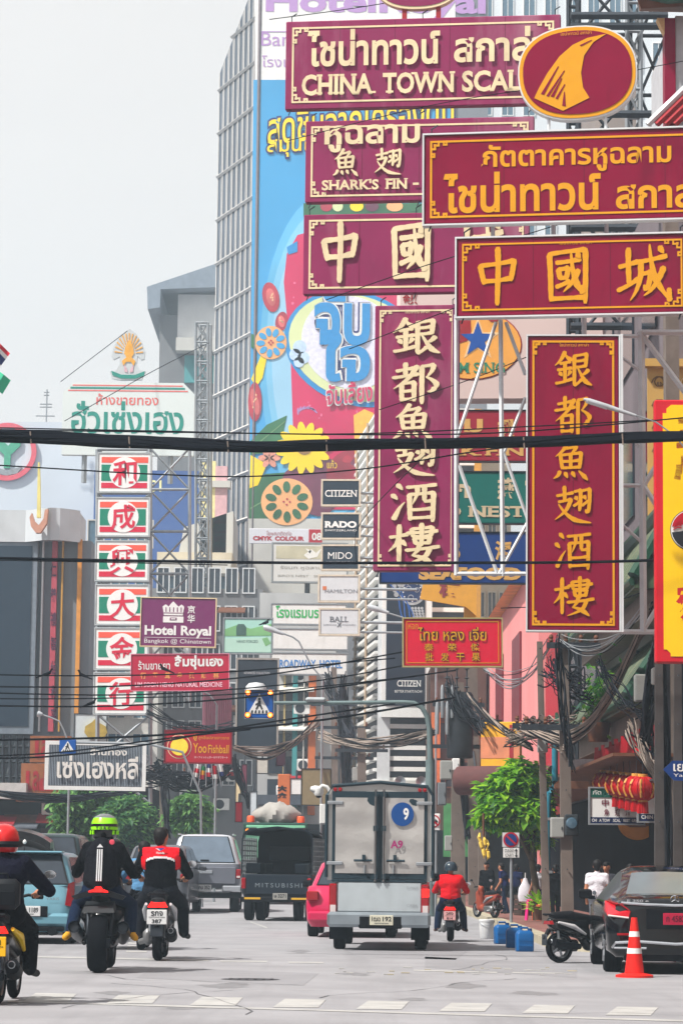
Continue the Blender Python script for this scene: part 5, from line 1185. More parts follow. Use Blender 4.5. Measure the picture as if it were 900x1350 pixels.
# yellow-red banner, upright small signs of the cluttered middle distance
s = Sg('shop_sign', 'faded yellow and pink sign between poles above the green tree', 634, 952, 684, 1020, 82, -R(25)); panel(s.t, s.w, s.h, .2, M('faded_yellow', (226, 166, 40), .6, var=.1)); b = MB(); s.rect(b, 634, 972, 684, 1000, M('faded_pink', (206, 130, 96), .6, var=.2, scale=2)); s.rect(b, 671, 956, 676, 1016, redd, -.02); b.build('band', s.t)
SM = 'small upright shop signs at the far end of the street'
for (x0, y0, x1, y1, d, m, lab, wr) in ((366, 1021, 382, 1062, 108, orange, 'orange upright sign with dark characters above the green truck', '大金'), (383, 1027, 398, 1048, 110, white, 'small white lightbox beside the orange upright sign', None), (397, 1014, 436, 1062, 104, M('khaki_board', (134, 120, 92), .7, var=.1), 'olive brown blank board left of the box truck', None),
        (364, 990, 376, 1010, 112, M('plum_board', (96, 58, 76), .6), 'plum coloured small sign over the orange upright sign', None), (318, 1008, 325, 1048, 116, M('maroon_slim', (110, 50, 70), .6), 'slim maroon upright sign near the left pole cluster', None), (310, 1028, 317, 1058, 117, cream, 'slim cream upright sign beside the slim maroon one', None),
        (310, 1058, 319, 1084, 112, red, 'small red upright sign low above the dark truck', None), (329, 1044, 338, 1082, 109, M('pale_blue_sign', (196, 206, 214), .6, var=.1), 'slim pale blue upright sign beside the white sack', None), (338, 1000, 353, 1020, 118, M('striped_box', (190, 188, 180), .6, var=.1), 'square grey signbox under the dark advert panel', None)):
    s = Sg('upright_sign', lab, x0, y0, x1, y1, d, 0, 0, SM); panel(s.t, s.w, s.h, .25, m, fm=steeld if wr is None else None, ft=.02)
    if wr:
        b = MB()
        for i, ch in enumerate(wr): s.txt(b, ch, 365+i*.2, 1036+i*9, 378, 1044+i*9, inkb, bold=.08)
        b.build('lettering', s.t)
    b = MB(); b.bar((0, .1, s.h), (0, .5, s.h+.35), .06, steeld); b.build('bracket', s.t)
s = Sg('corrugated_sign', 'dull pink corrugated hoarding behind the medicine sign', 268, 905, 305, 962, 118, R(25)); panel(s.t, s.w, s.h, .1, M('dull_rose', (136, 84, 100), .7, var=.15)); b = MB()
for i in range(14): x = -s.w/2+.1+(s.w-.2)*i/13; b.box(x-.03, x+.03, -.04, -.001, .02, s.h-.02, MATS['dull_rose'])
b.build('ribs', s.t)
# flags
def flag(px, py, d, w, h, bands, lab, tilt, group):
    p = at(px, py, d); t = thing('flag', lab, 'flag', p, (0, R(tilt), 0), group); b = MB(); n = 8
    z = 0.
    tot = sum(q[0] for q in bands)
    for (hh, mm) in bands:
        z1 = z-h*hh/tot; vs = []
        for zz in (z, z1):
            for i in range(n+1): vs.append((w*i/n, .06*math.sin(i*1.1+zz*3), zz-.08*w*(i/n)**2))
        b.add(vs, [[i, i+1, i+n+2, i+n+1] for i in range(n)], mm, True); z = z1
    b.build('cloth', t); b = MB(); b.tube([(0, 0, .1), (0, 0, -h*1.8)], .02, steel, 6); b.build('staff', t); return t
tb = M('flag_blue', (38, 52, 110), .7, var=.05); tr_ = M('flag_red', (206, 40, 60), .7, var=.05); tg = M('flag_green', (60, 180, 140), .7, var=.05)
flag(-16, 440, 60, .66, .5, [(1, tr_), (1, white), (2, tb), (1, white), (1, tr_)], 'red white and blue striped flag at the upper left edge', 36, 'flags at the left edge')
flag(-10, 484, 60, .5, .36, [(1, tg)], 'plain green flag below the striped flag', 30, 'flags at the left edge')
for i, (c1_, c2_, c3_, lab) in enumerate(((white, tr_, white, 'white and red bunting flag under the red fishball sign'), (M('flag_dark_green', (30, 120, 70), .7), gold, red, 'green yellow red bunting flag under the red fishball sign'), (tb, white, tr_, 'blue white red bunting flag under the red fishball sign'), (red, red, white, 'red bunting flag with pale foot under the fishball sign'), (white, white, tb, 'mostly white bunting flag under the red fishball sign'))):
    flag(258+i*7, 1007+(i % 2)*3, 97, .17, .46, [(1, c1_), (1, c2_), (1, c3_)], lab, 12-i*6, 'bunting flags in a cluster')
# ------------------------------------------------------------------ vehicles
def rr(z, y0, y1, w, r=.18, n=5):
    out = []; r = min(r, w*.95, (y1-y0)*.48)
    for (cx, cy_, a0) in ((w-r, y1-r, 0), (-w+r, y1-r, 90), (-w+r, y0+r, 180), (w-r, y0+r, 270)):
        for i in range(n+1): a = R(a0+90*i/n); out.append((cx+r*math.cos(a), cy_+r*math.sin(a), z))
    return out
def zloft(mb, lv, m): mb.loft([rr(*l) for l in lv], m)
tyre = M('tyre', (15, 17, 22), .9, var=.2, scale=8, spec=.06); rim = M('wheel_rim', (150, 154, 160), .35, .7)
lamp_r = M('tail_lamp', (150, 10, 24), .2, var=.1, coat=.5); lamp_on = M('tail_lamp_lit', (255, 24, 20), .3, var=0, emit=2.2); lamp_w = M('reverse_lamp', (210, 200, 200), .2, var=.05)
platew = M('plate_white', (214, 216, 218), .5, var=.04); platey = M('plate_yellow', (236, 180, 24), .5, var=.04); chromem = M('chrome', (200, 204, 210), .18, .9, var=.05)
trimb = M('trim_black', (14, 17, 23), .5, var=.1, spec=.12); under = M('underbody', (9, 12, 18), .95, var=.1, spec=.03)
def wheel(t, x, y, r, w, name='wheel'):
    b = MB(); s_ = 1 if x > 0 else -1
    b.lathe([(r*.62, -w/2), (r*.93, -w/2), (r, -w*.36), (r*1.005, 0), (r, w*.36), (r*.93, w/2), (r*.62, w/2), (r*.62, -w/2)], tyre, 28, None, True, 'X')
    for k in (-.22, 0, .22): b.lathe([(r*1.004, w*k-.006), (r*1.01, w*k), (r*1.004, w*k+.006)], under, 28, None, True, 'X')
    o = b.build(name, t, (x, y, r)); b = MB()
    b.lathe([(0, s_*w*.36), (.06, s_*w*.4), (r*.3, s_*w*.3), (r*.55, s_*w*.34), (r*.63, s_*w*.48), (r*.63, s_*w*.2)], rim, 22, None, True, 'X')
    for k in range(5): a = k*2*math.pi/5; b.bar((s_*w*.4, .05*math.cos(a), .05*math.sin(a)), (s_*w*.42, r*.58*math.cos(a), r*.58*math.sin(a)), .05, rim)
    b.build('rim', o); return o
def plate(t, x, y, z, txts, m=platew, w=.36, h=.17, ink=None, name='number_plate'):
    b = MB(); b.box(x-w/2, x+w/2, y-.02, y, z, z+h, m, bev=.005); p = b.build(name, t); b = MB()
    for (s_, u0, v0, u1, v1) in txts: put_text(b, s_, x-w/2+w*u0, z+h*v0, x-w/2+w*u1, z+h*v1, y-.021, ink or inkb, th=.002, bold=.02)
    b.build('characters', p); return p
def pane(t, name, q, m, off=.012, fr=None):
    q = [Vector(p) for p in q]; nn = (q[1]-q[0]).cross(q[3]-q[0]).normalized(); b = MB(); c = sum(q, Vector())/4
    o = [c+(p-c)*1.05+nn*off*.5 for p in q] if fr else None
    if fr: b.add(o, [[0, 1, 2, 3]], fr)
    b.add([p+nn*off for p in q]+[p-nn*.02 for p in q], [[0, 1, 2, 3], [0, 4, 5, 1], [1, 5, 6, 2], [2, 6, 7, 3], [3, 7, 4, 0]], m); return b.build(name, t)
def cabin(t, paint, y0b, y0t, y1t, y1b, zb, zt, wb, wt, glass, wins=True, r=.16, rear=.12, top=None, inset=.12, zw=.06):
    b = MB(); L = lambda u: (zb+(zt-zb)*u, y0b+(y0t-y0b)*u, y1b+(y1t-y1b)*u, wb+(wt-wb)*u, r)
    e = (zt-.0); lv = [L(0), L(.5), L(.86), (zt-.045, y0t+.0, y1t, wt-.012, r), (zt-.012, y0t+.06, y1t-.06, wt-.07, r), (zt+.012, y0t+.22, y1t-.22, wt-.24, r)]
    zloft(b, lv, paint); b.build('cabin', t)
    if wins:
        def P(u, sx): return (sx*(wb+(wt-wb)*u-inset), y0b+(y0t-y0b)*u-.002, zb+(zt-zb)*u)
        u0, u1 = zw, 1-rear; pane(t, 'rear_window', [P(u0, -1), P(u0, 1), P(u1, 1), P(u1, -1)], glass, .014, trimb)
        for sx in (-1, 1):
            def S(u, f): ya = y0b+(y0t-y0b)*u+.28; yb_ = y1b+(y1t-y1b)*u-.25; return (sx*(wb+(wt-wb)*u), ya+(yb_-ya)*f, zb+(zt-zb)*u)
            for f0, f1 in ((.0, .46), (.5, 1.)):
                q = [S(.08, f0), S(.08, f1), S(.85, f1), S(.85, f0)]; pane(t, 'side_window', q if sx > 0 else q[::-1], glass, .012)
def mirror(t, x, y, z, m):
    b = MB(); s_ = 1 if x > 0 else -1; b.box(min(x, x+s_*.2), max(x, x+s_*.2), y-.06, y+.06, z-.07, z+.07, m, bev=.03); b.bar((x-s_*.05, y, z-.05), (x+s_*.05, y, z-.05), .04, trimb); b.build('mirror', t)
def tails(t, x0, x1, y, z0, z1, m, extra=None):
    for sx in (-1, 1):
        b = MB(); b.box(min(sx*x0, sx*x1), max(sx*x0, sx*x1), y-.03, y+.16, z0, z1, m if not callable(m) else m(sx), bev=.02); o = b.build('tail_light', t)
        if extra: b = MB(); b.box(min(sx*x0, sx*x1)+.02, max(sx*x0, sx*x1)-.02, y-.036, y-.031, z0+(z1-z0)*extra[0], z0+(z1-z0)*extra[1], lamp_w); b.build('reverse_light', o)
def seg(t, name, x0, x1, y0, y1, z0, z1, m, bev=.02): b = MB(); b.box(x0, x1, y0, y1, z0, z1, m, bev=bev); return b.build(name, t)
def roof_at(q): return q
def vehicle(name, label, cat, px, py, yaw=0., sc=1., group=None):
    p = gat(px, py); t = thing(name, label, cat, p, (0, 0, yaw), group); t.scale = (sc, sc, sc); return t
paint = lambda n, rgb, metal=.25, rough=.28: M(n, rgb, rough, metal, var=.08, scale=1.5, coat=.5, stain=tuple(int(v*.6+50) for v in rgb), stain_amt=.22)

# sky blue hatchback
t = vehicle('hatchback_car', 'sky blue hatchback seen from behind beside the red helmeted rider', 'car', 30, 1245, R(-2))
pb = paint('paint_sky_blue', (104, 152, 170), .15); b = MB()
zloft(b, [(.2, .12, 3.6, .76, .2), (.3, .03, 3.7, .83, .22), (.5, 0, 3.72, .85, .24), (.78, .06, 3.72, .855, .26), (.98, .14, 3.6, .84, .28), (1.0, .3, 3.4, .78, .28)], pb); b.build('body', t)
cabin(t, pb, .14, .48, 2.3, 3.0, .98, 1.55, .82, .62, glassd, rear=.1, inset=.1)
seg(t, 'spoiler', -.6, .6, .3, .62, 1.53, 1.57, pb); seg(t, 'bumper', -.8, .8, -.07, .1, .3, .52, pb, .05); seg(t, 'bumper_lip', -.7, .7, -.05, .06, .22, .3, trimb)
for sx in (-1, 1):
    b = MB(); q = [(sx*.84, .07, .62), (sx*.70, .02, .66), (sx*.74, .08, 1.02), (sx*.83, .2, 1.06)]; b.add(q+[(x, y+.1, z) for x, y, z in q], [[0, 1, 2, 3], [3, 2, 1, 0], [4, 5, 6, 7], [0, 4, 7, 3], [1, 5, 6, 2], [2, 6, 7, 3]], lamp_r); b.build('tail_light', t)
seg(t, 'plate_recess', -.3, .42, -.078, -.071, .46, .64, trimb, .01); plate(t, .12, -.08, .47, [('ชค 1189', .1, .35, .9, .85), ('กรุงเทพ', .3, .08, .7, .25)])
b = MB(); b.tube([(.5, -.1, .22), (.5, .3, .22)], .075, trimb, 12); b.build('exhaust', t); b = MB(); put_text(b, 'YARIS', .38, .74, .6, .785, .02, chromem); b.build('badge', t)
b = MB(); b.tube([(-.1, .55, 1.55), (-.1, .6, 1.7)], .012, trimb, 5); b.lathe([(0, .05), (.03, .02), (.035, 0), (.02, -.03), (0, -.03)], white, 8, Matrix.Translation((-.1, .6, 1.72))); b.build('aerial', t)
b = MB(); b.tube([(-.2, .16, .99), (.4, .2, 1.02)], .015, trimb, 5); b.build('wiper', t); mirror(t, .84, 2.3, 1.05, pb); mirror(t, -.84, 2.3, 1.05, pb)
for x in (-.72, .72):
    for y in (.62, 3.05): wheel(t, x, y, .29, .19)

# silver pickup with canopy
t = vehicle('canopy_pickup', 'silver grey pickup with canopy and big rear window', 'pickup truck', 269, 1203, R(1), 1.1)
ps = paint('paint_silver_grey', (120, 124, 136), .4); pw_ = paint('paint_pale_silver', (196, 200, 208), .3); b = MB()
zloft(b, [(.62, .06, 5.1, .86, .15), (.75, 0, 5.2, .92, .16), (1.1, 0, 5.2, .93, .16), (1.22, .03, 5.0, .91, .16)], ps); b.build('body', t)
cabin(t, pw_, .06, .42, 3.6, 4.3, 1.23, 1.98, .9, .68, M('tinted_glass', (104, 118, 134), .15, var=.1), rear=.08, inset=.14)
seg(t, 'tailgate', -.8, .8, -.03, .0, .72, 1.15, ps); seg(t, 'gate_handle', -.28, .2, -.05, -.031, .98, 1.07, chromem, .015); seg(t, 'canopy_handle', -.12, .1, .06, .1, 1.3, 1.34, trimb, .01)
for sx in (-1, 1): seg(t, 'bumper_end', min(sx*.45, sx*.95), max(sx*.45, sx*.95), -.16, .0, .52, .68, chromem, .03)
seg(t, 'bumper', -.95, .95, -.1, .05, .36, .51, trimb, .03); plate(t, 0, -.11, .53, [('กบ 352', .1, .3, .9, .85)]); tails(t, .8, .93, 0, .86, 1.1, lamp_r, (.1, .3))
for x in (-.76, .76):
    for y in (.9, 4.1): wheel(t, x, y, .38, .25)
    b = MB(); b.tube([(x*.92, .45, 1.99), (x*.92, 3.4, 2.0)], .025, pw_, 6); b.build('roof_rail', t)
mirror(t, .93, 3.6, 1.3, chromem); mirror(t, -.93, 3.6, 1.3, chromem); b = MB(); b.tube([(0, .2, 1.24), (.5, .22, 1.26)], .015, trimb, 5); b.build('wiper', t)

# dark canvas-topped pickup
t = vehicle('canvas_pickup', 'dark navy pickup with open arched canvas top and dented tailgate', 'pickup truck', 364, 1215, R(-5), 1.04)
pn = paint('paint_dark_navy', (24, 34, 46), .1, .4); cv = M('canvas_dark', (26, 34, 42), .95, var=.2, spec=.05, stain=(90, 90, 84), stain_amt=.3); b = MB()
zloft(b, [(.55, .05, 4.7, .78, .08), (.66, 0, 4.8, .83, .08), (1.02, 0, 4.8, .84, .08), (1.08, .02, 4.7, .82, .08)], pn); b.build('body', t)
seg(t, 'tailgate', -.72, .72, -.03, -.001, .62, 1.08, pn, .015); b = MB(); put_text(b, 'MITSUBISHI', -.5, .78, .6, .88, -.03, M('lettering_slate', (120, 132, 140), .6), th=.004, spacing=1.4); b.build('lettering', t)
b = MB(); arch = [(-.84, 1.08), (-.84, 1.9), (-.8, 2.04), (-.68, 2.13), (0, 2.2), (.68, 2.13), (.8, 2.04), (.84, 1.9), (.84, 1.08)]; inn = [(x*.955, z-.045 if z > 1.5 else z) for x, z in arch]; n = len(arch)
vs = []
for y in (.0, 3.0): vs += [(x, y, z) for x, z in arch]+[(x, y, z) for x, z in inn]
fs = []
for i in range(n-1):
    if 2 <= i <= n-4: fs += [[i, i+1, 2*n+i+1, 2*n+i], [n+i+1, n+i, 3*n+i, 3*n+i+1]]
    fs += [[i+1, i, n+i, n+i+1]]
b.add(vs, fs, cv)
b.add([(x, 2.97, z) for x, z in inn], [list(range(n))[::-1]], M('canvas_inside_shade', (7, 10, 16), .95, var=.1, spec=.02)); b.build('canvas_top', t)  # near-black end sheet stands in for the shade under the canvas
b = MB()
for sx in (-1, 1):
    for k in range(9): y = .06+k*.36; b.bar((sx*.83, y, 1.08), (sx*.83, y, 1.94), .028, steel)
    for k in range(7): z = 1.15+k*.12; b.bar((sx*.83, .05, z), (sx*.83, 3.0, z), .022, steel)
b.build('side_grille', t)
seg(t, 'bench', -.75, -.4, .2, 2.8, 1.1, 1.34, cv); seg(t, 'bench', .4, .75, .2, 2.8, 1.1, 1.34, cv); seg(t, 'cab_window', -.5, .5, 2.9, 2.96, 1.4, 1.75, M('cab_glass', (26, 34, 44), .3))
seg(t, 'bumper', -.84, .84, -.14, -.05, .44, .56, trimb, .02)
for sx in (-1, 1): seg(t, 'bumper_stripe', min(sx*.36, sx*.74), max(sx*.36, sx*.74), -.15, -.141, .5, .545, M('stripe_yellow', (206, 160, 40), .6, var=.1), .004)
plate(t, .1, -.15, .5, [('ษ 3271', .1, .3, .9, .85)], M('plate_dull', (150, 150, 146), .6, var=.1), .34, .15); tails(t, .72, .82, -.03, .74, 1.0, lamp_r)
for x in (-.72, .72): wheel(t, x, .75, .35, .2); wheel(t, x*.62, .75, .35, .2); wheel(t, x, 3.8, .35, .2)
mirror(t, .84, 3.6, 1.4, trimb); mirror(t, -.84, 3.6, 1.4, trimb)

# green truck with white sack
t = vehicle('cargo_truck', 'mint green truck with orange beacons and a white sack on its roof', 'truck', 362, 1193, R(1))
mint = M('paint_mint', (126, 196, 160), .5, var=.08, stain=(80, 120, 104), stain_amt=.3); dgr = M('paint_dark_green', (34, 70, 60), .6, var=.1)
sc_ = (gat(362, 1193).y)/95.
seg(t, 'body', -1.1, 1.1, .01, 5, .9, 2.75, dgr, .04); seg(t, 'rear_panel', -1.0, 1.0, -.03, 0, 1.5, 2.66, mint); seg(t, 'chassis', -.5, .5, .1, 6.8, .55, .88, under); seg(t, 'cab', -1.0, 1.0, 5.2, 6.9, .7, 2.5, mint, .12)
for x in (-.85, .85):
    b = MB(); b.lathe([(.13, 0), (.13, .17), (.1, .22), (0, .22)], M('beacon_orange', (236, 90, 44), .35, var=.05), 14, Matrix.Translation((x, .2, 2.76))); b.build('beacon', t); seg(t, 'lamp_cluster', x-.22, x+.22, -.09, -.031, 2.36, 2.58, trimb)
    for k, mm in ((-.1, M('lamp_amber', (240, 150, 40), .3, var=.05)), (.1, lamp_r)):
        b = MB(); b.lathe([(.075, -.091), (.06, -.11), (0, -.115)], mm, 12, Matrix.Translation((x+k, 0, 2.47)), True, 'Y'); b.build('lamp', t)
    wheel(t, x, 1.2, .45, .26); wheel(t, x, 5.9, .45, .26)
SACKP = t.location.copy()
b = MB(); rngs = []
for i in range(15):
    u = i/14; x = -.85+1.7*u; k = max(.03, math.sin(math.pi*min(max(u, .012), .988)))**.45; rngs.append([(x, .62+.55*k*math.cos(a)*(1+.1*math.sin(5*a+i*1.7)), .3+(.3+.14*math.sin(u*3.1))*k*math.sin(a)*(1+.13*math.sin(3*a+i*1.9))) for a in [2*math.pi*j/18 for j in range(18)]])
b.loft(rngs, M('sack_white', (160, 158, 154), .8, var=.08, scale=2, bump=.4, stain=(130, 126, 120), stain_amt=.35)); o = b.build('sack', None, SACKP+Vector((0, 0, 2.72))); tag(o, 'bulging white sack lying on top of the mint green truck', 'sack')

# pickup with tall aluminium box
t = vehicle('box_truck', 'silver pickup with tall dented aluminium box numbered 9', 'truck', 499, 1254, R(-2.5))
t.scale = (.91, .95, .95)
psil = M('paint_silver', (186, 196, 202), .35, .35, var=.06, coat=.4, stain=(140, 146, 150), stain_amt=.3); b = MB()
zloft(b, [(.5, .1, 5.0, .78, .12), (.62, .03, 5.1, .86, .14), (.92, .0, 5.1, .87, .14), (1.16, .02, 5.0, .85, .12)], psil); b.build('body', t)
b = MB(); zloft(b, [(1.16, 2.6, 4.4, .82, .2), (1.7, 2.65, 3.9, .68, .2), (1.75, 2.8, 3.7, .5, .2)], psil); b.build('cab', t)
seg(t, 'tailgate', -.74, .76, -.035, -.001, .66, 1.17, psil, .03); seg(t, 'bumper', -.93, .93, -.17, .05, .4, .66, M('bumper_steel', (150, 160, 168), .3, .7, var=.12), .05); seg(t, 'bumper_step', -.36, .42, -.174, -.05, .38, .6, trimb)
plate(t, .05, -.176, .44, [('1ฒฉ', .08, .38, .45, .85), ('192', .55, .38, .93, .85), ('กรุงเทพมหานคร', .2, .08, .8, .24)], M('plate_cream', (206, 204, 186), .5, var=.05), .42, .17)
tails(t, .76, .9, -.01, .62, 1.14, lambda sx: lamp_r, (.06, .3)); seg(t, 'lit_lamp', .77, .895, -.052, -.041, .92, 1.06, lamp_on, .01)
b = MB(); put_text(b, 'CAB4', .5, .76, .68, .8, -.036, steel); put_text(b, 'D-MAX', .5, 1.06, .7, 1.1, -.036, steel); b.build('badge', t)
al = M('aluminium_sheet', (184, 182, 180), .42, .55, var=.1, scale=1.2, bump=.25, stain=(150, 144, 140), stain_amt=.45); fr2 = M('box_frame', (38, 56, 66), .5, .2, var=.1); alf = M('aluminium_frame', (190, 190, 188), .4, .4, var=.08)
B0, B1, bw = 1.2, 2.86, .94
b = MB(); prof = [(-bw, B0), (bw, B0), (bw, B1-.2), (bw-.05, B1-.1), (bw-.16, B1-.03), (0, B1+.02), (-bw+.16, B1-.03), (-bw+.05, B1-.1), (-bw, B1-.2)]; b.prism(prof, .03, 2.5, alf); bx = b.build('cargo_box', t)
b = MB(); op = [(x*1.01, z) for x, z in prof]; ip = [(x*.9, z) for x, z in prof]
seg(t, 'door_frame', -.86, .86, -.012, .029, B0+.02, B1-.13, fr2, .004)
for sx in (-1, 1):
    x0, x1 = (-.8, -.09) if sx < 0 else (.09, .8); d = MB(); nx, nz = 14, 24                         # dented sheet door
    f = lambda x, z: -.03-.006*math.sin(z*14)+.011*math.sin(x*5.3+sx)*math.sin(z*4.1+1)+.007*math.sin(x*9+z*6)
    vs = [(x0+(x1-x0)*i/nx, f(x0+(x1-x0)*i/nx, B0+.12+(B1-B0-.36)*j/nz), B0+.12+(B1-B0-.36)*j/nz) for j in range(nz+1) for i in range(nx+1)]
    d.add(vs, [[j*(nx+1)+i, j*(nx+1)+i+1, (j+1)*(nx+1)+i+1, (j+1)*(nx+1)+i] for j in range(nz) for i in range(nx)], al, True); do = d.build('door', t)
    d = MB(); X = sx*.075; d.tube([(X, -.07, B0-.02), (X, -.07, B1-.1)], .022, M('lock_bar', (122, 122, 124), .4, .6), 8)
    for z in (B0+.02, B0+.85, B1-.22): d.box(X-.04, X+.04, -.09, -.03, z, z+.09, fr2)
    d.build('lock_bar', t)
    d = MB(); d.bar((sx*.13, -.08, B0+.34), (sx*.46, -.08, B0+.34), .028, fr2); d.box(sx*.28-.03, sx*.28+.03, -.1, -.04, B0+.34, B0+.44, fr2); d.bar((sx*.26, -.06, B0+.26), (sx*.26, -.06, B0+.12), .03, steel); d.build('door_handle', t)
    for z in (B0+.26, B0+1.3): d = MB(); d.box(min(sx*.66, sx*.95), max(sx*.66, sx*.95), -.06, -.03, z, z+.06, steel, bev=.01); d.build('hinge', t)
    d = MB()
    for k in (0, .1): d.lathe([(.035, .02), (.035, -.02), (0, -.03)], lamp_r, 10, Matrix.Translation((sx*(.72+k*.9), 0, B1-.1)), True, 'Y')
    d.build('marker_lamp', t)
b = MB(); b.lathe([(.0, -.062), (.205, -.062), (.205, -.03)], M('roundel_blue', (16, 70, 136), .45, var=.03), 32, Matrix.Translation((.41, 0, B0+1.14)), False, 'Y'); ro = b.build('number_roundel', t); b = MB(); put_text(b, '9', .425, B0+1.04, .525, B0+1.25, -.064, white, bold=.03, th=.004); b.build('numeral', ro)
b = MB(); put_text(b, 'A9', .2, B0+.55, .42, B0+.69, -.06, M('letter_magenta', (160, 40, 110), .5), bold=.03, th=.006); b.build('lettering', t)
seg(t, 'sill_rail', -.86, .86, -.04, -.001, B0-.03, B0+.015, fr2, .003); b = MB(); b.tube([(bw+.02, .0, 1.25), (bw+.02, .0, B1-.2), (bw-.08, .0, B1-.04), (0, 0, B1+.03), (-bw+.08, 0, B1-.04), (-bw-.02, 0, B1-.2), (-bw-.02, 0, 1.25)], .03, fr2, 8); b.build('edge_hoop', t)
mirror(t, .86, 3.6, 1.25, trimb); mirror(t, -.9, 3.6, 1.3, trimb)
for x in (-.74, .74):
    for y in (.85, 4.0): wheel(t, x, y, .34, .21)
    seg(t, 'mud_flap', x-.17, x+.17, .36, .38, .18, .5, under, .003)

# pink taxi
t = vehicle('taxi_car', 'bright pink taxi half hidden left of the box truck', 'taxi', 462, 1237, R(-2))
pp = paint('paint_pink', (196, 24, 78), .05); b = MB()
zloft(b, [(.2, .12, 4.4, .78, .2), (.32, .02, 4.5, .85, .24), (.55, 0, 4.5, .87, .26), (.82, .08, 4.45, .87, .3), (.97, .22, 4.3, .83, .3)], pp); b.build('body', t)
cabin(t, pp, .8, 1.4, 2.9, 3.5, .96, 1.47, .8, .6, glassd); tails(t, .62, .85, 0, .7, .88, lamp_r); seg(t, 'bumper', -.82, .82, -.06, .1, .3, .5, pp, .04); plate(t, 0, -.07, .52, [('ทร 514', .1, .3, .9, .85)], platey)
b = MB(); put_text(b, 'TAXI', -.2, 1.52, .2, 1.62, 1.99, redd); seg(t, 'roof_sign', -.25, .25, 2.0, 2.12, 1.48, 1.66, platey); b.build('roof_lettering', t)
for sx in (-1, 1): b = MB(); b.prism([(.4, .62), (1.2, .72), (2.6, .66), (2.2, .56), (1., .54)], 0, .004, M('decal_violet', (90, 50, 130), .5), Matrix.Translation((sx*.874, 0, 0)) @ Matrix.Rotation(R(90), 4, 'Z')); b.build('side_decal', t)
mirror(t, -.87, 3.0, 1.0, trimb); mirror(t, .87, 3.0, 1.0, pp)
for x in (-.75, .75):
    for y in (.8, 3.5): wheel(t, x, y, .31, .2)

# black sedan at the kerb
t = vehicle('sedan_car', 'black parked sedan with chrome strips behind the orange cone', 'car', 890, 1286, -R(1.8), .96)
pk = paint('paint_black', (11, 14, 20), .1, .1); b = MB(); gq = MB(); gs = MB()
ST = [(-.03, .36, .64, .9, .78, .62), (0, .28, .7, .98, .88, .72), (.07, .24, .78, 1.03, .925, .76), (.35, .22, .9, 1.07, .94, .76), (.78, .2, .96, 1.09, .94, .73), (1.1, .2, .97, 1.25, .94, .66), (1.45, .2, .97, 1.385, .94, .6), (1.8, .2, .97, 1.45, .94, .565), (2.3, .2, .97, 1.475, .94, .56), (2.9, .2, .97, 1.44, .94, .56), (3.6, .2, .96, 1.12, .93, .68), (4.5, .24, .86, .97, .9, .68), (4.85, .3, .66, .8, .82, .6)]
def sring(y, zb, zs, zt, ws, wt):
    h = [(.0, zb), (ws*.86, zb), (ws*.97, zb+.1), (ws, (zb+zs)*.5+.06), (ws*.985, zs-.03), (ws*.93, zs+.02), (wt+(ws*.93-wt)*.1, zt-.07), (wt-.11, zt-.004), (wt*.5, zt+.012), (0, zt+.018)]
    return [(x, y, z) for x, z in h]+[(-x, y, z) for x, z in h[-2:0:-1]]
RG = [sring(*q) for q in ST]; n = len(RG[0]); vs = [p for r_ in RG for p in r_]
fb, fg, fs_ = [], [], []
for i in range(len(RG)-1):
    for k in range(n):
        f = [i*n+k, i*n+(k+1) % n, (i+1)*n+(k+1) % n, (i+1)*n+k]; kk = k if k < 9 else n-1-k
        (fg if 4 <= i <= 5 and kk in (7, 8) else fs_ if 5 <= i <= 9 and kk == 5 else fb).append(f)
b.add(vs, fb, pk, True); b.add(RG[0], [list(range(n))[::-1]], pk, True); b.add(RG[-1], [list(range(n))], pk, True)
gq.add(vs, fg, M('sky_toned_glass', (120, 134, 142), .2, .35, var=.04, spec=.6), True); gs.add(vs, fs_, M('side_glass_dark', (16, 22, 30), .3, var=.05, spec=.25), True)  # rear glass: pale base colour stands in for the reflected sky
for m_, nm in ((b, 'body'), (gq, 'rear_window'), (gs, 'side_window')):
    used = sorted({q for f in m_.f for q in f}); re_ = {q: c for c, q in enumerate(used)}; m_.v = [m_.v[q] for q in used]; m_.f = [[re_[q] for q in f] for f in m_.f]; m_.build(nm, t, sharp=55)
for sx in (-1, 1):
    b = MB(); q = [(sx*.95, .33, .86), (sx*.925, .03, .80), (sx*.64, -.05, .77), (sx*.62, -.05, .86), (sx*.76, -.03, .96), (sx*.94, .33, 1.0)]; b.add([(x*1.004, y-.012, z) for x, y, z in q]+[(x*.9, y+.12, z) for x, y, z in q], [[0, 1, 2, 3, 4, 5], [5, 4, 3, 2, 1, 0]]+[[i, (i+1) % 6, 6+(i+1) % 6, 6+i] for i in range(6)], M('lamp_scarlet', (196, 30, 44), .15, var=.1, coat=.8)); o = b.build('tail_light', t)
    b = MB(); b.tube([(sx*.92, .0, .80), (sx*.64, -.065, .77)], .014, lamp_w, 6); b.build('lamp_strip', o)
b = MB(); b.tube([(-.74, -.01, .975), (-.4, -.03, .955), (0, -.04, .945), (.4, -.03, .955), (.74, -.01, .975)], .02, chromem, 6); b.build('boot_strip', t)
b = MB(); b.tube([(-.86, .0, .36), (-.82, -.04, .43), (-.5, -.06, .45), (0, -.06, .42), (.5, -.06, .45), (.82, -.04, .43), (.86, .0, .36)], .022, chromem, 6); b.tube([(-.84, -.03, .36), (-.4, -.06, .36)], .016, chromem, 6); b.build('bumper_strip', t)
b = MB(); put_text(b, 'E 350 e', -.66, .985, -.36, 1.02, .012, chromem, bold=.03); b.build('badge', t)
b = MB(); b.lathe([(.05, .0), (.058, -.012), (.066, 0), (.058, .012), (.05, 0)], chromem, 24, Matrix.Translation((0, .01, 1.02)), True, 'Y')
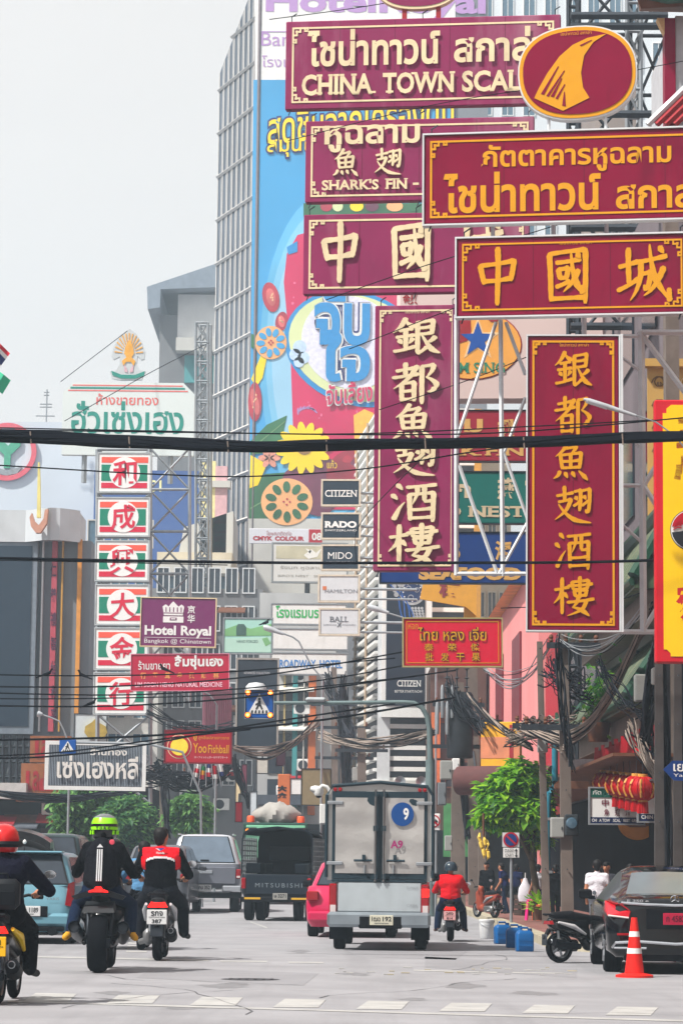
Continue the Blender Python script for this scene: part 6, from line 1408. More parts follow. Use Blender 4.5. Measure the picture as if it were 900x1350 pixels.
for k in range(3): a = R(90+120*k); b.bar((0, .005, 1.02), (.056*math.cos(a), .005, 1.02+.056*math.sin(a)), .012, chromem)
b.build('boot_emblem', t)
seg(t, 'plate_recess', -.4, .4, -.045, -.031, .62, .9, trimb, .003); plate(t, 0, -.05, .68, [('ก 4582', .12, .25, .88, .8)], M('plate_red', (170, 22, 60), .5, var=.04), .34, .16, M('plate_ink', (90, 10, 40), .5))
seg(t, 'bumper_reflector', -.8, -.6, -.05, .0, .53, .56, lamp_r, .004); seg(t, 'diffuser', -.7, .7, .02, .2, .18, .32, trimb)
mirror(t, -.95, 3.1, 1.06, trimb); mirror(t, .9, 3.1, 1.06, pk)
for x in (-.8, .8):
    for y in (.95, 3.85): wheel(t, x, y, .335, .24)

# cars further back on the left
def plain_car(name, label, px, py, p_, zt, w=.86, L=4.3, cat='car', y0t=.5, group='cars queuing on the far left', glass=None, yaw=0.):
    t = vehicle(name, label, cat, px, py, yaw, 1., group); b = MB()
    zloft(b, [(.28, .1, L, w-.06, .16), (.42, .02, L+.1, w, .2), (zt*.5, 0, L+.1, w+.01, .22), (zt*.62, .06, L, w, .24)], p_); b.build('body', t)
    cabin(t, p_, .08, y0t, L*.62, L*.8, zt*.62, zt, w-.02, w-.2, glass or glassd, rear=.12); tails(t, w-.2, w-.02, 0, zt*.48, zt*.58, lamp_r); seg(t, 'bumper', -w+.04, w-.04, -.05, .1, .36, .55, trimb, .03)
    plate(t, 0, -.06, .6, [('ฎธ 27', .1, .3, .9, .85)]); mirror(t, w, L*.66, zt*.66, p_); mirror(t, -w, L*.66, zt*.66, p_)
    for x in (-w+.14, w-.14):
        for y in (.75, L-.8): wheel(t, x, y, .33, .21)
    return t
plain_car('sports_utility_car', 'dark green utility car with pale roof behind the sky blue hatchback', 56, 1219, paint('paint_deep_green', (40, 58, 62), .1), 2.0, .9)
t = plain_car('hatchback_car', 'black car with raised tailgate behind the red helmet', 12, 1233, paint('paint_charcoal', (24, 26, 30), .1), 1.5, .86)
b = MB(); n = 12
rg = []
for i in range(n+1):
    a = -1+2*i/n; x = .78*a; z = 1.98-.22*abs(a)**2.6; rg.append([(x, -.35, z-.16), (x, -.4, z-.02), (x, .1, z+.03), (x, .6, z-.22), (x, .5, z-.3), (x, .0, z-.1)])
b.loft(rg, MATS['paint_charcoal']); b.build('raised_tailgate', t)
plain_car('utility_car', 'dark grey utility car between the two front motorcyclists', 204, 1205, paint('paint_graphite', (92, 96, 104), .3), 1.85, .88, 4.6, y0t=.7, yaw=R(-3))
plain_car('small_car', 'small blue car glimpsed beyond the black backpack', 163, 1190, paint('paint_mid_blue', (70, 120, 166), .1), 1.5, .8, 3.9)
# ------------------------------------------------------------------ people and motorcycles
def blob(name, caps, voxel, parent=None, paintf=None, smooth=3, loc=None):
    """one continuous skin grown over tapered capsules; every face takes the material of the capsule it lies on"""
    b = MB(); m0 = caps[0][4]; dummy = m0
    for (a, c, ra, rc, mm) in caps:
        a, c = Vector(a), Vector(c); d = c-a; L = d.length; u = d.normalized() if L > 1e-5 else Vector((0, 0, 1))
        pts, rs = [], []
        for k in (0, .3, .6, .85, 1): ang = k*math.pi/2; pts.append(a-u*ra*math.cos(ang)); rs.append(max(ra*math.sin(ang), .001))
        pts.append(c); rs.append(rc)
        for k in (.85, .6, .3, 0): ang = k*math.pi/2; pts.append(c+u*rc*math.cos(ang)); rs.append(max(rc*math.sin(ang), .001))
        b.tube(pts, rs, dummy, 12)
    me = bpy.data.meshes.new('b'); me.from_pydata(b.v, [], b.f); o = bpy.data.objects.new('b', me); TS.collection.objects.link(o)
    r = o.modifiers.new('r', 'REMESH'); r.mode = 'VOXEL'; r.voxel_size = voxel
    if smooth: sm_ = o.modifiers.new('s', 'SMOOTH'); sm_.factor = .5; sm_.iterations = smooth
    TS.view_layers[0].update(); out = bpy.data.meshes.new_from_object(o.evaluated_get(TS.view_layers[0].depsgraph)); out.name = name
    bpy.data.objects.remove(o); bpy.data.meshes.remove(me)
    n = len(out.polygons); cen = np.zeros(n*3); out.polygons.foreach_get('center', cen); cen = cen.reshape(-1, 3)
    best = np.full(n, 1e9); idx = np.zeros(n, int); mats = []
    for (a, c, ra, rc, mm) in caps:
        if mm not in mats: mats.append(mm)
        a, c = np.array(a), np.array(c); d = c-a; t_ = np.clip(((cen-a)@d)/max(d@d, 1e-9), 0, 1); q = np.linalg.norm(cen-(a+t_[:, None]*d), axis=1)-(ra+(rc-ra)*t_)
        w = q < best; best[w] = q[w]; idx[w] = mats.index(mm)
    if paintf:
        for i in range(n):
            mm = paintf(cen[i], mats[idx[i]])
            if mm not in mats: mats.append(mm)
            idx[i] = mats.index(mm)
    out.materials.clear()
    for mm in mats: out.materials.append(mm)
    out.polygons.foreach_set('material_index', idx.astype(np.int32)); out.polygons.foreach_set('use_smooth', np.ones(n, bool))
    o = bpy.data.objects.new(name, out); COL.objects.link(o)
    if parent: o.parent = parent
    if loc is not None: o.location = loc
    return o
skin = M('skin', (176, 120, 92), .6, var=.06); hair = M('hair_black', (20, 18, 20), .6, var=.2, scale=30)
V = Vector
def hand(w, d, m, side=1, s=1.):
    """palm, four unequal bent fingers and a thumb from the side of the palm"""
    w, d = V(w), V(d).normalized(); up = V((0, 0, 1)); x = d.cross(up).normalized()*side; n_ = x.cross(d).normalized()*side
    if n_.z > 0: n_ = -n_
    out = [(tuple(w), tuple(w+d*.075*s), .034*s, .038*s, m)]
    for k, (o_, L) in enumerate(((-.03, .068), (-.01, .078), (.011, .072), (.031, .056))):
        p0 = w+d*.085*s+x*o_*s; p1 = p0+(d*.8+n_*.45).normalized()*L*.55*s; p2 = p1+(d*.1+n_).normalized()*L*.5*s
        out += [(tuple(p0), tuple(p1), .0115*s, .0105*s, m), (tuple(p1), tuple(p2), .0105*s, .009*s, m)]
    p0 = w+d*.025*s-x*.035*s; p1 = p0+(-x*.7+d*.6+n_*.3).normalized()*.045*s; p2 = p1+(d*.6+n_*.8).normalized()*.035*s
    return out+[(tuple(p0), tuple(p1), .0135*s, .012*s, m), (tuple(p1), tuple(p2), .012*s, .01*s, m)]
def head_caps(c, fwd, m, hairm=None):
    c, f = V(c), V(fwd).normalized(); s_ = f.cross(V((0, 0, 1))).normalized(); up = V((0, 0, 1)); T_ = tuple
    caps = [(T_(c+up*.02), T_(c-f*.02+up*.03), .092, .097, m), (T_(c+f*.03-up*.05), T_(c+f*.045-up*.085), .06, .042, m), (T_(c+f*.088+up*.0), T_(c+f*.105-up*.025), .011, .016, m)]
    for k in (-1, 1): caps += [(T_(c+s_*k*.085-f*.0+up*.01), T_(c+s_*k*.09-f*.01-up*.03), .018, .013, m), (T_(c+f*.075+s_*k*.033+up*.012), T_(c+f*.078+s_*k*.036+up*.012), .014, .014, m)]
    caps.append((T_(c+f*.086-s_*.022-up*.058), T_(c+f*.086+s_*.022-up*.058), .009, .009, m)); return caps
def face_bits(parent, c, fwd):
    c, f = V(c), V(fwd).normalized(); s_ = f.cross(V((0, 0, 1))).normalized(); up = V((0, 0, 1)); b = MB()
    for k in (-1, 1): b.tube([c+f*.088+s_*k*.022+up*.014, c+f*.086+s_*k*.045+up*.013], .0065, inkb, 6); b.tube([c+f*.09+s_*k*.018+up*.034, c+f*.082+s_*k*.05+up*.034], .004, hair, 5)
    b.build('eyes', parent); b = MB(); b.tube([c+f*.094-s_*.024-up*.058, c+f*.097-up*.06, c+f*.094+s_*.024-up*.058], .005, M('lips', (140, 70, 66), .5), 5); b.build('mouth', parent)
def hair_caps(c, fwd, long_=0.):
    c, f = V(c), V(fwd).normalized(); up = V((0, 0, 1)); T_ = tuple
    out = [(T_(c-f*.025+up*.05), T_(c+f*.03+up*.075), .104, .075, hair), (T_(c-f*.045+up*.0), T_(c-f*.05-up*.05), .09, .066, hair)]
    if long_: out.append((T_(c-f*.06-up*.04), T_(c-f*.08-up*long_), .07, .05, hair))
    return out
def body(parent, J, shirt, pants, shoe, sleeve=None, skinm=skin, head=True, fwd=(0, 1, 0), bare_arm=False, bare_leg=None, voxel=.014, paintf=None, glove=None, bulk=1.):
    """J: hip, chest, neck, headc, sh(l,r), el, wr, hp, kn, an, toe"""
    sl = sleeve or shirt; T_ = tuple; h, c_, n_ = V(J['hip']), V(J['chest']), V(J['neck']); caps = []
    sx = V((1, 0, 0)); B = bulk
    hs_ = [V(q) for q in J['hp']]; ss = [V(q) for q in J['sh']]; ax = (ss[1]-ss[0]).normalized()
    caps += [(T_(hs_[0]), T_(hs_[1]), .115*B, .115*B, pants), (T_(h+V((0, 0, .08))-ax*.07), T_(h+V((0, 0, .08))+ax*.07), .12*B, .12*B, shirt), (T_(h.lerp(c_, .55)-ax*.07), T_(h.lerp(c_, .55)+ax*.07), .118*B, .118*B, shirt), (T_(c_-ax*.1), T_(c_+ax*.1), .128*B, .128*B, shirt), (T_(h.lerp(c_, .2)), T_(c_), .13*B, .13*B, shirt), (T_(c_), T_(n_), .12*B, .065, shirt), (T_(n_-V((0, 0, .03))), T_(V(J['headc'])-V((0, 0, .05))), .058, .055, skinm)]
    for k in (0, 1):
        s_, e, w = ss[k], V(J['el'][k]), V(J['wr'][k]); p_, kn, an, to = hs_[k], V(J['kn'][k]), V(J['an'][k]), V(J['toe'][k])
        caps += [(T_(n_-V((0, 0, .05))), T_(s_), .075*B, .074*B, shirt), (T_(s_), T_(s_.lerp(e, .5 if bare_arm else 1)), .07*B, (.06 if bare_arm else .052)*B, sl), (T_(s_), T_(e), .055, .044, skinm if bare_arm else sl), (T_(e), T_(w), .047, .033, skinm if bare_arm else sl)]
        caps += hand(w, (w-e), glove or skinm, -1 if k == 0 else 1)
        caps += [(T_(p_), T_(kn), .1*B, .066*B, pants)]
        if bare_leg: caps += [(T_(kn), T_(kn.lerp(an, .3)), .06, .058, skinm), (T_(kn.lerp(an, .3)), T_(an), .06, .036, skinm)]
        else: caps += [(T_(kn), T_(kn.lerp(an, .35)), .064*B, .066*B, pants), (T_(kn.lerp(an, .35)), T_(an), .066*B, .056*B, pants)]
        caps += [(T_(an-V((0, 0, .03))), T_(to), .042, .04, shoe), (T_(an-V((0, 0, .04))), T_(an-(to-an)*.25-V((0, 0, .04))), .042, .036, shoe)]
    if head: caps += head_caps(J['headc'], fwd, skinm)
    return blob('body', caps, voxel, parent, paintf)
def helmet(parent, c, shell, fwd=(0, 1, 0), full=True, accents=None):
    c = V(c)+V((0, 0, .02)); b = MB()
    prof = [(0, .155), (.05, .15), (.1, .125), (.135, .075), (.15, .01), (.145, -.06), (.13, -.115 if full else -.05), (.11, -.13 if full else -.055), (0, -.12 if full else -.04)]
    T_ = Matrix.Translation(c) @ Matrix.Diagonal((1, 1.12, 1, 1)); b.lathe(prof, shell, 26, T_); h = b.build('helmet', parent)
    if accents: accents(h, c)
    return h
# ---- scooters and motorcycles, rear axle at y = 0, heading +y
def disc_wheel(t, y, r, w, z=None, rimm=None):
    b = MB(); b.lathe([(r*.7, -w*.4), (r*.86, -w/2), (r*.97, -w*.3), (r, 0), (r*.97, w*.3), (r*.86, w/2), (r*.7, w*.4), (r*.7, -w*.4)], tyre, 30, None, True, 'X'); o = b.build('wheel', t, (0, y, r)); b = MB(); rm = rimm or rim
    b.lathe([(r*.7, -w*.35), (r*.74, -w*.42), (r*.62, -w*.3), (r*.62, w*.3), (r*.74, w*.42), (r*.7, w*.35)], rm, 26, None, True, 'X'); b.lathe([(.05, -w*.5), (.05, w*.5)], steeld, 12, None, True, 'X')
    for k in range(5): a = k*2*math.pi/5; b.bar((0, .04*math.cos(a), .04*math.sin(a)), (0, r*.66*math.cos(a), r*.66*math.sin(a)), .035, rm)
    b.build('rim', o); return o
def handle(t, y, z, w=.33, mir=True, mcol=None):
    b = MB(); b.tube([(-w, y-.12, z), (-w*.5, y, z+.02), (0, y+.02, z-.02), (w*.5, y, z+.02), (w, y-.12, z)], .016, trimb, 8); b.tube([(-w, y-.12, z), (-w+.11, y-.085, z+.005)], .022, black, 8); b.tube([(w, y-.12, z), (w-.11, y-.085, z+.005)], .022, black, 8); b.build('handlebar', t)
    if mir:
        for sx in (-1, 1):
            b = MB(); b.tube([(sx*w*.7, y-.02, z+.02), (sx*w*1.05, y, z+.2)], .008, trimb, 6); b.lathe([(0, -.02), (.035, -.014), (.05, 0), (.048, .01), (0, .012)], mcol or trimb, 16, Matrix.Translation((sx*w*1.18, y, z+.23)) @ Matrix.Rotation(R(90), 4, 'X') @ Matrix.Diagonal((1.25, .85, 1, 1))); b.build('mirror', t)
def scooter(name, label, loc, bodym, accent, sc=1., yaw=0., lit=True, plt=platew, ptxt_=('รกจ', '387'), group=None, plate_on=True):
    t = thing(name, label, 'motorcycle', loc, (0, 0, yaw), group); t.scale = (sc,)*3
    blob('body_shell', [((0, -.16, .74), (0, .5, .7), .11, .13, bodym), ((-.07, -.1, .66), (-.1, .45, .52), .09, .09, bodym), ((.07, -.1, .66), (.1, .45, .52), .09, .09, bodym), ((0, .5, .55), (0, .62, .38), .15, .14, bodym), ((0, .62, .33), (0, .98, .33), .12, .1, bodym), ((0, 1.02, .35), (0, 1.06, .8), .15, .17, bodym), ((0, 1.06, .8), (0, 1.0, .98), .14, .11, bodym), ((0, 1.2, .58), (0, 1.32, .5), .07, .06, bodym)], .022, t)
    blob('seat', [((0, -.12, .83), (0, .25, .83), .1, .12, trimb), ((0, .25, .82), (0, .62, .78), .12, .1, trimb)], .022, t)
    disc_wheel(t, 0, .28, .13); disc_wheel(t, 1.27, .28, .1); handle(t, 1.02, 1.04, .32, True, chromem)
    b = MB(); b.tube([(.0, -.22, .6), (0, -.33, .44)], [.05, .035], trimb, 8); b.box(-.085, .085, -.33, -.31, .32, .52, steeld, bev=.02); b.build('mudguard', t)
    b = MB(); b.tube([(.16, .35, .3), (.17, .0, .32), (.18, -.22, .38)], [.05, .085, .075], trimb, 14); b.lathe([(.03, -.01), (.04, 0)], steel, 10, Matrix.Translation((.18, -.29, .4)), True, 'Y'); b.build('exhaust', t)
    b = MB(); b.box(-.2, -.07, -.1, .5, .2, .42, M('engine_alloy', (120, 122, 124), .45, .6, var=.2), bev=.05); b.tube([(-.12, .0, .28), (-.25, .1, .24)], .04, MATS['engine_alloy'], 8); b.build('engine', t)
    for sx in (-1, 1): b = MB(); b.tube([(sx*.1, -.05, .3), (sx*.1, -.1, .62)], .025, steel, 8); b.build('shock_absorber', t)
    b = MB(); b.add([(-.13, -.265, .7), (.13, -.265, .7), (.09, -.275, .76), (-.09, -.275, .76), (-.13, -.2, .7), (.13, -.2, .7), (.09, -.2, .77), (-.09, -.2, .77)], [[0, 1, 2, 3], [3, 2, 6, 7], [0, 3, 7, 4], [1, 5, 6, 2], [0, 4, 5, 1]], lamp_on if lit else lamp_r); b.build('tail_light', t)
    if accent:
        for sx in (-1, 1): b = MB(); b.tube([(sx*.16, -.12, .74), (sx*.19, .2, .66), (sx*.2, .45, .52)], [.02, .045, .02], accent, 8); b.build('side_trim', t)
    b = MB(); b.tube([(-.13, -.2, .86), (-.1, -.28, .88), (.1, -.28, .88), (.13, -.2, .86)], .018, trimb, 8); b.build('grab_rail', t)
    if plate_on: plate(t, 0, -.34, .48, [(ptxt_[0], .2, .58, .8, .9), ('กรุงเทพมหานคร', .1, .42, .9, .52), (ptxt_[1], .25, .08, .75, .35)], plt, .26, .19)
    return t
def rider_pose(y=.25, seat=.86, lean=.06, hw=.33, hy=.95, hz=1.06, knee=(.24, .62, .72), foot=(.25, .55, .34), sh=.2, turn=0., elb=.44):
    h = V((0, y, seat+.06)); c_ = V((0, y+lean*.7, seat+.42)); n_ = V((0, y+lean, seat+.58)); hd = V((0, y+lean+.05, seat+.74))
    m_ = lambda q: [V((-q[0], q[1], q[2])), V(q)]
    return dict(hip=h, chest=c_, neck=n_, headc=hd, hp=m_((.1, y, seat+.04)), sh=m_((sh, y+lean, seat+.52)), el=m_((elb, y+lean+.24, seat+.25)), wr=m_((hw-.02, hy-.2, hz+.03)), kn=m_(knee), an=m_(foot), toe=m_((foot[0]+.05, foot[1]+.17, foot[2]-.06)))
cl = lambda n, rgb: M(n, rgb, .9, var=.12, scale=6, bump=.55, spec=.08)
navyj = cl('cloth_midnight', (18, 19, 36)); blackc = cl('cloth_black', (9, 11, 17)); bluej = cl('denim_dark', (18, 32, 56)); redc = cl('cloth_red', (214, 20, 34)); shoeb = M('shoe_black', (20, 20, 22), .5); whitec = cl('cloth_white', (214, 212, 222)); lblue = cl('cloth_blue', (86, 134, 176)); greyc = cl('cloth_grey', (96, 100, 110))

# the red-helmeted rider at the picture edge
L0 = gat(-5, 1325)
t = scooter('scooter', 'black scooter with yellow number plate, cut by the picture edge', L0, M('scooter_black', (18, 20, 26), .3, var=.1, coat=.5), M('yellow_trim', (226, 190, 30), .4), 1.0, R(-1), True, platey, ('กท', '127'))
t = thing('person', 'rider with red helmet and dark jacket at the picture edge', 'person', L0, (0, 0, R(-1)))
J = rider_pose(.2, .86, .03); body(t, J, navyj, blackc, shoeb, head=False, bulk=1.32)
helmet(t, J['headc'], M('helmet_red', (206, 24, 26), .2, var=.04, coat=.7), accents=lambda h, c: (lambda b: (b.tube([c+V((.16*math.sin(a), -.175*math.cos(a), -.05)) for a in [R(-80+16*i) for i in range(11)]], .035, trimb, 6), b.build('helmet_band', h)))(MB()))
b = MB(); b.box(-.2, .2, -.15, .05, 0, .3, M('bag_black', (22, 26, 32), .6, var=.15), bev=.05); b.box(-.17, .17, -.17, -.151, .04, .18, trimb, bev=.006); b.tube([(-.08, -.06, .3), (-.07, -.06, .35), (.07, -.06, .35), (.08, -.06, .3)], .012, trimb, 6); o = b.build('shoulder_bag', None, L0+V((.02, -.06, .93))); tag(o, 'black satchel on the back of the red helmeted rider', 'bag')

# the big motorcycle and its rider
L1 = gat(129, 1283); S1 = 1.15
t = thing('motorcycle', 'big black motorcycle with very wide rear tyre and red lit tail lamp', 'motorcycle', L1, (0, 0, 0)); t.scale = (S1,)*3
b = MB(); r, w = .32, .215; b.lathe([(r*.68, -w*.42), (r*.84, -w/2), (r*.95, -w*.36), (r*.99, -w*.16), (r, 0), (r*.99, w*.16), (r*.95, w*.36), (r*.84, w/2), (r*.68, w*.42), (r*.68, -w*.42)], tyre, 36, None, True, 'X'); o = b.build('wheel', t, (0, 0, r)); b = MB(); b.lathe([(r*.68, -w*.4), (r*.6, -w*.3), (r*.6, w*.3), (r*.68, w*.4)], steeld, 24, None, True, 'X'); b.lathe([(.06, -w*.6), (.06, w*.6)], steeld, 12, None, True, 'X')
for k in range(5): a = k*2*math.pi/5; b.bar((0, .05*math.cos(a), .05*math.sin(a)), (0, r*.62*math.cos(a), r*.62*math.sin(a)), .05, steeld)
b.build('rim', o); disc_wheel(t, 1.45, .31, .13, None, steeld)
bk = M('motorcycle_black', (12, 15, 21), .4, var=.15, coat=.15)
blob('body_shell', [((0, -.1, .9), (0, .3, .84), .07, .12, bk), ((0, .3, .8), (0, .95, .92), .15, .2, bk), ((0, .35, .5), (0, .9, .45), .2, .22, bk), ((-.16, .3, .62), (-.16, .9, .7), .08, .1, bk), ((.16, .3, .62), (.16, .9, .7), .08, .1, bk), ((0, 1.05, 1.0), (0, 1.2, .95), .12, .13, bk), ((-.1, 1.2, .8), (-.08, 1.45, .35), .03, .035, bk), ((.1, 1.2, .8), (.08, 1.45, .35), .03, .035, bk), ((0, 1.35, .66), (0, 1.5, .63), .06, .06, bk)], .024, t)
blob('swing_arm', [((-.16, .0, .33), (-.15, .5, .42), .035, .045, bk), ((.16, 0, .33), (.15, .5, .42), .035, .045, bk), ((-.15, .5, .42), (.15, .5, .42), .05, .05, bk)], .02, t)
b = MB(); b.add([(-.18, -.14, .66), (.18, -.14, .66), (.16, -.1, .73), (-.16, -.1, .73), (-.18, .14, .7), (.18, .14, .7), (.16, .14, .78), (-.16, .14, .78)], [[0, 1, 2, 3], [3, 2, 6, 7], [0, 3, 7, 4], [1, 5, 6, 2], [4, 5, 1, 0]], M('hugger_grey', (44, 48, 52), .5, .2)); b.build('tyre_hugger', t)
b = MB(); b.prism([(-.1, .9), (-.11, .885), (-.05, .888), (.05, .888), (.11, .885), (.1, .9), (.045, .918), (.028, .945), (-.028, .945), (-.045, .918)], -.19, -.13, lamp_on); b.build('tail_light', t)
b = MB(); b.prism([(-.3, .84), (-.12, .9), (.12, .9), (.3, .84), (.26, .8), (.1, .84), (-.1, .84), (-.26, .8)], -.14, -.06, bk); b.build('tail_fairing', t)
for sx in (-1, 1):
    b = MB(); b.tube([(sx*.22, .6, .34), (sx*.26, .25, .42), (sx*.27, -.05, .5)], [.05, .075, .07], M('silencer', (44, 48, 54), .35, .6, var=.2), 14); b.lathe([(.07, 0), (.05, -.005), (.05, .08)], under, 14, Matrix.Translation((sx*.27, -.06, .5)), True, 'Y'); b.build('silencer', t)
    b = MB(); b.tube([(sx*.2, .3, .4), (sx*.34, .3, .42)], .018, steeld, 8); b.build('foot_peg', t); b = MB(); b.tube([(sx*.12, .05, .4), (sx*.14, .2, .75)], .02, steeld, 8); b.build('frame_tube', t)
handle(t, 1.05, 1.12, .4, False)
t = thing('person', 'rider in black hoodie with lime green and black full face helmet', 'person', L1); t.scale = (S1,)*3
J = rider_pose(.3, .84, .1, hw=.37, hy=.98, hz=1.1, knee=(.3, .68, .74), foot=(.31, .3, .46), elb=.32, sh=.165); J['toe'] = [V((-.39, .2, .38)), V((.39, .2, .38))]; J['an'] = [V((-.33, .26, .47)), V((.33, .26, .47))]
body(t, J, blackc, bluej, M('shoe_mustard', (206, 150, 30), .6, var=.15), head=False, bulk=1.2, glove=blackc)
lime_ = M('helmet_lime', (150, 240, 30), .3, var=.05, coat=.5); hk = M('helmet_black', (20, 22, 26), .2, var=.05, coat=.8)
def acc(h, c):
    b = MB(); b.lathe([(0, .16), (.052, .155), (.104, .128), (.12, .112)], M('helmet_grey', (110, 114, 116), .25, .2, var=.1, coat=.6), 26, Matrix.Translation(c) @ Matrix.Diagonal((1, 1.12, 1, 1))); b.build('helmet_crown', h)
    b = MB(); n = 26; ring = lambda r_, z_: [(c.x+r_*math.cos(2*math.pi*i/n), c.y+1.12*r_*math.sin(2*math.pi*i/n), c.z+z_) for i in range(n)]
    rs_ = [ring(.124, .112), ring(.141, .078), ring(.151, .045)]; b.loft(rs_, lime_, cap=False); rs_ = [ring(.154, .012), ring(.154, -.022)]; b.loft(rs_, lime_, cap=False)
    for k in range(9):
        a = R(-90+(k-4)*24); p = c+V((.15*math.cos(a), 1.12*.15*math.sin(a), -.0)); b.bar(p+V((0, 0, -.075)), p+V((0, 0, -.03)), .022, lime_) if k not in (4, 3, 5) else None
    b.build('helmet_stripe', h)
    b = MB()
    for i, ch in enumerate('TORC'):
        a = R(-90-26+i*17); T2 = Matrix.Translation(c+V((.1555*math.cos(a), 1.12*.1555*math.sin(a), -.02))) @ Matrix.Rotation(a+R(90), 4, 'Z'); put_text(b, ch, -.016, 0, .016, .03, 0, hk, th=.003, bold=.04, T=T2)
    b.build('helmet_lettering', h)
helmet(t, J['headc'], hk, accents=acc)
bp = blob('backpack', [((0, .2, 1.02), (0, .22, 1.35), .16, .13, cl('bag_canvas', (20, 21, 28))), ((-.1, .17, 1.0), (-.08, .19, 1.3), .1, .09, MATS['bag_canvas']), ((.1, .17, 1.0), (.08, .19, 1.3), .1, .09, MATS['bag_canvas']), ((0, .1, .98), (0, .13, 1.15), .12, .1, MATS['bag_canvas'])], .02, None, None, 4, L1); bp.scale = (S1,)*3
bp.location = L1+V((0, -.13, .02)); tag(bp, 'black backpack with three white stripes on the motorcyclist', 'backpack')
b = MB(); sw = M('stripe_white', (220, 222, 226), .6, var=.03)
for k in (-1, 0, 1): b.tube([(k*.024, -.035, .99), (k*.024, .0, 1.12), (k*.024, .022, 1.24), (k*.024, .045, 1.34)], .008, sw, 6)
b.prism([(-.035, 1.36), (.035, 1.36), (.0, 1.4)], .035, .06, sw); b.build('stripes', bp)
b = MB(); b.lathe([(.03, .0), (.025, -.012), (0, -.014)], M('badge_pink', (220, 80, 100), .5), 12, Matrix.Translation((.13, .07, 1.42)), True, 'Y'); b.build('badge', bp)

# scooter rider in the red and black jacket
L2 = gat(208, 1267); S2 = 1.09
t = scooter('scooter', 'black scooter with white plate ridden by the red jacketed man', L2, M('scooter_dark', (22, 24, 30), .3, var=.1, coat=.5), M('pearl_white', (200, 204, 210), .4), S2)
t = thing('person', 'bareheaded scooter rider in red and black jacket with white stripe', 'person', L2); t.scale = (S2,)*3
J = rider_pose(.25, .87, .04, elb=.36, hw=.34, foot=(.3, .62, .36), knee=(.27, .66, .74), sh=.21); zc = J['chest'].z
jr = cl('jacket_red', (218, 22, 36)); js = M('jacket_stripe', (206, 204, 208), .6, var=.03)
def jp(c, mm):
    if mm is not blackc: return mm
    lim = zc+.05-.05*(abs(c[0])/.2)**2
    if abs(c[0]) < .245:
        if c[2] > lim+.03: return jr
        if c[2] > lim and abs(c[0]) < .19: return js
    if c[2] > zc-.1 and abs(c[0]) < .262 and c[2] < lim+.1 and abs(c[0]) > .2: return jr
    return mm
bd = body(t, J, blackc, cl('trousers_dark', (26, 30, 38)), shoeb, fwd=(.5, .87, 0), paintf=jp, bulk=1.3)
blob('hair', hair_caps(J['headc'], (.5, .87, 0)), .014, t); face_bits(t, J['headc'], (.5, .87, 0))
b = MB(); yb_ = J['neck'].y-.168; zq = zc+.13; b.prism([(-.06, zq+.05), (.06, zq+.055), (.0, zq+.015)], yb_-.003, yb_+.03, M('logo_blue', (60, 70, 150), .5)); b.prism([(-.07, zq+.052), (-.03, zq+.045), (.0, zq+.02), (-.02, zq+.02)], yb_-.006, yb_+.03, white); put_text(b, 'Honda', -.055, zq-.025, .055, zq+.006, yb_+.003, white, bold=.02); b.build('jacket_logo', t)

# riders half hidden in front
L3 = gat(186, 1253)
scooter('scooter', 'scooter mostly hidden ahead of the red jacketed rider', L3, M('scooter_grey', (70, 74, 80), .3, var=.1), None, 1.0, 0, False)
t = thing('person', 'person in light blue jacket half hidden by the red jacketed rider', 'person', L3); J = rider_pose(.25, .86, .05, elb=.4); body(t, J, lblue, blackc, shoeb, bulk=1.05); blob('hair', hair_caps(J['headc'], (0, 1, 0)), .016, t)
L4 = gat(143, 1252)
scooter('scooter', 'dark scooter hidden in front of the big motorcycle', L4, MATS['scooter_dark'], None, 1.0, 0, False)
t = thing('person', 'helmeted rider peeking out beyond the lime green helmet', 'person', L4); J = rider_pose(.25, .88, .05); body(t, J, blackc, blackc, shoeb, head=False); helmet(t, J['headc'], hk)
L5 = gat(593, 1242); S5 = .83
t = scooter('scooter', 'dark scooter with pinkish plate beside the box truck', L5, M('scooter_maroon', (50, 26, 32), .35, var=.1, coat=.4), None, S5, R(-4), True, M('plate_pinkish', (226, 170, 170), .5, var=.04), ('วกง', '814'))
t = thing('person', 'scooter rider in bright red shirt and dark helmet', 'person', L5, (0, 0, R(-4))); t.scale = (S5,)*3; J = rider_pose(.2, .86, .02, elb=.36, knee=(.26, .55, .7), foot=(.3, .45, .3)); body(t, J, redc, bluej, M('shoe_brown', (90, 60, 50), .6), head=False, bulk=1.34)
helmet(t, J['headc'], M('helmet_slate', (44, 58, 70), .25, var=.05, coat=.6), full=False); blob('neck', [(tuple(J['headc']), tuple(J['headc']-V((0, .02, .06))), .08, .06, skin)], .016, t)

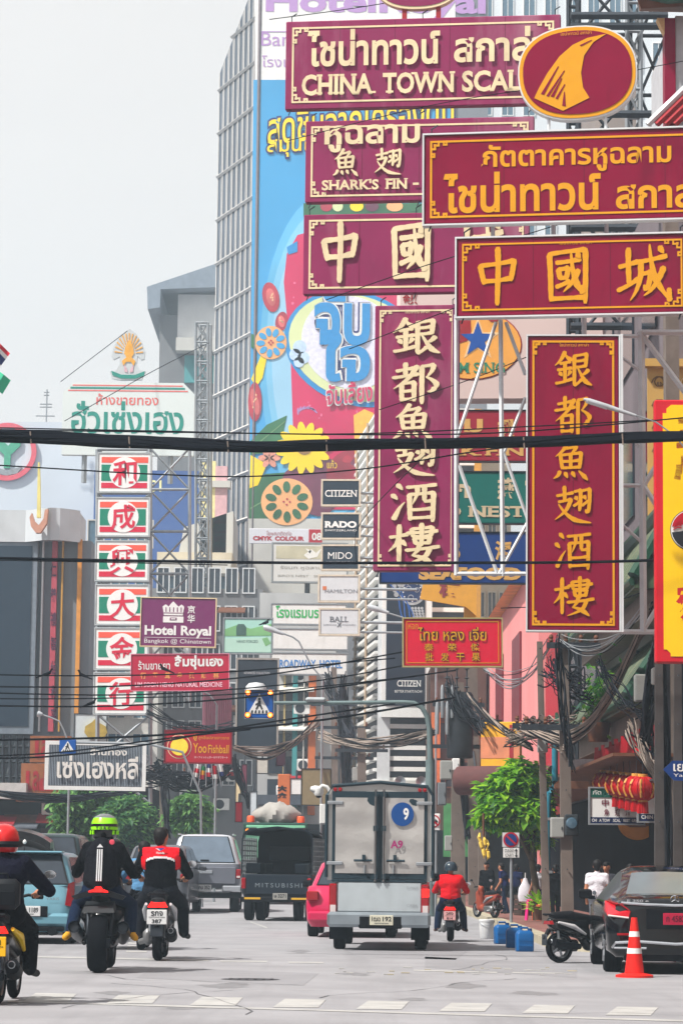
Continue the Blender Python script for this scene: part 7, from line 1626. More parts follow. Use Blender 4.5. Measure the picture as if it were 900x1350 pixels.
# pedestrians
def walker(label, px, py, yaw, h, shirt, pants, shoe=None, bare_arm=True, bare_leg=False, hairlong=0., turn=0., group=None, Y=None, bend=0., stride=.12, arm=0.):
    p = gat(px, py) if Y is None else at(px, py, Y); p.z = .145
    t = thing('person', label, 'person', p, (0, 0, yaw), group); k = h/1.72; t.scale = (k,)*3; m_ = lambda x, y, z, dy=0: [V((-x, y-dy, z)), V((x, y+dy, z))]
    f = V((0, bend, 0))
    J = dict(hip=V((0, 0, .93)), chest=V((0, .01+bend*.6, 1.27)), neck=V((0, bend, 1.44)), headc=V((0, .03+bend*1.2, 1.6)), hp=m_(.09, 0, .9), sh=m_(.185, bend*.9, 1.385), el=m_(.24, -.03+bend*.8, 1.1, arm*.4), wr=m_(.23, .12+bend*.8, .9+arm, arm), kn=m_(.1, .05, .5, stride*.6), an=m_(.1, -.03, .09, stride), toe=m_(.12, .1, .04, stride))
    fw = (math.sin(turn), math.cos(turn), 0); body(t, J, shirt, pants, shoe or shoeb, bare_arm=bare_arm, bare_leg=bare_leg, fwd=fw, voxel=.018); blob('hair', hair_caps(J['headc'], fw, hairlong), .016, t); face_bits(t, J['headc'], fw); return t
walker('man in white T-shirt walking past the black sedan', 787, 1222, R(-8), 1.36, whitec, greyc, Y=47)
walker('woman with dark hair facing us behind the sedan roof', 831, 1218, R(172), 1.30, cl('cloth_plum', (90, 50, 60)), blackc, hairlong=.0, Y=49)
walker('person in black standing under the bananas', 641, 1216, R(160), 1.33, blackc, blackc, bare_arm=False, Y=74)
walker('person in navy shirt bending beside the no parking post', 666, 1214, R(60), 1.30, cl('cloth_navy', (30, 40, 84)), bluej, bend=.12, Y=72)
walker('second person in navy just right of the no parking post', 680, 1214, R(-20), 1.28, cl('cloth_deep_navy', (26, 34, 66)), blackc, Y=73)
walker('woman in white top and blue shorts near the teal pipe', 709, 1214, R(30), 1.28, whitec, cl('shorts_blue', (40, 50, 110)), bare_leg=True, Y=66)
walker('shadowed person behind the concrete pole near the teal pipe', 732, 1214, R(10), 1.28, blackc, blackc, bare_arm=False, Y=62)
walker('dark haired man just behind the white T-shirt man', 800, 1218, R(150), 1.33, cl('cloth_smoke', (54, 54, 62)), blackc, Y=52)
rc_ = random.Random(31)
ym = M('banana_yellow', (224, 190, 80), .5, var=.12, scale=8)
def leafm(n, rgb):
    m = M(n, rgb, .5, var=.25, scale=2); nd = m.node_tree.nodes; b = nd['Principled BSDF']; tr = nd.new('ShaderNodeBsdfTranslucent'); mx = nd.new('ShaderNodeMixShader'); mx.inputs[0].default_value = .4; tr.inputs[0].default_value = (*[min(1, v*1.6) for v in lin(rgb)], 1)
    l = m.node_tree.links; l.new(b.outputs[0], mx.inputs[1]); l.new(tr.outputs[0], mx.inputs[2]); l.new(mx.outputs[0], nd['Material Output'].inputs[0]); return m
lf1, lf2, lf3 = leafm('leaf_bright', (150, 196, 40)), leafm('leaf_mid', (104, 160, 38)), leafm('leaf_deep', (50, 104, 36))
# ------------------------------------------------------------------ street furniture on the pavement
t = thing('traffic_cone', 'orange traffic cone with two white bands behind the black sedan', 'cone', gat(836, 1289)); om = M('cone_orange', (220, 36, 28), .5, var=.08); ch = 77*mpp(t.location.y); k = ch/.78
b = MB(); b.lathe([(.02, .78), (.05, .78), (.165, .06), (.165, .05)], om, 28); b.lathe([(.165, .055), (.21, .05), (.32, .03), (.32, 0)], om, 28); b.build('cone', t)
for z0, z1 in ((.53, .6), (.31, .38)):
    b = MB(); rz = lambda z: .05+(.165-.05)*(.78-z)/.72+.004; b.lathe([(rz(z1), z1), (rz(z0), z0)], white, 28); b.build('white_band', t)
t.scale = (k*.78, k*.78, k)
JG = 'blue jerrycans standing in a row at the kerb'
jb = M('jerrycan_blue', (14, 88, 150), .4, var=.06); proto = None
for i, (px, py, lab) in enumerate(((691, 1255, 'blue plastic jerrycan nearest the parked scooter, front of the row'), (678, 1250, 'blue plastic jerrycan in the middle of the row of three'), (662, 1245, 'blue plastic jerrycan beside the white bucket'))):
    p = gat(px, py)
    if proto is None:
        proto = thing('jerrycan', lab, 'jerrycan', p, (0, 0, R(6)), JG); b = MB(); zloft(b, [(0, -.11, .11, .15, .05), (.02, -.125, .125, .165, .05), (.32, -.125, .125, .165, .05), (.37, -.11, .11, .14, .05), (.39, -.09, .09, .1, .05)], jb)
        for z in (.1, .2): b.box(-.13, .13, -.13, -.124, z, z+.04, jb)
        b.build('body', proto); b = MB(); b.tube([(-.09, 0, .38), (-.08, 0, .44), (.06, 0, .44), (.08, 0, .38)], .02, jb, 8); b.build('handle', proto); b = MB(); b.lathe([(.035, .36), (.035, .43), (0, .43)], M('cap_dark', (20, 60, 110), .5), 14, Matrix.Translation((.11, 0, 0))); b.build('cap', proto); proto.scale = (.88,)*3
    else: o = copy_tree(proto); o.location = p; o['label'] = lab; o.rotation_euler.z = R(-8+i*10)
t = thing('bucket', 'white plastic bucket left of the blue jerrycans', 'bucket', gat(641, 1238)); t.scale = (.8,)*3; b = MB(); b.lathe([(0, 0), (.15, 0), (.165, .02), (.18, .4), (.19, .41), (.19, .45), (.165, .46), (0, .46)], M('bucket_white', (206, 208, 210), .5, var=.06, scale=5, stain=(150, 160, 180), stain_amt=.5), 24); b.build('body', t); b = MB(); b.tube([(.19*math.cos(a), .19*math.sin(a)-.02, .42-.1*abs(math.sin(a))) for a in [R(180+18*i) for i in range(11)]], .008, steel, 5); b.build('handle', t)

# parked scooter seen from its side, beside the sedan
p = gat(768, 1271); t = scooter('scooter', 'black scooter parked side on next to the black sedan', p, M('scooter_gloss', (18, 20, 24), .25, var=.1, coat=.6), M('decal_white', (206, 206, 210), .4), 1.0, R(-62), False, plate_on=False); t.scale = (.8,)*3; t.location = gat(737, 1270)
# orange motorbike and bicycle under the tree
p = at(652, 1210, 66); p.z = .145; t = scooter('motorbike', 'orange and grey motorbike parked on the pavement under the tree', p, M('bike_orange', (150, 66, 46), .4, var=.1), M('bike_silver', (150, 154, 160), .4), .7, R(25), False, plate_on=False)
p = at(692, 1214, 68); p.z = .145; t = thing('bag', 'white plastic carrier bag hanging beside the bending person', 'bag', p); b = MB(); b.loft([[(.16*k*math.cos(a), .1*k*math.sin(a), z) for a in [2*math.pi*j/14 for j in range(14)]] for k, z in ((.3, .34), (1., .38), (1.15, .5), (1., .7), (.5, .84), (.25, .95))], whitec); b.build('sack', t); b = MB(); b.tube([(0, 0, .94), (.0, 0, 1.08)], .012, white, 5); b.build('handle', t)
p = at(703, 1218, 64); p.z = .145; t = thing('stool', 'bright pink plastic stool on the pavement by the teal pipe', 'stool', p); b = MB(); pk_ = M('plastic_pink', (226, 40, 130), .45, var=.05); b.box(-.15, .15, -.15, .15, .44, .48, pk_, bev=.02); b.build('seat', t)
for sx in (-1, 1):
    for sy in (-1, 1): b = MB(); b.bar((sx*.13, sy*.13, .44), (sx*.17, sy*.17, 0), .04, pk_); b.build('leg', t)

for i, (px, py, Y, w_, h_, lab, mm) in enumerate(((760, 1198, 50, .36, .3, 'small brown wooden crate beside the concrete pole', brown), (764, 1188, 51, .3, .24, 'pale cardboard box stacked behind the small brown crate', M('cardboard', (150, 116, 84), .85, var=.15)), (697, 1204, 70, .6, .5, 'dark wooden stall crate in the shade behind the carrier bag', M('crate_dark', (60, 46, 40), .8, var=.25)), (716, 1196, 64, .4, .34, 'orange plastic crate near the teal pipe', M('crate_orange', (176, 84, 50), .6, var=.1)))):
    p = at(px, py, Y); p.z = .145; t = thing('crate', lab, 'crate', p, (0, 0, R(8*i)), 'crates on the pavement'); b = MB(); b.box(-w_/2, w_/2, -w_/2, w_/2, 0, .03, mm)
    for k in range(4):
        z = .04+k*h_/4
        for sx in (-1, 1): b.box(min(sx*w_/2, sx*(w_/2-.02)), max(sx*w_/2, sx*(w_/2-.02)), -w_/2, w_/2, z, z+h_/5, mm); b.box(-w_/2+.021, w_/2-.021, min(sx*w_/2, sx*(w_/2-.02)), max(sx*w_/2, sx*(w_/2-.02)), z, z+h_/5, mm)
    b.build('slats', t); b = MB()
    for k in range(14): b.lathe([(0, -.05), (.04, -.03), (.055, 0), (.04, .035), (0, .045)], lf2 if k % 3 else ym, 8, Matrix.Translation((rc_.uniform(-w_*.36, w_*.36), rc_.uniform(-w_*.36, w_*.36), h_+rc_.uniform(-.04, .04))))
    b.build('contents', t)
# bananas
t = thing('banana_bunch', 'bunch of yellow bananas hanging under the tree canopy', 'bananas', at(637, 1096, 62)); 
for i, (dx, dz, a) in enumerate(((-.06, -.16, .2), (.02, -.1, -.1), (.08, -.2, -.35), (0, -.34, .1), (.1, -.38, -.2), (-.08, -.05, .4))):
    b = MB(); b.tube([(dx, .03*(i % 3), dz), (dx-.05*a, -.03, dz-.1), (dx+.02, -.03, dz-.2), (dx+.1*a, .0, dz-.27)], [.02, .042, .042, .012], ym, 8); b.build('banana', t)
b = MB(); b.tube([(0, 0, -.1), (.0, 0, .4)], .03, brown, 6); b.build('stalk', t)

# ------------------------------------------------------------------ trees
def leaf_tree(name, label, px, gy, Y, crown, trunk_r, leaves, mats, seed, group=None, size=.16, pxt=None, zmin=None):
    """crown: list of (px, py, r_m) clump centres"""
    rr_ = random.Random(seed); base = at(px, 1200, Y); base.z = .1; t = thing(name, label, 'tree', base, (0, 0, 0), group)
    cl_ = [(at(cx, cy_, Y)-base, r*.8) for cx, cy_, r in crown]
    top = sum((c for c, r in cl_), V())/len(cl_); b = MB(); bark = M('bark', (92, 78, 66), .9, var=.25, scale=6, bump=.3); fork = V((top.x*.25, .0, max(1.2, top.z*.5)))
    b.tube([(0, 0, -.1), tuple(fork*.5+V((.05, 0, 0))), tuple(fork)], [trunk_r*1.25, trunk_r, trunk_r*.8], bark, 10)
    offs = []
    for c, r in cl_:
        c = c+V((0, rr_.uniform(-.8, .8)*min(1.2, r), 0)); offs.append((c, r)); mid = fork.lerp(c, .5)+V((rr_.uniform(-.15, .15), rr_.uniform(-.15, .15), .1)); b.tube([tuple(fork), tuple(mid), tuple(c)], [trunk_r*.6, trunk_r*.35, .012], bark, 6)
    b.build('trunk', t); lb = MB()
    vs, fs = [], []; per = int(leaves/sum(r**2 for c, r in offs))
    mi_ = []
    for c, r in offs:
        for j in range(int(per*r*r)):
            while True:
                q = V((rr_.uniform(-1, 1), rr_.uniform(-1, 1), rr_.uniform(-1, 1)))
                if .15 < q.length < 1: break
            q = q*(q.length**-.45); p = c+V((q.x*r, q.y*r, q.z*r*.8)); p += V((rr_.gauss(0, .06),)*3)
            d = V((rr_.uniform(-1, 1), rr_.uniform(-1, 1), rr_.uniform(-.9, .25))).normalized(); s_ = d.cross(V((rr_.uniform(-.4, .4), rr_.uniform(-.4, .4), 1))).normalized(); L = size*rr_.uniform(.6, 1.4); wv = L*.26; dr = V((0, 0, -.18*L))
            lb.add([p, p+d*L*.45+s_*wv, p+d*L+dr, p+d*L*.45-s_*wv], [[0, 1, 2, 3]], mats[min(len(mats)-1, int(rr_.random()**1.2*len(mats)))])
    lb.build('crown', t); return t
leaf_tree('street_tree', 'bright green tree over the pavement behind the no parking sign', 708, 1215, 64, [(676, 1030, .6), (656, 1048, .45), (690, 1022, .5), (700, 1040, .55), (662, 1062, .55), (645, 1072, .4), (686, 1060, .6), (704, 1066, .5), (672, 1078, .4), (708, 1082, .4), (712, 1104, .25), (680, 1012, .3), (640, 1040, .25)], .09, 6500, [lf1, lf2, lf2, lf3], 11, size=.25)
f1, f2 = leafm('leaf_far', (108, 156, 84)), leafm('leaf_far_deep', (60, 104, 66))
TG = 'trees along the far left pavement'
leaf_tree('street_tree', 'large leafy green tree below the slatted white sign', 112, 1180, 100, [(92, 1056, .8), (110, 1048, 1.), (130, 1052, .8), (88, 1076, .7), (112, 1076, 1.0), (84, 1092, .5), (128, 1088, .9), (108, 1100, .8)], .16, 5200, [f1, f1, f2], 21, TG, .26)
leaf_tree('street_tree', 'rounded dark green tree right of the lime helmet', 168, 1180, 98, [(150, 1072, .7), (170, 1066, .8), (186, 1074, .6), (156, 1092, .8), (178, 1094, .8), (166, 1108, .8), (190, 1100, .5)], .14, 4600, [f1, f2, f2], 22, TG, .24)
leaf_tree('street_tree', 'smaller pale green tree above the silver canopy pickup', 246, 1170, 104, [(232, 1066, .6), (250, 1060, .7), (264, 1068, .6), (240, 1082, .6), (258, 1084, .6), (226, 1078, .4), (268, 1086, .4)], .12, 3600, [f1, f1, f2], 23, TG, .24)
b = MB(); p = at(750, 930, 60)
t = thing('potted_plant', 'leafy pot plant growing on the ledge beside the teal pipe', 'plant', at(712, 1196, 63)); b = MB(); b.lathe([(.0, -.3), (.12, -.3), (.16, 0), (.0, 0)], brown, 14); b.build('pot', t); lb = MB(); r_ = random.Random(5)
for i in range(110):
    d = V((r_.uniform(-1, 1), r_.uniform(-1, 1), r_.uniform(-.2, 1))).normalized(); q = d*r_.uniform(.08, .36); s_ = d.cross(V((.1, .2, 1))).normalized(); lb.add([q, q+d*.07+s_*.045, q+d*.16, q+d*.07-s_*.045], [[0, 1, 2, 3]], lf1 if i % 3 else lf2)
lb.build('foliage', t)
t = thing('climbing_plant', 'dark green plant on the restaurant wall between its two eaves', 'plant', at(788, 915, 57)); lb = MB()
for i in range(240):
    q = V((r_.gauss(0, .16), r_.gauss(0, .2), r_.gauss(0, .32))); d = V((r_.uniform(-1, 1), r_.uniform(-1, 1), r_.uniform(-1, .3))).normalized(); s_ = d.cross(V((.1, .2, 1))).normalized(); lb.add([q, q+d*.08+s_*.05, q+d*.18, q+d*.08-s_*.05], [[0, 1, 2, 3]], lf3 if i % 4 else lf2)
lb.build('foliage', t); b = MB(); b.lathe([(0, -1.), (.2, -1.), (.26, -.6), (0, -.6)], brown, 14); b.build('pot', t)

# ------------------------------------------------------------------ utility poles
def pole(label, pxb, pxt, pyt, Y, w=.2, arms=(), m=None, bolts=True, group='concrete utility poles on the pavement'):
    base = at(pxb, 1200, Y); base.z = .14; tp = at(pxt, pyt, Y)-base; t = thing('utility_pole', label, 'pole', base, (0, 0, 0), group); b = MB(); m = m or conc
    d = w/2; vs = [(-d, -d*.8, 0), (d, -d*.8, 0), (d, d*.8, 0), (-d, d*.8, 0)]; k = .72; vs += [(tp.x-d*k, -d*k*.8, tp.z), (tp.x+d*k, -d*k*.8, tp.z), (tp.x+d*k, d*k*.8, tp.z), (tp.x-d*k, d*k*.8, tp.z)]
    b.add(vs, [[4, 5, 6, 7], [0, 1, 5, 4], [1, 2, 6, 5], [2, 3, 7, 6], [3, 0, 4, 7]], m); b.build('shaft', t); f = lambda py: (lambda z: (tp.x*z/tp.z, z))(at(pxb, py, Y).z-base.z)
    for (py, L, off) in arms:
        x, z = f(py); b = MB(); b.box(x-L*.5+off, x+L*.5+off, -d-.1, -d-.002, z-.06, z+.06, steeld); a = b.build('crossarm', t)
        b = MB()
        for i in range(4): X = x-L*.42+off+L*.84*i/3; b.lathe([(.03, .06), (.05, .1), (.035, .13), (.05, .17), (.03, .22), (0, .22)], brown, 10, Matrix.Translation((X, -d-.05, z)))
        b.build('insulator', a)
    if bolts:
        b = MB()
        for i in range(7): z = 1.2+i*.8; b.tube([(tp.x*z/tp.z, -d-.0, z), (tp.x*z/tp.z, -d-.05, z)], .016, steeld, 6)
        b.build('step_bolts', t)
    return t
PA = pole('grey concrete pole holding the two dark meter boxes', 748, 741, 792, 56, .25, ((852, 1.1, .2), (960, 1.4, -.2)))
PB = pole('slim weathered pole just left of the concrete pole with boxes', 720, 711, 846, 60, .17, ((958, 1.3, 0),))
PC = pole('dark pole right of the lantern row', 869, 868, 850, 45, .17, (), M('pole_dark', (70, 66, 66), .85, var=.2))
PD = pole('pale pole at the picture edge under the yellow sign', 893, 893, 860, 45, .16, (), MATS['pole_dark'])
PD2 = pole('thin dark pole between the two poles under the yellow sign', 880, 878, 860, 47, .16, (), steeld)
PE = pole('tall brown pole right of the transformer cluster', 626, 622, 868, 86, .42, ((952, 1.8, 0),))
PF = pole('thick concrete pole nearest the round turn sign', 603, 604, 900, 84, .46, ((985, 2., 0), (930, 1.6, 0)))
PG = pole('slim pole under the hanging bananas', 636, 634, 1030, 80, .26, (), None, False)
PH = pole('steel pole left of the louvred building', 456, 452, 900, 112, .4, ((960, 2.2, 0), (1000, 2.4, 0)))
PI = pole('slim far pole behind the grey signboard', 442, 440, 880, 118, .34, ((930, 2., 0),))
PJ = pole('distant pole amid the cable tangle on the far left', 216, 214, 1010, 104, .3, ((1020, 2, 0),))
PK = pole('grey pole in front of the orange pilaster', 478, 476, 960, 104, .4, ((990, 2., 0),))
t = thing('drain_pipe', 'teal blue vertical pipe with a bend at its top', 'pipe', at(720, 1222, 62)); t.location.z = .14; q = lambda px, py: (lambda p: (p.x-t.location.x, 0, p.z-t.location.z))(at(px, py, 62)); b = MB(); b.tube([(0, 0, -.02), q(722, 1060), q(723, 1045), q(727, 1040), q(731, 1030), q(731, 960)], .07, M('pipe_teal', (42, 124, 146), .5, var=.1), 10); b.build('pipe', t)
b = MB()
for py in (1080, 1150, 1205): p = q(721.5, py); b.box(p[0]-.1, p[0]+.1, -.08, .08, p[2]-.03, p[2]+.03, steel)
b.build('clamp', t)
def wallbox(label, x0, y0, x1, y1, d, m, depth=.25, name='meter_box', group='electrical boxes on the poles', extra=None):
    s = Sg(name, label, x0, y0, x1, y1, d, 0, 0, group, 'electrical box'); panel(s.t, s.w, s.h, depth, m, 'case', bev=.02); b = MB(); b.box(-s.w*.42, s.w*.42, -.012, -.001, s.h*.06, s.h*.94, m); do = b.build('door', s.t); b = MB(); b.box(s.w*.25, s.w*.33, -.03, -.013, s.h*.4, s.h*.55, steeld); b.build('latch', do)
    if extra: extra(s)
    return s
gx = M('box_grey', (150, 152, 150), .6, var=.08, stain=(110, 110, 106), stain_amt=.3); dx_ = M('box_dark', (44, 50, 56), .6, var=.1)
def meter(s): b = MB(); b.lathe([(.0, -.09), (.1, -.08), (.12, -.014)], glassb, 18, Matrix.Translation((0, 0, s.h*.58)), True, 'Y'); b.build('meter_glass', s.t)
wallbox('dark meter box with round glass on the concrete pole', 745, 1074, 762, 1102, 55.5, dx_, extra=meter); wallbox('grey meter box left of the dark meter box', 726, 1078, 744, 1105, 55.8, gx)
wallbox('large pale grey cabinet high beside the thick cable trunk', 837, 889, 858, 925, 48, gx); wallbox('small white box right of the large grey cabinet', 860, 880, 871, 902, 46, offw)
wallbox('grey box on the pole above the turn sign', 580, 1003, 596, 1028, 82, gx); wallbox('long grey box on the thick pole lower down', 577, 1032, 588, 1062, 83, M('box_mid', (112, 118, 124), .6, var=.1)); wallbox('small white box above the long grey box', 596, 1000, 606, 1016, 82, white); wallbox('pale box low on the thick pole', 586, 1102, 596, 1122, 82, gx)
wallbox('pale grey box beside the white camera', 421, 1060, 436, 1087, 70, white); wallbox('grey box amid the far cable tangle', 464, 1012, 474, 1030, 108, gx)
wallbox('small tilted grey box hanging from the cable tangle', 709, 968, 722, 992, 58, gx)
t = thing('transformer', 'dark transformer can with pale ribs on the thick pole', 'transformer', at(606, 1000, 83)); b = MB(); b.lathe([(0, 0), (.36, 0), (.4, .05), (.4, 1.9), (.34, 2.), (0, 2.)], M('transformer_dark', (48, 52, 58), .6, .2, var=.2), 20); b.build('tank', t); b = MB()
for k in range(4): b.lathe([(.05, 0), (.06, .1), (.06, .9), (.03, 1.0), (0, 1.0)], steel, 10, Matrix.Translation((-.7+k*.15, -.35, .7+.5*(k % 2))))
b.build('cutouts', t)
b = MB()
for k in range(12): b.lathe([(.03, .0), (.09, .03), (.03, .06)], steeld, 8, Matrix.Translation((-.42+(k % 3)*.3, -.42, 2.1+(k//3)*.28)))
for k in range(3): b.tube([(-.42+k*.3, -.42, 1.9), (-.42+k*.3, -.42, 3.2)], .025, steeld, 6)
b.build('insulator', t)
t = thing('awning_roll', 'rolled brown awning drum over the shop behind the tree', 'awning', at(650, 1030, 80)); b = MB(); b.tube([(-1.0, 0, 0), (1.6, -1.5, 0)], .42, M('awning_maroon', (92, 58, 58), .8, var=.15), 16); b.build('drum', t); b = MB(); b.bar((-.5, 0, .3), (-.5, 1.5, .9), .06, steeld); b.build('bracket', t)
# camera dome
t = thing('security_camera', 'white dome security camera on a curved arm left of box truck', 'camera', at(428, 1042, 70)); q = lambda px, py: (lambda p: (p.x-t.location.x, 0, p.z-t.location.z))(at(px, py, 70)); b = MB(); b.tube([q(436, 1055), q(435, 1044), q(431, 1038), q(425, 1036), q(421, 1040)], .05, white, 10); b.build('arm', t)
b = MB(); p = q(416, 1042); b.tube([q(409, 1040), q(414, 1041), q(422, 1042)], [.05, .1, .1], white, 12); b.build('housing', t); b = MB(); p = q(420, 1046); b.lathe([(.13, .12), (.13, 0), (.1, -.06), (0, -.08)], white, 16, Matrix.Translation(p)); d_ = b.build('dome', t); b = MB(); b.lathe([(.08, -.05), (.06, -.11), (0, -.13)], inkb, 12, Matrix.Translation(p)); b.build('lens', d_)
b = MB(); b.tube([q(438, 1050), q(437, 1200)], .06, steel, 8); b.build('mast', t)
t = thing('loudspeaker', 'pair of grey horn loudspeakers above the box truck roof', 'loudspeaker', at(541, 1034, 110))
for k in (-.25, .25): b = MB(); b.lathe([(.0, .2), (.05, .18), (.1, .0), (.22, -.14), (.2, -.13), (.0, .0)], steel, 14, Matrix.Translation((k*1.6, 0, .1)) @ Matrix.Rotation(k*.6, 4, 'Z'), True, 'Y'); b.build('horn', t)
b = MB(); b.bar((-.5, .1, -.1), (.5, .1, -.1), .05, steeld); b.bar((0, .1, -.1), (0, .1, -1.2), .05, steeld); b.build('bracket', t)
# street lamps
def lamp(label, head, arm, d, foot=None):
    t = thing('street_lamp', label, 'street lamp', at(arm[-1][0], arm[-1][1], d), (0, 0, 0), 'street lamps with slim curved arms'); o = t.location; q = lambda p: tuple(at(p[0], p[1], d)-o); k = mpp(d); b = MB(); b.tube([q(p) for p in arm], 1.1*k, steel, 8); b.build('arm', t)
    a, c = V(q(head[0])), V(q(head[1])); b = MB(); mid = a.lerp(c, .45); b.tube([tuple(a), tuple(a.lerp(c, .1)), tuple(mid), tuple(c)], [1.5*k, 3.6*k, 3.6*k, 2*k], M('lamp_head_grey', (176, 182, 188), .45, .2), 10); h = b.build('lamp_head', t); b = MB(); b.tube([tuple(a.lerp(c, .05)-V((0, 0, 1.5*k))), tuple(mid-V((0, 0, 1.6*k)))], 2.8*k, steelw, 8); b.build('lens', h)
    if foot: b = MB(); b.tube([q(arm[-1]), tuple(V((q(arm[-1])[0], 0, -o.z)))], 1.6*k, steel, 8); b.build('pole', t)
lamp('street lamp with long white head in front of the tall yellow lettered sign', ((769, 526), (838, 548)), ((836, 547), (864, 556), (890, 575), (925, 620)), 41, True)
lamp('street lamp arm crossing the blank white hotel sign', ((347, 826), (374, 836)), ((372, 835), (386, 840), (394, 846), (402, 862), (412, 880), (425, 895)), 100, True)
lamp('street lamp arm beside the dark watch advert', ((484, 799), (512, 808)), ((510, 808), (530, 814), (556, 826), (575, 850)), 105, True)
lamp('street lamp arm on the left near the slatted white sign', ((49, 941), (56, 942)), ((54, 942), (66, 946), (78, 951), (84, 963), (92, 985)), 96, True)
lamp('small lamp arm before the gold shop signs', ((240, 900), (262, 908)), ((262, 908), (276, 916), (286, 930)), 98, True)
# billboard scaffolding at the top right, white frame of the maroon signs, struts
t = thing('billboard_scaffold', 'tall dark steel lattice scaffold behind the oval and yellow lettered signs', 'scaffold', (at(800, 1100, 66).x, 66, 0)); b = MB(); ox = t.location.x
lattice(b, 752, 764, -40, 1000, 66, 26, .09, steeld, ox, True, .6); lattice(b, 828, 846, -40, 900, 66, 24, .08, steel, ox, True, .3); lattice(b, 764, 832, -40, 440, 66, 6, .1, steeld, ox, True, .4); lattice(b, 846, 880, -40, 520, 66, 7, .09, steeld, ox, True, .5)
for py in (20, 34, 150, 300, 430): a, c = at(752, py, 66), at(880, py, 66); b.bar((a.x-ox, 0, a.z), (c.x-ox, 0, c.z), .14, steeld)
b.build('lattice', t)
t = thing('sign_scaffold', 'white steel frame with diagonals carrying the front maroon signs', 'frame', (at(847, 1100, 45.6).x, 45.6, 0)); b = MB(); ox = t.location.x; q = lambda px, py, o=0.: (at(px, py, 45.6).x-ox, o, at(px, py, 45.6).z)
for (a, c, w) in (((845, 436), (848, 834), .085), ((845, 438), (990, 438), .07), ((845, 440), (905, 520), .07), ((818, 833), (990, 834), .06), ((848, 640), (880, 590), .06), ((818, 640), (848, 640), .05), ((848, 640), (880, 690), .06), ((848, 830), (880, 780), .06), ((818, 443), (845, 443), .05), ((818, 470), (845, 490), .04), ((818, 690), (846, 715), .04), ((818, 566), (846, 590), .04), ((661, 417), (664, 757), .055), ((655, 420), (604, 572), .045), ((668, 420), (694, 490), .045), ((606, 610), (656, 752), .045), ((666, 592), (694, 520), .04), ((664, 590), (700, 690), .04), ((660, 752), (700, 680), .04), ((602, 754), (694, 754), .05), ((602, 410), (602, 756), .05)):
    o_ = .3 if a[0] < 720 else 0.; b.bar(q(*a, o_), q(*c, o_), w, steelw)
for px in (650, 730, 800): b.bar(q(px, 290, .1), q(px, 312, .1), .05, steelw)
b.bar(q(770, 412, .05), q(770, 444, .05), .06, steelw); b.build('struts', t)
for z_ in (): pass
b = MB(); b.bar((990-450)*mpp(45.6)*V((1, 0, 0))+V((0, 45.6, 0)), at(990, -40, 45.6), .2, steelw); o = b.build('sign_mast'); tag(o, 'white mast out at the edge that carries the maroon signs', 'mast')
# tv aerial on the bank roof
t = thing('tv_aerial', 'thin television aerial on the bank roof', 'aerial', at(61, 556, 180)); b = MB(); k = mpp(180); b.tube([(0, 0, 0), (0, 0, 44*k)], .05, steel, 5)
for z, w in ((8, 14), (20, 9), (24, 9), (36, 4), (40, 4)): b.bar((-w*k, 0, z*k), (w*k*.8, 0, z*k), .06, steel)
b.build('mast', t)
# orange and grey signboards etc. handled with the signs; birds on the wires
for i, (px, py, d, lab) in enumerate(((62, 890, 62, 'dark pigeon on the wire at the far left'), (109, 892, 62, 'dark pigeon on the wire beside the stacked signs'), (120, 929, 62, 'dark pigeon on the lower left wire'), (217, 884, 62, 'dark pigeon in front of the crimson medicine sign'), (350, 822, 99, 'dark pigeon perched on the street lamp head'))):
    t = thing('pigeon', lab, 'bird', at(px, py, d), (0, 0, R(60 if i % 2 else -60)), 'pigeons on wires'); k = d/62*.62
    o = blob('body', [((0, -.08, .0), (0, .06, .05), .05*k, .06*k, shade), ((0, .06, .05), (0, .1, .12), .045*k, .035*k, shade), ((0, .1, .13), (0, .12, .14), .036*k, .034*k, shade), ((0, .14, .14), (0, .17, .13), .014*k, .006*k, shade), ((0, -.1, -.01), (0, -.26, -.07), .035*k, .022*k, shade), ((0.02, 0, -.04), (.02, 0, -.08), .01*k, .01*k, shade)], .012*k, t)
# ------------------------------------------------------------------ cables
def cat(P, n=8):
    out = []; L = len(P)
    for i in range(L-1):
        p0, p1, p2, p3 = P[max(i-1, 0)], P[i], P[i+1], P[min(i+2, L-1)]
        for j in range(n): t_ = j/n; out.append(.5*((2*p1)+(p2-p0)*t_+(2*p0-5*p1+4*p2-p3)*t_*t_+(3*p1-p0-3*p2+p3)*t_**3))
    return out+[P[-1]]
def cable(pts, wpx, label=None, m=None, group='single cables crossing the street', n=6, mb=None):
    P = cat([at(*p) for p in pts]); d = sum(p[2] for p in pts)/len(pts); b = mb or MB(); b.tube(P, wpx*.5*mpp(d), m or wirem, n, None, False)
    if mb is None: o = b.build('cable'); tag(o, label, 'cable', group); return o
rc = random.Random(17)
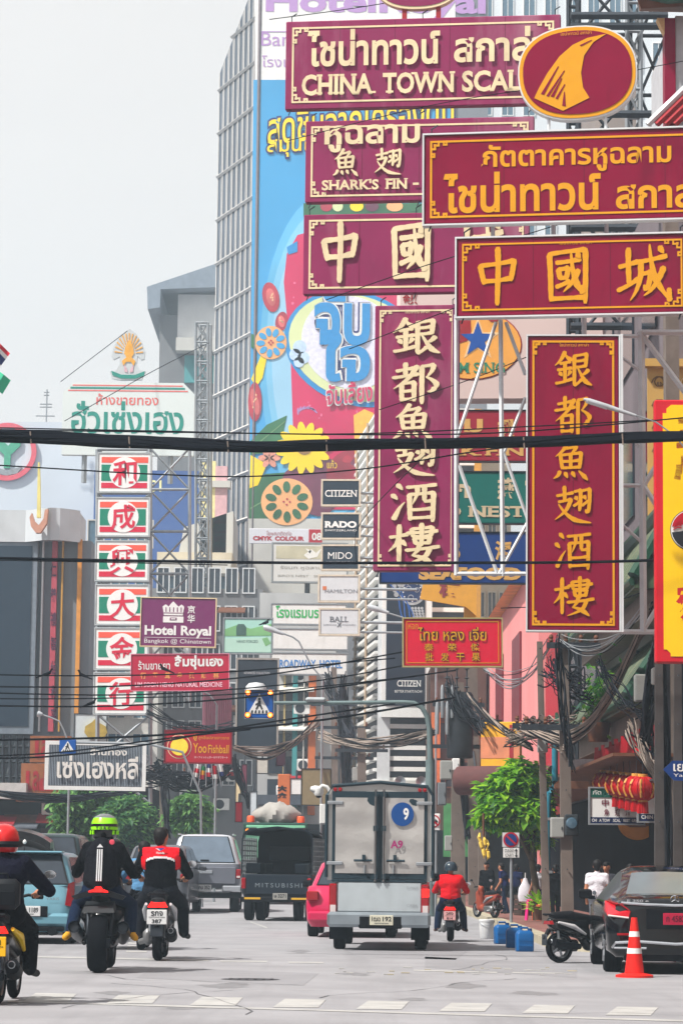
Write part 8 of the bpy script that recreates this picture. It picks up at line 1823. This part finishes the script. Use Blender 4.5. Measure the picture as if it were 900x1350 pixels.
# the big bundle across the middle
t = thing('cable_bundle', 'thick black bundle of twisted cables crossing the whole picture', 'cables', (0, 40, 0)); b = MB(); base_ = [(-60, 569), (0, 573), (60, 577), (130, 581), (200, 584), (260, 588), (340, 589), (420, 587), (520, 584), (620, 584), (700, 583), (780, 580), (860, 577), (960, 572)]
for s_ in range(13):
    ph = s_*2.399; amp = rc.uniform(1.5, 6.5); cable([(px, py+amp*math.sin(ph+px*.011)*(1.15 if px < 300 else .9)+rc.uniform(-.6, .6), 40+.05*math.cos(ph+px*.02)) for px, py in base_], rc.uniform(5.4, 8.2), mb=b)
for px in range(40, 900, 130): y = np.interp(px, [q[0] for q in base_], [q[1] for q in base_]); b.tube([tuple(at(px, y-7, 39.93)), tuple(at(px+1, y+8, 39.93))], .012, wireg, 5)
o = b.build('strands', t); t.location = (0, 0, 0)
for (pts, w, lab) in (([(-40, 566, 41), (250, 570, 41), (520, 573, 41), (700, 568, 41), (960, 545, 41)], 2., 'thin cable just above the big black bundle'), ([(-40, 563, 43), (200, 568, 43), (450, 572, 43), (700, 562, 43), (960, 548, 43)], 1.8, 'second thin cable over the big black bundle'),
        ([(-40, 611, 42), (60, 617, 42), (200, 625, 42), (330, 628, 42), (480, 618, 42), (620, 596, 42), (700, 586, 42)], 2., 'sagging cable below the big black bundle'), ([(-40, 735, 44), (150, 739, 44), (380, 742, 44), (600, 742, 44), (780, 741, 44), (960, 735, 44)], 4.2, 'straight cable across the lower third of the tall maroon signs'), ([(-40, 738, 45), (120, 741, 45), (300, 745, 45)], 1.4, 'faint cable beneath the straight lower cable'),
        ([(-40, 889, 62), (120, 891, 62), (300, 886, 62), (520, 868, 66)], 2, 'topmost of the left hand bunch of street wires'), ([(-40, 905, 62), (150, 905, 62), (350, 890, 62), (540, 858, 66)], 2.2, 'wire passing in front of the crimson medicine sign'), ([(-40, 913, 62), (180, 916, 62), (400, 900, 62), (560, 872, 66)], 2., 'wire just under the crimson medicine sign'), ([(-40, 921, 62), (120, 921, 62), (330, 914, 62), (560, 890, 66)], 1.8, 'wire above the lit crossing sign'), ([(-40, 930, 62), (150, 931, 62), (360, 916, 62), (600, 884, 66)], 2.4, 'wire running through the lit crossing sign'),
        ([(-40, 976, 58), (100, 974, 58), (230, 968, 58), (420, 950, 58), (600, 920, 62)], 3.2, 'heavier wire over the red fishball sign'), ([(-40, 1000, 60), (60, 998, 60), (180, 984, 60), (320, 958, 60), (520, 928, 64)], 2.6, 'wire sloping up from the slatted white sign'), ([(-40, 998, 58), (80, 992, 58), (210, 975, 58), (330, 962, 58)], 2.2, 'wire beneath the small blue crossing sign'),
        ([(355, 25, 60), (480, 8, 60), (640, -20, 60)], 1.2, 'thin wire at the very top above the faded maroon sign'), ([(430, 395, 52), (560, 350, 50), (760, 288, 47), (900, 240, 46)], 1.3, 'thin dark wire across the yellow three character sign'), ([(460, 460, 52), (620, 398, 50), (760, 350, 47), (900, 320, 46)], 1.3, 'thin dark wire rising past the star emblem'), ([(500, 540, 54), (620, 500, 52), (700, 468, 50)], 1.2, 'thin wire across the yellow disc'),
        ([(380, 185, 55), (560, 140, 50), (740, 110, 46), (900, 80, 46)], 1.1, 'thin wire over the oval fin emblem'), ([(80, 503, 142), (168, 436, 145)], 1., 'guy wire from the crest to the gold shop sign'), ([(85, 555, 130), (200, 490, 130), (275, 452, 150)], 1., 'guy wire crossing in front of the crest'),
        ([(660, 802, 66), (700, 801, 66), (760, 806, 60), (850, 780, 50)], 1.6, 'stay wire holding the bright red sign'), ([(470, 742, 58), (475, 690, 58), (560, 600, 50)], 1.2, 'short wire hanging by the tall faded sign')):
    cable(pts, w, lab)
def tangle(label, A, B, n, spread, sag, wpx, m, rnd=.35, name='cable_tangle', mid=None):
    """a hanging bundle of many thin cables between two anchors"""
    t = thing(name, label, 'cables', (0, 0, 0), (0, 0, 0), 'sagging cable tangles'); b = MB()
    for k in range(n):
        pts = []; ph = rc.uniform(0, 6); sp = spread*rc.uniform(.2, 1.1); sgk = sag*rc.uniform(.75, 1.25); path = [A]+(mid or [])+[B]; N = 7
        for i in range(N+1):
            u = i/N; f = u*(len(path)-1); j = min(int(f), len(path)-2); fr_2 = f-j; P0, P1 = path[j], path[j+1]; q = [P0[c]+(P1[c]-P0[c])*fr_2 for c in range(3)]; pts.append((q[0]+sp*.5*math.sin(ph+u*5), q[1]+sgk*4*u*(1-u)+sp*math.sin(ph*1.7+u*4.3)+rc.uniform(-rnd, rnd)*sp*.4, q[2]+.25*math.sin(ph+u*6)))
        cable(pts, wpx*rc.uniform(.6, 1.3), m=m if rc.random() > .3 else (wirem if m is not wirem else wiren), mb=b, n=4)
    b.build('strands', t); return t
tangle('dense dusty cable trunk sagging from the pole up to the yellow sign', (690, 957, 58), (858, 800, 50), 40, 7, 24, 2.2, wireg, mid=[(755, 955, 56), (800, 905, 53)])
tangle('cable trunk between the transformer cluster and the slim pole', (615, 916, 80), (700, 985, 62), 20, 5, 8, 2., wireg)
tangle('loose pale wire loops around the slim weathered pole', (688, 955, 60), (760, 948, 57), 26, 14, 10, 1.7, wireg, .9)
tangle('black wires dropping behind the concrete pole with boxes', (735, 845, 55), (752, 1010, 55), 16, 12, 10, 1.8, wirem, .8)
tangle('mass of black wires hanging beside the restaurant eaves', (862, 860, 47), (850, 1000, 48), 34, 18, 10, 2.2, wirem, .8)
tangle('pale wire loops above the blue street name sign', (830, 955, 48), (875, 1030, 46), 22, 15, 12, 1.8, wireg, .9)
tangle('black cable bunch against the far right pole', (872, 870, 46), (885, 1140, 46), 22, 9, 6, 2.4, wirem, .8)
tangle('loose black loops knotted on the concrete pole head', (720, 880, 58), (775, 905, 55), 22, 22, 14, 1.7, wirem, .9)
tangle('dusty wires fanned out over the crossarm of the slim pole', (668, 975, 64), (745, 985, 56), 26, 12, -10, 1.6, wireg, .9)
tangle('thin service wires draped over the restaurant eave', (790, 870, 52), (850, 940, 48), 14, 12, 20, 1.4, wirem, .8)
tangle('knot of wires at the top of the transformer pole', (590, 900, 83), (640, 960, 82), 30, 16, 8, 1.6, wiren, .9)
tangle('dark cables running down the transformer pole', (600, 930, 83), (616, 1100, 83), 26, 9, 6, 2.2, wirem, .6)
tangle('pale service wires fanning right of the bright red sign', (640, 880, 70), (725, 850, 60), 10, 8, 34, 1.2, steel, .4)
tangle('pale wires draped between the insulators right of the pink wall', (735, 838, 56), (850, 800, 48), 7, 8, 34, 1.4, steel, .4)
tangle('sagging brown bundle across the front of the louvred building', (420, 968, 104), (570, 966, 84), 20, 6, 12, 1.8, wireg, .5)
tangle('dark cable swag under the tall dark advert panel', (308, 985, 100), (420, 950, 104), 16, 5, 22, 1.8, wireg, .5)
tangle('messy vertical cables on the steel pole by the louvres', (452, 900, 110), (458, 1060, 110), 34, 14, 4, 1.8, wiren, .9)
tangle('messy cables around the far pole by the orange pilaster', (430, 890, 114), (470, 985, 108), 30, 14, 8, 1.6, wiren, .9)
tangle('low cable swag on the left under the slatted white sign', (-20, 1042, 96), (190, 1040, 100), 14, 4, 12, 1.8, wiren, .5)
tangle('cable tangle left of the red fishball sign', (150, 1000, 96), (225, 1020, 98), 28, 14, 14, 1.7, wiren, .8)
tangle('hanging cable curtain under the red fishball sign', (205, 1010, 98), (300, 1012, 100), 30, 12, 22, 1.7, wiren, .8)
tangle('vertical cables dropping beside the distant left pole', (214, 1010, 103), (222, 1100, 103), 18, 10, 4, 1.8, wiren, .8)
tangle('wires between the stacked gold signs and the grey scaffold', (195, 935, 104), (310, 960, 106), 12, 10, 14, 1.3, wiren, .6)
tangle('cable cluster above the dark canvas pickup', (308, 1000, 112), (330, 1060, 112), 20, 9, 6, 1.8, wiren, .8)
# ------------------------------------------------------------------ haze, tidy up
hz = MB(); hz.box(-160, 160, -30, 480, -1.4, 105, None); hz.mats = []
me = bpy.data.meshes.new('haze'); me.from_pydata(hz.v, [], hz.f)
hm = bpy.data.materials.new('haze_air'); hm.use_nodes = True
n = hm.node_tree.nodes; n.clear(); ho = n.new('ShaderNodeOutputMaterial'); pv = n.new('ShaderNodeVolumePrincipled')
pv.inputs['Color'].default_value = (.68, .86, 1.0, 1); pv.inputs['Density'].default_value = .0009; pv.inputs['Anisotropy'].default_value = .2
hm.node_tree.links.new(pv.outputs[0], ho.inputs['Volume'])
me.materials.append(hm); o = bpy.data.objects.new('haze', me); COL.objects.link(o); o['kind'] = 'stuff'
bpy.data.scenes.remove(TS)
